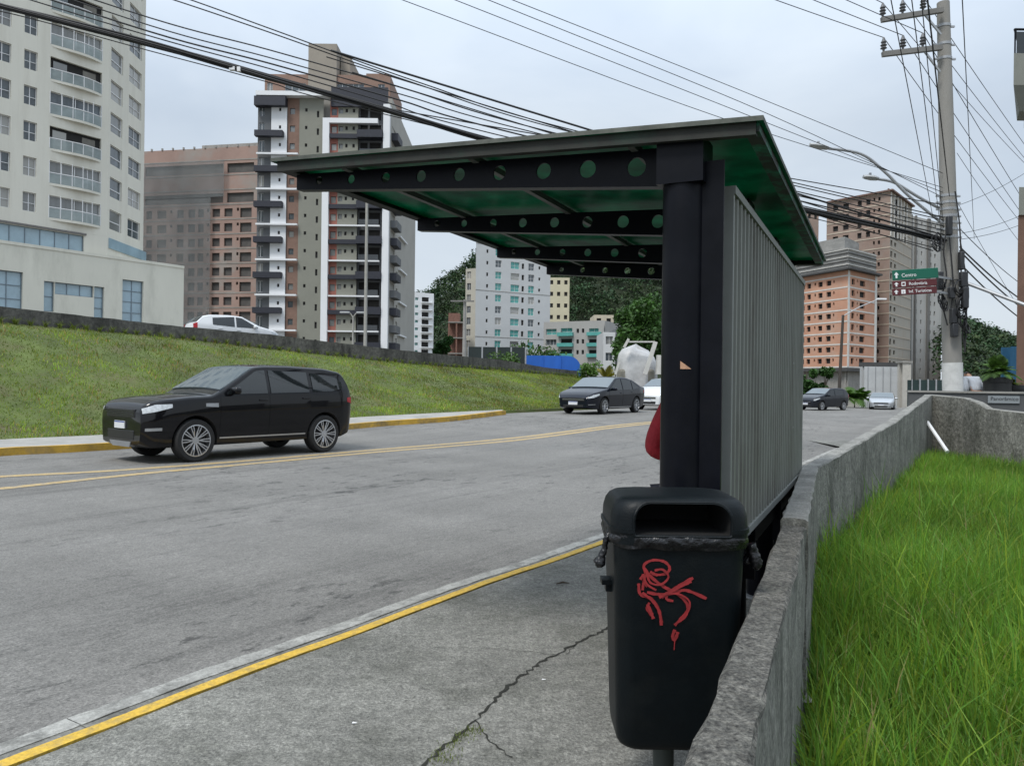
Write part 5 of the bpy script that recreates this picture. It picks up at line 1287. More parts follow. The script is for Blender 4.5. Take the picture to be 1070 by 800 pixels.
# unfinished brick frame left of it
A5 = P(468,350,190.0); A5.z = 0; B5 = P(486,350,190.0); B5.z = 0
b5 = thing('unfinished_house', 'small unfinished brick and concrete frame building between the slim white tower and the white block', 'building', tuple(A5))
mb = MB()
zt5 = zpx(475,336,190)
for k in range(5):
    z = 1+ (zt5-1)*k/4; prism(b5, A5, B5, 0, (B5-A5).length, z-0.25, z, 0, 6, conc_grey, 'floor_slab')
    for q in range(3):
        if k < 4: prism(b5, A5, B5, 0.02+q*(B5-A5).length/2.25, 0.4+q*(B5-A5).length/2.25, z, z+(zt5-1)/4-0.25, 0.1, 0.5, mat('bare red brick', (0.19,0.10,0.075), 0.9, var=0.2, scale=2), 'brick_pier')
prism(b5, A5, B5, 0, (B5-A5).length*0.9, 1, zt5-0.3, 3, 3.3, MATS['bare red brick'], 'wall')
prism(b5, A5, B5, 0, 2.8, zt5, zt5+2.2, 1, 5, MATS['bare red brick'], 'wall')
# slim white tower
A6 = P(428,340,350.0); A6.z = 0; B6 = P(453,340,356.0); B6.z = 0
b6 = thing('apartment_tower', 'slim distant white tower just right of the black and white tower', 'building', tuple(A6)); ops = []
s6 = lambda px: plane_s(A6,B6,px)[0]; zt6 = zpx(440,305,350)
for k in range(9):
    z = zpx(440,367,350)+7.9/803*350*k
    ops += [(s6(441),s6(448.5),z-1.3,z+1.0,'dark'),(s6(434),s6(437.5),z-0.6,z+0.6,'teal'),(s6(430),s6(431.3),z-0.4,z+0.4,'small')]
facade(b6, A6, B6, 0, zt6, ops, M_tw, depth=0.8); prism(b6, A6, B6, 0.01, (B6-A6).length-.01, 0, zt6-.01, 1, 12, M_tw, 'wall')
for k in range(8): 
    z = zpx(440,367,350)+7.9/803*350*k-1.5; prism(b6, A6, B6, s6(440.5), s6(452), z-0.2, z+0.25, -1.2, -0.003, M_tw, 'balcony')
# teal-glazed low block
A7 = P(568,350,185.0); A7.z = 0; B7 = P(631,350,178.0); B7.z = 0
b7 = thing('apartment_block', 'low grey apartment block with teal glass balconies in front of the forested hill', 'building', tuple(A7)); s7 = lambda px: plane_s(A7,B7,px)[0]; ops = []
M_g7 = mat('grey stone render', (0.34,0.335,0.32), 0.9, var=0.06, scale=0.4); M_g7b = mat('taupe tile column', (0.21,0.19,0.18), 0.9, var=0.15, scale=0.6)
zt7 = zpx(590,336,183)
for k in range(4):
    z = zpx(590,368,183)+ (11.0/803*183)*k
    if z+1 > zt7: break
    ops += [(s7(571),s7(582),z-0.8,z+0.6,'slide' if k % 2 else 'teal'),(s7(586.5),s7(598.5),z-0.9,z+0.7,'dark' if k in (0,1) else 'teal'),(s7(603),s7(605.5),z-0.5,z+0.5,'small'),(s7(608.5),s7(611),z-0.5,z+0.5,'small'),(s7(616),s7(626),z-0.9,z+0.5,'teal' if k > 1 else 'dark')]
facade(b7, A7, B7, -0.5, zt7, ops, M_g7, depth=0.5); prism(b7, A7, B7, 0.01, (B7-A7).length-.01, -0.5, zt7-.01, 0.8, 14, M_g7, 'wall')
prism(b7, A7, B7, s7(600.5), s7(614), -0.5, zt7+0.4, -0.22, -0.003, M_g7b, 'tile_column') if False else None
for k in range(3):
    z = zpx(590,368,183)+(11.0/803*183)*k; prism(b7, A7, B7, s7(584), s7(600), z-1.2, z-0.35, -0.9, -0.003, glass_teal, 'balcony'); prism(b7, A7, B7, s7(614.5), s7(629), z-1.2, z-0.4, -0.7, -0.003, glass_teal, 'balcony')
# cream tower behind, small beige house, white house
def simple_block(name, label, pa, pb, y, pytop, m, rows, cols, kind='small', z0=0, depth=12, wh=0.6, ww=0.45, cat='building', pybase=None):
    A = P(pa,350,y); B = P(pb,350,y); A.z = B.z = 0; r = thing(name, label, cat, tuple(A)); zt_ = zpx((pa+pb)/2, pytop, y); Ln = (B-A).length; ops = []
    zb_ = z0 if pybase is None else zpx((pa+pb)/2,pybase,y)
    for i in range(rows):
        z = zt_-1.6-(i)*((zt_-max(zb_,1.0)-1.0)/max(1,rows))
        for j in range(cols):
            s = Ln*(j+0.5)/cols; ops.append((s-Ln/cols*ww*0.5, s+Ln/cols*ww*0.5, z-wh, z+wh, kind))
    facade(r, A, B, z0, zt_, ops, m, depth=0.3); prism(r, A, B, 0.01, Ln-.01, z0, zt_-.01, 0.5, depth, m, 'wall'); return r, A, B, zt_
M_cr8 = mat('yellow-cream render', (0.50,0.46,0.33), 0.9, var=0.06, scale=0.3)
simple_block('apartment_tower', 'cream tower peeping out behind the white block and the low grey block', 572, 594.5, 260, 290, M_cr8, 9, 3, 'small', wh=0.7)
simple_block('apartment_block', 'beige rooftop building at the foot of the forested hill', 620.5, 641, 230, 329, mat('beige render', (0.46,0.41,0.32), 0.9, var=0.08, scale=0.4), 3, 2, 'small')
simple_block('house', 'small white house with a dark slate side wall below the forested hill', 630.5, 643, 150, 347, M_wb, 3, 1, 'slide', wh=0.8, ww=0.6)
simple_block('house', 'dark slate coloured building beside the small white house', 643.2, 655, 152, 343.5, M_td, 1, 1, 'small')

# ---------------- orange brick block on the right
def brick_mat(name, c1, c2, c3):
    m = mat(name, c1, 0.95, var=0.1, scale=0.12, col2=c2, stain=c3, stain_scale=0.2, stain_amt=0.6); return m
M_ob = brick_mat('orange hollow brick', (0.42,0.215,0.14), (0.50,0.28,0.19), (0.44,0.32,0.25))
M_mort = mat('white mortar slab edge', (0.58,0.56,0.52), 0.9, var=0.1, scale=0.6)
K1 = Vector((89.3,205,0)); L1 = K1+Vector((-0.385,0.923,0))*24; Rr1 = K1+Vector((0.755,0.656,0))*17.3
b8 = thing('unfinished_block', 'unfinished orange brick block with white slab bands, right of the shelter', 'building', tuple(K1))
zb1 = zpx(885,383,205); zt1 = zpx(885,282,205); ops = []; sl_ = lambda px: plane_s(L1,K1,px)[0]; sr_ = lambda px: plane_s(K1,Rr1,px)[0]; fh = 11.95/803*205
ops2 = []
for k in range(9):
    z = zb1+fh*k+1.6
    if z+1 > zt1: break
    for a,b in ((837,841),(843.5,847.3),(855,859.5),(863.5,868.5)): ops.append((sl_(a),sl_(b),z-0.65,z+0.75,'dark'))
    for a in (851,870.5): ops.append((sl_(a),sl_(a+1.6),z-0.1,z+0.7,'small'))
    for a,b in ((890,893),(898.5,904)): ops2.append((sr_(a),sr_(b),z-0.8,z+0.75,'dark'))
    ops2.append((sr_(895.5),sr_(896.8),z,z+0.7,'small'))
facade(b8, L1, K1, zb1-0.05, zt1, ops, M_ob, depth=0.5); facade(b8, K1, Rr1, zb1-0.05, zt1, ops2, M_ob, depth=0.5)
ctr = (K1+Vector((0.37,1.58,0)).normalized()*1.2)
def inner(K,L,R,e=0.8):
    u = (L-K).normalized(); v = (R-K).normalized(); c = K+(u+v)*e; return [c, Vector((R.x,R.y,0))+u*e-v*0.05, R+u*(L-K).length*0.9, L+v*e]
box_shell(b8, [(p.x,p.y) for p in inner(K1,L1,Rr1)], -0.5, zt1-0.05, M_ob)
def bandl(root, K, L, R, z, h, out, m, name='floor_slab', ext=0.0):
    prism(root, L, K, 0, (K-L).length+ext, z, z+h, -out, -0.003, m, name); prism(root, K, R, -ext, (R-K).length, z, z+h, -out, -0.003, m, name)
for k in range(10):
    z = zb1+fh*k
    if z < zt1: bandl(b8, K1, L1, Rr1, z-0.22, 0.36, 0.08, M_mort)
wp = 1.6; prism(b8, K1, Rr1, (Rr1-K1).length-1.3, (Rr1-K1).length, zb1, zt1, -0.12, -0.003, M_mort, 'pilaster'); prism(b8, K1, Rr1, 0.0, 1.0, zb1, zt1, -0.11, -0.003, M_mort, 'pilaster')
bandl(b8, K1, L1, Rr1, zt1, 0.5, 1.6, mat('dark eaves', (0.06,0.06,0.06), 0.9), 'scaffold_deck', ext=1.6)
bandl(b8, K1, L1, Rr1, zb1-1.2, 0.9, 1.2, MATS['dark eaves'], 'scaffold_deck', ext=1.2)
prism(b8, L1, K1, 0, (K1-L1).length, -0.5, zb1-1.2, 0.3, 0.6, conc_grey, 'wall'); prism(b8, K1, Rr1, 0, 17, -0.5, zb1-1.2, 0.3, 0.6, conc_grey, 'wall')
M_gnet = mat('grey netting and raw concrete', (0.24,0.235,0.22), 0.95, var=0.18, scale=0.35, stretch=(1,1,3.0), stain=(0.34,0.33,0.31), stain_scale=0.3, stain_amt=0.7)
zu = zpx(885,243,205)
iu = inner(K1,L1,Rr1,0.3); box_shell(b8, [(p.x,p.y) for p in (iu[0],iu[1],iu[2],iu[3])], zt1+0.5, zt1+ (zu-zt1)*0.62, M_gnet, 'netted_storey')
iu2 = inner(K1+Vector((1.0,3,0)),L1+Vector((1,1,0)),Rr1+Vector((-3,2,0)),1.5); box_shell(b8, [(p.x,p.y) for p in iu2], zt1+(zu-zt1)*0.62+.01, zu, M_gnet, 'netted_storey')
for k in range(1,6):
    z = zt1+0.5+k*(zu-zt1)*0.62/6; bandl(b8, iu[0]+Vector((0,-0.1,0)), iu[3], iu[1], z, 0.15, 0.25, M_mort if k % 2 else MATS['dark eaves'], 'floor_slab')

# ---------------- taller brick tower behind
K2 = Vector((107.7,220,0)); L2 = K2+Vector((-0.609,0.793,0))*19.5; R2 = K2+Vector((0.643,0.766,0))*25
b9 = thing('unfinished_tower', 'tall unfinished tower with bare brick top floors behind the orange brick block', 'building', tuple(K2))
zt9 = zpx(928,200,220); fh9 = 11.5/803*220; M_b9 = brick_mat('brown hollow brick', (0.22,0.155,0.125), (0.28,0.205,0.165), (0.25,0.215,0.185))
sl9 = lambda px: plane_s(L2,K2,px)[0]; sr9 = lambda px: plane_s(K2,R2,px)[0]; ops, ops2 = [], []
for k in range(20):
    z = zt9-1.9-fh9*k
    if z < 4: break
    if k < 4:
        for a,b in ((869.5,875),(880,886),(895,899.5),(904,908.5)): ops.append((sl9(a),sl9(b),z-0.8,z+0.8,'dark'))
        for a,b in ((929.5,931.5),(933,937.5),(939,941),(943.5,946)): ops2.append((sr9(a),sr9(b),z-0.9,z+0.9,'dark'))
    ops.append((sl9(911.5),sl9(913.5),z-0.1,z+0.9,'small')); ops.append((sl9(916.5),sl9(919),z-0.2,z+0.9,'small'))
    if k >= 4: ops2.append((sr9(930),sr9(932),z-0.9,z+0.8,'small')); ops2.append((sr9(934),sr9(936),z-0.5,z+0.7,'small'))
facade(b9, L2, K2, -0.5, zt9, ops, M_b9, depth=0.5); facade(b9, K2, R2, -0.5, zt9, ops2, mat('pale brown netting', (0.36,0.33,0.28), 0.95, var=0.12, scale=0.3, stretch=(1,1,0.3), stain=(0.27,0.22,0.17), stain_scale=0.3, stain_amt=0.6), depth=0.4)
box_shell(b9, [(p.x,p.y) for p in inner(K2,L2,R2)], -0.5, zt9-0.05, M_b9)
for k in range(20):
    z = zt9-0.35-fh9*k
    if z > 3: bandl(b9, K2, L2, R2, z, 0.35, 0.10, mat('tan slab edge', (0.40,0.34,0.27), 0.9, var=0.15, scale=0.4))
bandl(b9, K2, L2, R2, zt9, 0.45, 0.9, mat('rusty formwork', (0.16,0.10,0.08), 0.9), 'roof_edge', ext=0.9)
for k in range(6):
    for j in range(2):
        px = 930+k*3.4; s = sr9(px); 
    prism(b9, K2, R2, 0.2+k*3.6, 0.8+k*3.6, zt9-fh9*4, zt9, -0.22, -0.003, M_mort, 'pilaster')
prism(b9, K2, R2, 0.1, 24.9, zt9+0.45, zt9+1.0, 0.5, 0.8, MATS['rusty formwork'], 'formwork')
# pale concrete tower
K3 = P(948,300,250.0); K3.z = 0; R3 = P(984,300,262.0); R3.z = 0
b10 = thing('unfinished_tower', 'pale grey concrete tower wrapped in netting directly left of the street pole', 'building', tuple(K3)); ops = []; s10 = lambda px: plane_s(K3,R3,px)[0]; zt10 = zpx(960,226,252)
for k in range(20):
    z = zt10-2-k*10.3/803*252
    if z < 3: break
    for a,b in ((951,952.2),(957,958.2),(962,963.2),(971,973),(976,977.5)): ops.append((s10(a),s10(b),z-0.7,z+0.7,'dark' if a > 970 else 'small'))
M_pc = mat('pale raw concrete', (0.40,0.39,0.365), 0.95, var=0.1, scale=0.25, stretch=(1,1,0.2), stain=(0.26,0.25,0.23), stain_scale=0.35, stain_amt=0.6)
facade(b10, K3, R3, -0.5, zt10, ops, M_pc, depth=0.4); prism(b10, K3, R3, 0.01, (R3-K3).length-.01, -0.5, zt10-.01, 0.6, 12, M_pc, 'wall')
for a,b in ((950,951.5),(955,956.2),(968,970.5)): prism(b10, K3, R3, s10(a), s10(b), -0.5, zt10+0.3, -0.5, -0.003, mat('dark lift shaft strip', (0.15,0.145,0.135), 0.9), 'hoist_shaft')
# small brick tower at the far left of the group
simple_block('unfinished_tower', 'small brick tower just clear of the shelter roof corner, left of the tall unfinished tower', 822, 854, 262, 221, M_b9, 8, 5, 'dark', wh=0.7)
# white gate boards, beam, sheds
r_, A_, B_, z_ = simple_block('boarded_wall', 'white boarded site wall behind the parked silver sedan', 903.5, 943, 62, 383, mat('white site boards', (0.44,0.45,0.45), 0.7, var=0.06, scale=0.6, stain=(0.30,0.30,0.30), stain_scale=1, stain_amt=0.4), 0, 1, cat='wall', z0=-0.3, depth=0.8)
prism(r_, A_, B_, 0.1, (B_-A_).length-0.2, z_, z_+0.35, 0.2, 1.2, MATS['dark eaves'], 'roof')
for k in range(5): 
    s = (B_-A_).length*(k+0.5)/5; prism(r_, A_, B_, s-0.03, s+0.03, -0.2, z_-0.02, -0.03, -0.003, galv, 'board_joint')
r_, A_, B_, z_ = simple_block('gate_pillar', 'pale concrete gate pillar between the white boards and the dark fence', 943.5, 952.5, 60, 379, mat('pale pillar render', (0.40,0.38,0.34), 0.9, var=0.1), 0, 1, cat='pillar', z0=-0.3, depth=0.8)
prism(r_, A_, B_, -0.08, (B_-A_).length+0.08, z_, z_+0.15, -0.08, 0.9, conc_grey, 'cap')
r_, A_, B_, z_ = simple_block('site_fence', 'dark green sheet fence left of the street pole base', 953, 1004, 46, 397, mat('dark green fence sheet', (0.012,0.030,0.028), 0.6, var=0.2), 0, 1, cat='fence', z0=-0.3, depth=0.1)
for k in range(7): s = (B_-A_).length*k/6; prism(r_, A_, B_, max(0,s-0.04), s+0.04, -0.2, z_+0.05, -0.06, -0.003, galv, 'fence_post')
# right edge building
XR = P(1063,300,20.0).x; M_er = mat('reddish brown column render', (0.15,0.085,0.06), 0.85, var=0.15, scale=2); M_eg = mat('grey-green balcony render', (0.20,0.205,0.18), 0.85, var=0.06)
er = thing('apartment_building', 'building at the right edge with a grey balcony high up and a red-brown column', 'building', (XR,20,0))
def shearbox(x0,y0,z0,x1,y1,z1):
    k = (y1-y0)*x0/y0; return [[(x0,y0,z),(x1,y0,z),(x1,y1,z),(x0+k+0.02,y1,z)] for z in (z0,z1)]
mb = MB(); mb.loft(shearbox(XR,20,0,XR+1.2,20.6,zpx(1065,225,20))); mb.build('column', M_er, er)
mb = MB(); mb.loft(shearbox(XR-0.02,19.95,zpx(1065,225,20)+.002,XR+1.3,20.7,zpx(1065,196,20))); mb.build('column_cap', M_eg, er)
mb = MB(); za, zb_ = zpx(1063,100,20), zpx(1060,68,20); xb = P(1059,90,19.3).x
mb.loft([[(xb+0.35,19.6,za-0.55),(xb+5,19.6,za-0.55),(xb+5,20.3,za-0.55),(xb+0.75,20.3,za-0.55)],[(xb,19.3,za),(xb+5,19.3,za),(xb+5,20.3,za),(xb+0.7,20.3,za)],[(xb,19.3,zb_),(xb+5,19.3,zb_),(xb+5,20.3,zb_),(xb+0.7,20.3,zb_)]]); bl = mb.build('balcony', M_eg, er)
mb = MB(); mb.tube([(xb+0.05,19.35,zb_+0.62),(xb+5,19.35,zb_+0.62)],0.03,6); mb.tube([(xb+0.05,19.35,zb_+0.62),(xb+0.75,20.25,zb_+0.62)],0.03,6)
for k in range(6): mb.tube([(xb+0.06+k*0.9,19.35,zb_),(xb+0.06+k*0.9,19.35,zb_+0.62)],0.02,5)
mb.build('handrail', black_paint, bl); mb = MB(); mb.box(xb+0.1,19.34,zb_+0.02,xb+5,19.355,zb_+0.56); mb.build('railing', glass_dark, bl)
mb = MB(); mb.box(XR+1.2,20.3,0,XR+8,21,14); mb.build('wall', M_eg, er)
mb = MB(); mb.box(xb+1.4,20.31,za-0.5,xb+6,21,za+4); mb.build('wall', M_eg, er)
flush_windows()
# ================================================================ HILLS, TREES, PLANTS
M_leaf = mat('forest leaf', (0.026,0.055,0.014), 0.8, var=0.3, scale=0.05, attr='tint', transl=0.15)
M_leaf2 = mat('tree leaf', (0.045,0.095,0.020), 0.7, var=0.2, scale=0.8, attr='tint', transl=0.3)
M_bark = mat('bark', (0.09,0.07,0.05), 0.95, var=0.3, scale=6, bump=0.6)
def leaf_cloud(name, cen, size, tint, m, parent=None, off=Vector((0,0,0)), flat=0.4):
    n = len(cen); nr = rng.normal(size=(n,3)); nr[:,2] = np.abs(nr[:,2])+flat; nr /= np.linalg.norm(nr,axis=1)[:,None]
    a = np.cross(nr, rng.normal(size=(n,3))); a /= np.linalg.norm(a,axis=1)[:,None]; b = np.cross(nr,a)
    s = size[:,None]; V = np.stack([cen+a*s, cen+b*s*0.55, cen-a*s, cen-b*s*0.55],1)-np.array(off)
    me = bpy.data.meshes.new(name); me.vertices.add(n*4); me.vertices.foreach_set('co', V.reshape(-1)); me.loops.add(n*4); me.loops.foreach_set('vertex_index', np.arange(n*4)); me.polygons.add(n); me.polygons.foreach_set('loop_start', np.arange(n)*4)
    ca = me.attributes.new('tint','FLOAT_COLOR','POINT'); c = np.ones((n,4,4)); c[:,:,:3] = tint[:,None,:]; ca.data.foreach_set('color', c.reshape(-1)); me.update(); me.validate()
    return mesh_obj(name, me, m, parent)
def hill(name, crest, front_y, back_y, label, n, treeh=6.0, tcol=(1,1,1), seed=1):
    """crest: list of (px, py, Y)"""
    cp = [P(*c) for c in crest]; cx = [p.x for p in cp]; cz = [p.z for p in cp]; cyy = float(np.mean([p.y for p in cp]))
    X0, X1 = cx[0], cx[-1]
    def zf(x, y):
        c = float(np.interp(x, cx, cz)); t = (y-front_y)/(cyy-front_y)
        k = (max(0,min(1,t))**0.75) if y <= cyy else max(0, 1-((y-cyy)/(back_y-cyy))**1.6)
        return -1+(c+1-treeh*0.6)*k+1.5*math.sin(x*0.07+y*0.05)
    zf0 = zf
    def zf(x, y): return zf0(x*cyy/y, y)
    us, ys_ = np.linspace(X0,X1,50), np.linspace(front_y, back_y, 40); mbh = MB()
    mbh.loft([[(u*y/cyy, y, zf0(u,y)) for u in us] for y in ys_], cap=False, closed=False); ho = mbh.build(name, mat('forest floor', (0.02,0.03,0.012), 0.95), None, True); ho['kind'] = 'structure'
    if False: sheet(name, [], [], zf, mat('forest floor', (0.02,0.03,0.012), 0.95))
    # crowns as lobed clusters of leaves
    r2 = np.random.default_rng(seed); C = []; S = []; T_ = []
    for i in range(n):
        y = front_y+(cyy+25-front_y)*r2.uniform(0,1)**0.8; x = r2.uniform(X0,X1)*y/cyy; z = zf(x,y); R_ = r2.uniform(0.45,1.1)*treeh*0.62; m_ = 46
        d = r2.normal(size=(m_,3)); d /= np.linalg.norm(d,axis=1)[:,None]; d[:,2] = d[:,2]*0.8
        rad = R_*(0.55+0.5*r2.uniform(0,1,m_)**0.5); hh = treeh*r2.uniform(0.55,1.15)
        C.append(np.array([x,y,z+hh])+d*rad[:,None]*np.array([1,1,0.85])); S.append(r2.uniform(0.35,0.9,m_)*treeh*0.13)
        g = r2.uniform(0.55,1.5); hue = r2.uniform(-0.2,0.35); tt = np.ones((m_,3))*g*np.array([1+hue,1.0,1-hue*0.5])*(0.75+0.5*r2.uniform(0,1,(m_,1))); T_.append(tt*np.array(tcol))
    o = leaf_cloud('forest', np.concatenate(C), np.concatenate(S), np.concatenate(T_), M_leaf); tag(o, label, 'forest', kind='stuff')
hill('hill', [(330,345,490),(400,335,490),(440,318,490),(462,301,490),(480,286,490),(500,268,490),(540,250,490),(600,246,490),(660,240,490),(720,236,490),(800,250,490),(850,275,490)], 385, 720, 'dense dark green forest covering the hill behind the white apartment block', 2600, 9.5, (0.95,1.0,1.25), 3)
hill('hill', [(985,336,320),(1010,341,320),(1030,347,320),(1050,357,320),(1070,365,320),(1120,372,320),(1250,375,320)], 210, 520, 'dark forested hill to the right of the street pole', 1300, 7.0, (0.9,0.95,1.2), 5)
def tree(label, base, h, cr, crz, trunk_r, n, tint=(1,1,1), leaf=0.10, cat='tree', name='tree', lobes=9, trunk_h=None, group=None):
    base = Vector(base); r = thing(name, label, cat, tuple(base), group); th = trunk_h or h*0.45
    mb = MB(); top = base+Vector((0.05*h*random.uniform(-1,1),0,h*0.85)); mb.tube(catmull([base-Vector((0,0,0.2)), base+Vector((0.02*h,0,th*0.6)), base+Vector((0,0,th)), top],4), [trunk_r*(1-0.85*i/12) for i in range(13)], 8)
    C = []; 
    for k in range(lobes):
        a = 2*PI*k/lobes+random.uniform(-.4,.4); rr = cr*random.uniform(0.25,0.75); zc = h-crz+crz*random.uniform(-0.55,0.65); p = base+Vector((rr*math.cos(a), rr*math.sin(a), zc)); C.append((p, cr*random.uniform(0.32,0.55)))
        mb.tube([base+Vector((0,0,th*random.uniform(0.6,1.0))), base+Vector((rr*0.5*math.cos(a), rr*0.5*math.sin(a), th+ (zc-th)*0.5)), p], [trunk_r*0.4,trunk_r*0.25,trunk_r*0.08], 5)
    mb.build('trunk', M_bark, r, True)
    cen = []; 
    for p, R_ in C:
        m_ = n//lobes; d = rng.normal(size=(m_,3)); d /= np.linalg.norm(d,axis=1)[:,None]; rad = R_*rng.uniform(0.15,1.05,m_)**0.6; q = np.array(p)+d*rad[:,None]; cen.append(q)
    cen = np.concatenate(cen); m_ = len(cen); g = rng.uniform(0.6,1.5,m_)[:,None]; tt = np.ones((m_,3))*g*np.array(tint)
    leaf_cloud('crown', cen, rng.uniform(0.6,1.4,m_)*leaf, tt, M_leaf2, r, base); return r
b = P(668,400,120); tree('large bushy green tree rising behind the tarpaulin heap', (b.x,120,0), zpx(668,303,120), 5.2, 7.5, 0.35, 9000, (0.8,0.95,0.7), 0.34, trunk_h=5, lobes=16)
b = P(700,400,116); tree('darker bushy tree beside the big green tree, partly hidden by the shelter column', (b.x,116,0), zpx(700,330,116), 5.0, 6.0, 0.3, 5000, (0.6,0.8,0.6), 0.32, trunk_h=3)
for px,w,ty,lab in ((842,14,382,'bush on the left beside the ribbed panel'),(862,12,380,'dark bush between the leaning pole and the panel'),(852,9,392,'lower bush behind the dark grey hatchback')):
    b = P(px,410,68); tree('dark green '+lab+', below the orange brick block', (b.x,68,-0.3), zpx(px,ty,68)+0.3, w/803*68*0.75, 1.6, 0.12, 2600, (0.7,0.9,0.7), 0.16, 'bush', 'bush')
def palm(label, base, h, fr_l, nf, trunk_h, tint, leafw=0.05, cat='plant', name='palm', group=None, up=0.9, seg=9, parentmat=None, m=None, frond_pairs=11):
    base = Vector(base); r = thing(name, label, cat, tuple(base), group); mb = MB(); mb.tube([base-Vector((0,0,0.05)), base+Vector((0,0,trunk_h))], [0.05*max(1,h*0.5),0.035*max(1,h*0.5)], 8); mb.build('trunk', M_bark, r, True)
    vs, fs = [], []; tl_ = []
    for k in range(nf):
        a = 2*PI*k/nf+random.uniform(-.3,.3); el = random.uniform(0.15,1.15)*up; l = fr_l*random.uniform(0.75,1.1); pts = []
        for i in range(frond_pairs+1):
            t = i/frond_pairs; rr = l*t*math.cos(el)*(1-0.15*t); z = l*(t*math.sin(el)-0.55*t*t*(1.1-el*0.4)); pts.append(base+Vector((math.cos(a)*rr, math.sin(a)*rr, trunk_h+z)))
        g = random.uniform(0.7,1.3)
        for i in range(1,frond_pairs+1):
            d = (pts[i]-pts[i-1]).normalized(); sd_ = d.cross(Vector((0,0,1))).normalized(); lw = l*0.32*math.sin(PI*min(0.97,0.12+i/frond_pairs*0.85))
            for s in (-1,1):
                tip = pts[i]+sd_*s*lw*0.8+d*lw*0.55+Vector((0,0,-lw*0.25)); k0 = len(vs); vs += [tuple(pts[i-1]-base), tuple(pts[i]-base+d*leafw*0.5), tuple(tip-base)]; fs.append((k0,k0+1,k0+2)); tl_ += [g]*3
    me = bpy.data.meshes.new('fronds'); me.from_pydata(vs,[],fs); ca = me.attributes.new('tint','FLOAT_COLOR','POINT'); c = np.ones((len(vs),4)); c[:,:3] = np.array(tl_)[:,None]*np.array(tint); ca.data.foreach_set('color', c.reshape(-1)); me.update()
    mesh_obj('fronds', me, m or M_leaf2, r); return r
for i,(px,py,fl_) in enumerate(((893,398,1.7),(884,402,1.3),(902,404,1.2))):
    b = P(px,418,58); palm(('tallest middle','left lower','right lower')[i]+' palm of the clump behind the dark grey hatchback', (b.x,58,-0.3), 1.6, fl_*1.1, 20, 0.9, (1.3,1.35,0.8), 0.12, group='palms beside the white site boards')
b = P(634,392,46); palm('spiky plant with yellow and green leaves beside the tarpaulin heap', (b.x,46,0.8), 1.2, 1.3, 16, 0.9, (3.4,1.5,0.5), 0.12, up=1.2)
b = P(616,385,50); tree('small light green bush at the end of the blue container', (b.x,50,1.0), 1.9, 0.9, 0.9, 0.05, 900, (1.5,1.5,0.8), 0.10, 'bush', 'bush')
b = P(524,374,49); tree('small bush growing in front of the dark hoarding', (b.x,48.4,1.8), 1.35, 1.3, 0.7, 0.05, 1500, (1.1,1.1,0.7), 0.10, 'bush', 'bush')
b = P(463,360,160); tree('tall dark tree right of the slim white tower', (b.x,160,0), zpx(463,345,160), 1.9, 4, 0.3, 3500, (0.45,0.7,0.55), 0.4)
b = P(556,384,100); tree('low olive bush behind the blue container', (b.x,100,0), zpx(556,366,100), 5.5, 3, 0.2, 1800, (0.8,0.9,0.6), 0.3, 'bush', 'bush')
# weeds on the pavement crack and along walls
def weeds(label, pts, n, h, w_):
    pos = np.array([list(Vector(p)) for p in pts]); idx = rng.integers(0,len(pos),n); q = pos[idx]+np.stack([rng.normal(0,0.022,n), rng.normal(0,0.022,n), np.zeros(n)],1)
    g = rng.uniform(0.5,1.1,n); tag(blades('weeds', q, rng.uniform(0.4,1,n)*h, np.full(n,w_), rng.uniform(0.5,1.3,n), np.stack([g*1.1,g*0.75,g],1), M_grass, seg=2), label, 'weeds', kind='stuff')
weeds('small weeds and moss growing in the pavement crack', [gp(x,y) for x,y in ((462,790),(470,785),(478,780),(486,774),(493,768),(480,770),(500,764),(455,798),(470,798))], 380, 0.022, 0.003)
wpts = []
for t in np.linspace(0,1,40): wpts.append(W1+(W3-W1)*t+Vector((-0.03,0,-0.75)))
weeds('thin weeds along the pavement foot of the lot wall', [Vector((p.x,p.y,0)) for p in wpts], 500, 0.07, 0.004)
wpts = [tl[i]+Vector((0.05,-0.2,-0.02)) for i in range(0,NB,1)]
weeds('tufts of taller grass at the foot of the retaining wall', wpts*2, 2500, 0.35, 0.03)

# ================================================================ STREET POLE WITH CROSSARMS
PX, PY = P(998,408,18.0).x, 18.0; PT = zpx(985,3,18.0)
pole = thing('utility_pole', 'tall tapered concrete utility pole with two crossarms, cable boxes and a whitewashed foot', 'utility pole', (PX,PY,0))
lx = P(985.5,3,18.0).x-PX
mb = MB(); mb.tube([(PX,PY,0),(PX+lx*0.5,PY,PT*0.5),(PX+lx,PY,PT)], [0.218,0.182,0.135], 24); mb.build('shaft', mat('pole concrete', (0.25,0.24,0.22), 0.9, var=0.12, scale=1.5, stretch=(1,1,0.4), stain=(0.15,0.145,0.13), stain_scale=1.5, stain_amt=0.5), pole, True, 60)
mb = MB(); zw = zpx(998,379,18); mb.tube([(PX,PY,0),(PX+lx*zw/PT,PY,zw)], [0.222,0.219], 24); mb.build('whitewash', mat('whitewash', (0.55,0.55,0.53), 0.9, var=0.08, scale=4, stain=(0.38,0.38,0.37), stain_scale=5, stain_amt=0.5), pole, True, 60)
def pc(z): return Vector((PX+lx*z/PT, PY, z))
INS = []
M_ins = mat('brown-grey insulator', (0.10,0.10,0.105), 0.4)
M_arm = mat('grey timber crossarm', (0.17,0.165,0.155), 0.8, var=0.15)
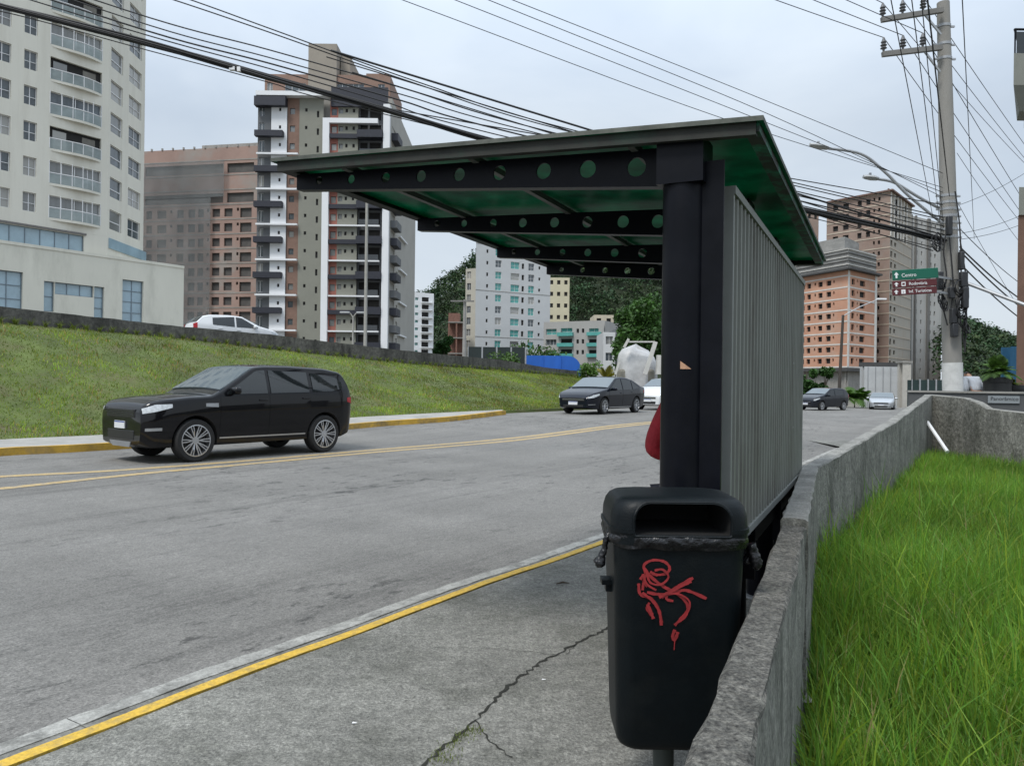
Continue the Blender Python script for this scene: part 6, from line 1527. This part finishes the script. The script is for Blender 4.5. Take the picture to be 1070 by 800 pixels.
for (pxa,pya,pxb,pyb) in ((921,21,984,11),(922,57,983,50)):
    a = P(pxa,pya,17.78); bb = P(pxb,pyb,17.78); mb = MB(); mb.beam(a, bb+(bb-a)*0.02, 0.10, 0.11); arm = mb.build('crossarm', M_arm, pole)
    mb = MB(); q = a+(bb-a)*0.70; mb.beam(q, Vector((bb.x,17.8,bb.z-0.55)), 0.04, 0.04); mb.build('brace', galv, pole)
    for t in (0.02,0.35,0.69):
        q = a+(bb-a)*t+Vector((0,0,0.055)); mb = MB(); mb.lathe([(0.02,0),(0.03,0.06),(0.075,0.08),(0.04,0.12),(0.075,0.15),(0.04,0.19),(0.065,0.22),(0.04,0.27),(0.02,0.33)], 12, tuple(q)); mb.build('insulator', M_ins, arm, True); INS.append(q+Vector((0,0,0.33)))
for py in (28,47,62,205,212,219,226,233,240,248):
    z = zpx(990,py,18); q = pc(z); mb = MB(); r_ = 0.218-0.083*z/PT+0.012; mb.lathe([(r_-0.012,-0.03),(r_,-0.03),(r_,0.03),(r_-0.012,0.03)], 20, tuple(q)); mb.box(q.x-r_-0.10,q.y-0.02,z-0.02,q.x-r_+0.01,q.y+0.02,z+0.02); mb.box(q.x+r_-0.01,q.y-0.02,z-0.02,q.x+r_+0.10,q.y+0.02,z+0.02); mb.build('clamp', galv, pole, True, 40)
M_cable = mat('black cable sheath', (0.012,0.012,0.013), 0.6); M_cbox = mat('dark cable box', (0.02,0.021,0.024), 0.5)
def coil(px, py, r_, y=17.7, n=3, tilt=0.3):
    c = P(px,py,y); mb = MB()
    for k in range(n):
        rr = r_*random.uniform(0.8,1.1); cc = c+Vector((random.uniform(-.03,.03),-0.02*k,random.uniform(-.03,.03))); mb.tube([cc+Vector((rr*math.cos(a)*0.75, 0.08*math.sin(a+k), rr*math.sin(a))) for a in np.linspace(0,2*PI,22)], 0.013, 5, cap=False)
    mb.build('cable_coil', M_cable, pole, True)
for a in ((980,250,0.17),(979,257,0.13),(983,312,0.13),(986,320,0.10),(1005,318,0.20),(1003,326,0.16),(1008,306,0.12),(1006,335,0.14),(985,298,0.09),(1010,343,0.12),(1001,300,0.16)): coil(*a)
for (x0_,y0_,x1_,y1_,yy) in ((979,284,984.5,303,17.75),(1002,263,1006.5,282,17.75),(1003,284,1010,300,17.7),(993,322,999,338,17.7),(991,300,997,312,17.7),(1005,300,1011,322,17.65),(989,226,994,246,17.7),(994,338,1000,352,17.7)):
    a = P(x0_,y0_,yy); b_ = P(x1_,y1_,yy); mb = MB(); mb.box(min(a.x,b_.x),yy-0.07,min(a.z,b_.z),max(a.x,b_.x),yy+0.06,max(a.z,b_.z)); bevel(mb.build('cable_box', M_cbox, pole, True), 0.02)
for pts in ([(990,235),(986,262),(989,290),(984,312),(990,340)],[(1003,250),(1008,280),(1012,310),(1006,345),(1008,362)],[(1007,300),(1010,330),(1008,368)],[(998,200),(1003,240),(1004,300),(999,336)],[(992,248),(996,300),(993,330),(999,350)]):
    mb = MB(); mb.tube(catmull([P(x,y,17.72) for x,y in pts],5), 0.017, 5); mb.build('drop_cable', M_cable, pole, True)
# street light heads on arms
def lamp(label, arm_px, head_px, y):
    a = P(*arm_px[-1], y); r = thing('street_light', label, 'street light', tuple(a)); mb = MB(); mb.tube(catmull([P(x,yy,y) for x,yy in arm_px],6), 0.035, 8); mb.build('arm', galv, r, True)
    h0, h1 = P(*head_px[0],y), P(*head_px[1],y); d = (h1-h0); mb = MB(); M_ = d.to_track_quat('X','Z').to_matrix(); n_ = 10; R = []
    for t,w_,hh in ((0,0.03,0.03),(0.08,0.09,0.05),(0.4,0.13,0.07),(0.75,0.11,0.06),(1.0,0.05,0.05)): R.append([tuple(h0+d*t+M_@Vector((0,w_*math.cos(2*PI*k/12),hh*math.sin(2*PI*k/12)*(1.0 if math.sin(2*PI*k/12)>0 else 0.55)))) for k in range(12)])
    mb.loft(R); hd = mb.build('lamp_head', mat('lamp housing', (0.33,0.34,0.34), 0.5), r, True)
    c = h0+d*0.55; mb = MB(); mb.lathe([(0.03,0.05),(0.03,0.12),(0.001,0.13)], 10, tuple(c)); mb.build('photocell', galv, hd, True)
lamp('upper street light with a long curved arm on the utility pole', [(865,155),(900,161),(925,180),(950,205),(983,232)], [(866,155.5),(846,151.5)], 17.9)
lamp('lower street light with a shorter arm on the utility pole', [(917,187),(935,191),(960,206),(988,221)], [(918,187.5),(902,185)], 18.1)
# direction sign
M_sg = mat('green sign face', (0.0,0.10,0.06), 0.4, var=0.05); M_sr = mat('maroon sign face', (0.085,0.012,0.014), 0.4, var=0.05); M_sw = mat('white sign lettering', (0.75,0.75,0.75), 0.5, var=0.01)
sa = P(933,289,17.3); sb_ = P(981,286,17.3)
sg = thing('direction_sign', 'green and maroon direction sign with white arrows fixed to the utility pole', 'road sign', tuple(sa))
uu = (sb_-sa); Ls = uu.length; ang_t = math.atan2(uu.z, uu.x)
def text(s, size, m, parent, M):
    cu = bpy.data.curves.new('t','FONT'); cu.body = s; cu.size = size; cu.extrude = 0.002; o = bpy.data.objects.new('t', cu); COL.objects.link(o); bpy.context.view_layer.update()
    me = bpy.data.meshes.new_from_object(o.evaluated_get(bpy.context.evaluated_depsgraph_get())); bpy.data.objects.remove(o); me.transform(M); me.materials.clear()
    me.transform(Matrix.Translation(-origin(parent))); return mesh_obj('lettering', me, m, parent)
for (yt,yb,m,txt,icon) in ((282.5,293,M_sg,'Centro',None),(293.8,301,M_sr,'Rodoviária','box'),(301.8,309,M_sr,'Inf. Turísticas','i')):
    zt_ = P(933,yt,17.3).z; zb2 = P(933,yb,17.3).z; H = zt_-zb2
    Ms = Matrix.Translation((sa.x,17.3,zb2)) @ Matrix.Rotation(-ang_t,4,'Y'); mb = MB(); 
    LL = Ls if m is M_sg else Ls*0.97
    mb.box(0,0,0,LL,0.02,H); mb.v = [tuple(Ms@Vector(v)) for v in mb.v]; pn = mb.build('sign_panel', m, sg); bevel(pn,0.008,1)
    mb = MB(); c = 0.085; k = H*0.34; mb.add([(c-0.02,-0.004,H*0.2),(c+0.02,-0.004,H*0.2),(c+0.02,-0.004,H*0.52),(c+0.055,-0.004,H*0.52),(c,-0.004,H*0.82),(c-0.055,-0.004,H*0.52),(c-0.02,-0.004,H*0.52)],[(0,1,2,3,4,5,6)]); mb.v = [tuple(Ms@Vector(v)) for v in mb.v]; mb.build('arrow', M_sw, pn)
    x_t = 0.20
    if icon:
        mb = MB(); mb.box(0.20,-0.004,H*0.2,0.20+H*0.6,-0.001,H*0.8); mb.v = [tuple(Ms@Vector(v)) for v in mb.v]; mb.build('pictogram', M_sw, pn); x_t = 0.20+H*0.6+0.07
        if icon == 'i': text('i', H*0.55, m, pn, Ms @ Matrix.Translation((0.20+H*0.22,-0.007,H*0.3)) @ Matrix.Rotation(PI/2,4,'X'))
        else:
            mb = MB(); mb.box(0.20+H*0.12,-0.0065,H*0.36,0.20+H*0.48,-0.0045,H*0.66); mb.v = [tuple(Ms@Vector(v)) for v in mb.v]; mb.build('bus_symbol', m, pn)
    text(txt, H*0.62 if icon else H*0.5, M_sw, pn, Ms @ Matrix.Translation((x_t,-0.004,H*0.28)) @ Matrix.Rotation(PI/2,4,'X'))
for py in (288,304):
    q = P(981,py,17.3); mb = MB(); mb.beam(q+Vector((-0.15,0.03,0)), Vector((PX-0.1,PY-0.1,q.z)), 0.04,0.05); mb.build('bracket', galv, sg)

# ================================================================ OVERHEAD WIRES
LPX, LPY = -14.0, 12.0
def on_line(px, py):
    """point of the photo column/row on the vertical plane between the two street poles"""
    x, z = ray(px,py); dx, dy = PX-LPX, PY-LPY
    t = (x*LPY-LPX)/(dx-x*dy); Y = LPY+dy*t; return Vector((x*Y, Y, EYE+z*Y))
WN = [0]
def wire(label, pts, r, parent=None, group='overhead wires', name='overhead_wire', sagn=12):
    p = catmull(pts, 8) if len(pts) > 2 else [Vector(pts[0])+(Vector(pts[1])-Vector(pts[0]))*k/20-Vector((0,0,4*0.12*(k/20)*(1-k/20))) for k in range(21)]
    mb = MB(); c = Vector(p[0]); o = mb.tube(p, r, 5).build(name, M_cable, None, True); return tag(o, label, 'cable', group)
ordn = ['first','second','third','fourth','fifth','sixth','seventh','eighth','ninth','tenth']
# group crossing the top left (y at x=0-ish extension, y at x=157, y at x=280, y at x~595/600)
setA = [((60,-45),(190,-3),(290,33),(440,87),(602,137),(995,229),0.012),((55,-40),(178,-1),(280,33.5),(430,86),(596,138),(994,232),0.012),
 ((-80,-60),(157,19),(280,52),(420,92),(575,138),(993,238),0.013),((-80,-53),(157,27),(280,60),(420,99),(560,139),(992,242),0.012),
 ((-80,-44),(157,33.5),(280,66),(415,104),(540,140),(990,246),0.016),((-80,-34),(157,38),(280,71.5),(400,106),(520,141),(990,250),0.012),
 ((-80,4),(0,12.0),(157,53.5),(280,86),(400,119),(990,262),0.010)]
for i, q in enumerate(setA):
    wire(f'{ordn[i]} thin black wire from the top of the bundle crossing the upper left sky', [on_line(*p) for p in q[:-1]], q[-1], group='wires crossing the upper left sky')
# thick twisted bundle
def bundle():
    r = thing('cable_bundle', 'thick bundle of black cables crossing in front of the cream tower', 'cable', (LPX,LPY,0))
    ctrl = [on_line(*p) for p in ((-180,-44),(-60,-9),(0,6.5),(157,46),(280,80),(400,113),(520,148),(700,189),(850,222),(990,252))]; path = catmull(ctrl,8)
    for k in range(5):
        pp = []
        for i,p in enumerate(path):
            a = 2*PI*k/5+i*0.13; rr = 0.050*(0.7+0.4*math.sin(i*0.21+k)); pp.append(p+Vector((0,rr*math.cos(a),rr*math.sin(a)*1.0)))
        mb = MB(); mb.tube(pp, 0.022, 6); mb.build('cable', M_cable, r, True)
    for i in range(6,len(path)-6,9):
        mb = MB(); mb.lathe([(0.062,-0.012),(0.072,-0.012),(0.072,0.012),(0.062,0.012)],10,tuple(path[i])); 
        pass
    mb = MB(); p = on_line(243,72); mb.obox(p,0.05,0.04,0.03); mb.obox(p+Vector((0.12,0,-0.01)),0.03,0.03,0.04); mb.build('splice_tag', frame_white, r)
bundle()
# primary lines to the crossarms : three parallel to the street coming from upper left
for i,(q,ins) in enumerate((((815,-2),INS[3]),((855,-1),INS[4]),((888,-1),INS[5]),((840,-40),INS[0]),((880,-45),INS[1]),((930,-50),INS[2]))):
    far = ins+(on_line(*q)-ins).normalized()*14
    wire(('left','middle','right')[i%3]+' high wire arriving at the '+('lower','upper')[i//3]+' crossarm', [far, ins], 0.009, group='high wires on the crossarms')
# same wires leaving to the right, away
for i, ins in enumerate(INS):
    e = P((1085,1100,1118,1085,1100,1118)[i], (185,200,215,255,268,285)[i], 34.0)
    wire(('left','middle','right')[i%3]+' high wire leaving the '+('upper','lower')[i//3]+' crossarm towards the right', [ins, e], 0.009, group='high wires leaving the crossarms')
# four wires in the middle sky
for i,(a,b_,c_) in enumerate((((420,0),(750,122),(985,196)),((470,-2),(770,116),(985,201)),((505,-2),(800,118),(985,206)),((530,-2),(770,93),(985,181)))):
    A_ = P(*a,13.0); B_ = P(*b_,16.0); C_ = P(*c_,17.9); A0 = A_+(A_-B_)*1.0
    wire(f'{("lowest","second lowest","third lowest","highest")[i]} of the four thin wires in the open sky above the shelter roof', [A0,A_,B_,C_], 0.007, group='four wires above the shelter roof')
# wires to the right of the shelter roof corner down to the pole
for i,(a,b_) in enumerate((((760,180),(985,249)),((760,187),(987,256)),((760,196),(975,262)),((760,175),(985,214)))):
    A_ = on_line(*a); wire(f'{("upper thick","middle","lower","top thin")[i]} cable reaching the pole just right of the shelter roof corner', [A_+(A_-on_line(*b_))*1.5, A_, on_line(*b_)], 0.022 if i == 0 else 0.012, group='cables reaching the pole')
# steep wires over the camera to the pole and service drops
for i,(a,b_) in enumerate((((930,-5),(975,228)),((952,-5),(982,232)),((962,-8),(986,238)),((968,-10),(992,205)),((1005,-10),(1018,250)))):
    A_ = P(*a,8.0); B_ = P(*b_, 17.8 if i < 4 else 24.0)
    wire(f'{ordn[i]} from the left of the steep wires dropping from the top edge near the pole', [A_+(A_-B_)*0.5, A_, B_], 0.010 if i == 3 else 0.006, group='steep wires near the pole')
rt = [((1003,258),(1070,312),0.02),((1003,262),(1072,322),0.02),((1004,276),(1072,334),0.018),((1004,240),(1070,296),0.010),((1000,215),(1075,175),0.006),((1003,250),(1075,228),0.006),((1003,244),(1075,218),0.006),((997,205),(1072,330),0.006),((1000,160),(1075,262),0.006)]
for i,(a,b_,r_) in enumerate(rt):
    A_ = P(*a,18.0); B_ = P(*b_,24.0 if b_[1] > 240 else 21.0)
    wire(f'{ordn[i]} service wire fanning out to the right from the pole', [A_, B_+(B_-A_)*0.3], r_, group='service wires right of the pole')
mb = MB(); mb.tube([P(1008,295,17.9),P(1075,320,17.0)],0.04,8); tag(mb.build('strut', galv, None, True), 'grey steel tube strut from the pole towards the right edge building', 'strut')

# ================================================================ LOW WALL WITH NAME PLATE, PEOPLE, POTS
gz = 0.35
gwA, gwB = P(950,410,16.4), P(1090,410,15.6)
gw = thing('boundary_wall', 'low smooth grey wall with a pale name plate behind the lot corner', 'wall', (gwA.x,gwA.y,0))
zt_ = zpx(1010,408.5,16.0); M_gw = mat('smooth dark grey render', (0.075,0.078,0.08), 0.85, var=0.08, scale=2)
prism(gw, gwA, gwB, 0, (gwB-gwA).length, -0.4, zt_-0.04, 0, 0.18, M_gw, 'wall_body'); prism(gw, gwA, gwB, -0.02, (gwB-gwA).length+0.02, zt_-0.04, zt_, -0.03, 0.21, conc_grey, 'coping')
sgw = lambda px: plane_s(gwA,gwB,px,415)[0]
M_pl = mat('pale grey name plate', (0.22,0.24,0.25), 0.5, var=0.05)
prism(gw, gwA, gwB, sgw(1032), sgw(1065), zpx(1048,421,15.9), zpx(1048,413.5,15.9), -0.03, -0.003, M_pl, 'name_plate')
xdw = (gwB-gwA).normalized(); Mw = Matrix.Translation(gwA+xdw*(sgw(1034.5))+Vector((xdw.y,-xdw.x,0))*0.033+Vector((0,0,zpx(1048,419.3,15.9)-gwA.z))) @ Matrix.Rotation(math.atan2(xdw.y,xdw.x),4,'Z') @ Matrix.Rotation(PI/2,4,'X')
text('Panorâmico', 0.105, mat('dark lettering', (0.03,0.03,0.035), 0.6), gw, Mw)
# paving and verge behind
mb = MB(); a,b_ = P(1036,427,13.6), P(1100,431,12.6); 
sheet('terrace', [8.0,9,10,12,16,30], [16.9,18,20,30], lambda x,y: 0.0, M_pave)
# pots
def pot(label, px, y, r_, h, z0): 
    c = P(px,400,y); o = MB(); o.lathe([(r_*0.8,0),(r_*0.95,h*0.5),(r_,h*0.92),(r_*1.06,h*0.93),(r_*1.06,h),(r_*0.94,h),(r_*0.9,h*0.85),(0.001,h*0.84)], 24, (c.x,y,z0)); return tag(o.build('planter', mat('black planter', (0.012,0.013,0.014), 0.5, var=0.2), None, True, 40), label, 'planter')
pot('tall round black planter right of the person in grey', 1042, 19.0, 0.31, zpx(1042,394,19.0), 0.0)
pot('lower wide black planter by the red-brown column', 1059, 19.2, 0.30, zpx(1058,402,19.2), 0.0)
b = P(1043,396,19.0); palm('bushy green palm growing out of the tall black planter', (b.x,19.0,b.z-0.15), 1.2, 0.62, 70, 0.30, (1.1,1.15,0.6), 0.03, up=1.35, frond_pairs=16)
palm('small plant in the lower black planter', (P(1059,402,19.2).x,19.2,zpx(1059,404,19.2)), 0.5, 0.35, 14, 0.05, (1.6,1.1,0.5), 0.04, up=1.2)
# far blue sheeting
simple_block('container', 'blue corrugated container behind the planters at the right edge', 1056, 1075, 30, 362, mat('blue painted sheet', (0.010,0.075,0.15), 0.6, var=0.1), 4, 2, 'small', cat='container', z0=-0.2, depth=0.6, wh=0.02, ww=0.8)
q = P(1023,400,19.5); person('person in a light grey striped shirt seen from behind beside the planters, head bent forward', (q.x,19.5,zpx(1023,393,19.5)-1.36), math.radians(6),
   mat('light grey shirt', (0.42,0.44,0.47), 0.8, var=0.15, scale=14, stretch=(1,0.1,0.1)), M_jeans, (lambda s: (s*0.23,0.06,1.12), lambda s: (s*0.17,0.26,1.05)), lean=0.75, hair=(0.25,0.24,0.23))

# ================================================================ THINGS ALONG THE UPPER STREET
r_, A_, B_, z_ = simple_block('hoarding', 'dark sheet hoarding at the end of the upper street', 489, 549.5, 50, 362.5, mat('black-green hoarding', (0.010,0.018,0.017), 0.6, var=0.3, scale=0.8), 0, 1, cat='fence', z0=0.8, depth=0.1)
for k in range(5): s = (B_-A_).length*k/4; prism(r_, A_, B_, max(0,s-0.05), s+0.05, 0.8, z_+0.02, -0.05, -0.003, galv, 'fence_post')
A_, B_ = P(549,380,52.0), P(607,380,52.0); ct = thing('container', 'bright blue container with a rounded end behind the bank wall', 'container', (A_.x,52,1.0)); Ln = (B_-A_).length; zt_ = zpx(575,371.5,52)
prof = [(0,1.0),(Ln,1.0)]+[(Ln-0.9+0.9*math.cos(a), zt_-0.85+0.85*math.sin(a)) for a in np.linspace(0,PI/2,7)]+[(0,zt_)]
mb = MB(); mb.loft([[(A_.x+s, 52, z) for s,z in prof],[(A_.x+s, 54.4, z) for s,z in prof]]); mb.build('shell', mat('bright blue tarpaulin', (0.012,0.10,0.42), 0.55, var=0.12, scale=1.5, stretch=(1,1,0.2)), ct, False)
for s in (1.2,2.4): 
    mb = MB(); mb.box(A_.x+s-0.03,51.95,1.0,A_.x+s+0.03,51.997,zt_-0.02); mb.build('rib', MATS['bright blue tarpaulin'], ct)
# tarpaulin heap and white beams
M_tarp = mat('grey-white tarpaulin', (0.42,0.42,0.42), 0.45, var=0.2, scale=1.2, bump=0.8, bscale=2.5, stain=(0.26,0.26,0.25), stain_scale=0.8, stain_amt=0.6)
tc_ = P(664,392,44.0); th_ = thing('covered_heap', 'heap covered with a crumpled grey-white tarpaulin beside the road bend', 'heap', (tc_.x,44,0.8)); mb = MB(); R = []
hz_ = zpx(664,361.5,44)-0.9; wX = 21/803*44
for i in range(11):
    t = i/10; R.append([(tc_.x+wX*(1-t**6)**0.5*(1+0.10*math.sin(3*a+t*4)+0.05*math.sin(9*a))*math.cos(a), 44+0.9*(1-t**6)**0.5*math.sin(a)*(1+0.1*math.sin(5*a)), 0.9+hz_*t*(1+0.05*math.sin(2*a))) for a in np.linspace(0,2*PI,33)[:-1]])
mb.loft(R); mb.build('tarpaulin', M_tarp, th_, True, 120)
mb = MB(); mb.box(tc_.x-wX*0.92,43.2,0.6,tc_.x+wX*0.85,44.7,0.9+hz_*0.52); bevel(mb.build('load', mat('brown grey load', (0.20,0.19,0.16), 0.9, var=0.25, scale=2), th_), 0.15)
for i,(a,b_,rr) in enumerate((((674,391),(685,357),0.16),((652,363),(657,354),0.10),((655,357),(684,357),0.06),((643,391),(647,378),0.09),((689,391),(690,371),0.3))):
    mb = MB(); mb.beam(P(*a,42.8), P(*b_,42.8), rr*1.3, rr*1.3); tag(mb.build('beam', mat('white painted beam', (0.5,0.49,0.46), 0.7, var=0.08), None), f'{("long leaning","short upper left","thin horizontal","short lower left","broad right hand")[i]} white beam around the tarpaulin heap', 'beam', 'white beams around the heap')
# street lamps and poles on the upper street
def mast(label, px, pyb, pyt, y, r_, head=None, m=galv, name='lamp_post', cat='street light', lean=0):
    b = P(px,pyb,y); zt_ = zpx(px,pyt,y); o = thing(name, label, cat, (b.x,y,b.z)); mb = MB(); mb.tube([(b.x,y,b.z-1.2),(b.x+lean,y,zt_)],[r_,r_*0.7],10); mb.build('pole', m, o, True)
    if head:
        for s in head:
            mb = MB(); mb.tube(catmull([(b.x+lean,y,zt_-0.1),(b.x+lean+s*0.5,y,zt_+0.15),(b.x+lean+s*1.1,y,zt_+0.2)],5),0.03,6); mb.build('arm', m, o, True)
            mb = MB(); mb.obox((b.x+lean+s*1.35,y,zt_+0.19),0.28,0.11,0.05); bevel(mb.build('lamp_head', MATS['lamp housing'], o, True),0.03)
    return o
M_lp = mat('pale lamp post paint', (0.30,0.29,0.26), 0.6)
mast('tall pale lamp post in front of the black and white tower', 381.5, 370, 190, 42, 0.10, (-1,1), M_lp)
mast('short pale lamp post with two small heads on the upper street', 368.5, 368, 330, 44, 0.06, (-0.35,0.35), M_lp)
up_ = mast('white concrete utility pole with a crossarm left of the white apartment block', 485, 375, 313, 56, 0.16, None, conc_grey, 'utility_pole', 'utility pole')
q = P(481,314.5,55.8); mb = MB(); mb.beam(q+Vector((-0.7,0,0)), q+Vector((1.0,0,0.0)), 0.1,0.1); mb.build('crossarm', M_arm, up_)
o = mast('dark leaning wooden pole with a street lamp in front of the orange brick block', 876, 412, 329, 57, 0.13, None, mat('dark timber pole', (0.05,0.043,0.036), 0.9), 'lamp_post', 'street light', lean=0.28)
mb = MB(); q0, q1 = P(879.5,331,57), P(917,313,57); mb.tube([q0, (q0+q1)/2+Vector((0,0,0.1)), q1],0.04,6); mb.build('arm', galv, o, True); mb = MB(); mb.obox(P(921,312.5,57),0.35,0.12,0.06); bevel(mb.build('lamp_head', MATS['white window frame'], o, True),0.03)
# litter specks on bank and pavement
for i,(px,py,s) in enumerate(((83,439,0.10),(97,441,0.05))):
    q = gp(px,py); 
    # lay on the bank surface near its foot
    q = Vector((q.x*0.72,q.y*0.72,q.z)) if False else q
for i,(px,py) in enumerate(((370,757),(568,712))):
    q = gp(px,py,0.006); mb = MB(); mb.loft([[(q.x-0.010,q.y-0.003,q.z),(q.x+0.008,q.y-0.006,q.z+0.002)],[(q.x-0.006,q.y+0.007,q.z+0.003),(q.x+0.011,q.y+0.004,q.z+0.001)]], cap=False, closed=False); tag(mb.build('paper_scrap', frame_white), 'small white paper scrap lying on the '+('pavement in the left foreground','pavement near the crack'[0:23])[i], 'litter', 'paper scraps on the pavement')
q = gp(588,611,0.004); mb = MB(); mb.tube([q+Vector((-0.05,-0.01,0.004)),q+Vector((0,0.004,0.012)),q+Vector((0.05,0.012,0.004))],[0.003,0.008,0.002],6); tag(mb.build('fallen_leaf', M_bark, None, True), 'dark dry leaf lying on the pavement left of the bin', 'leaf')
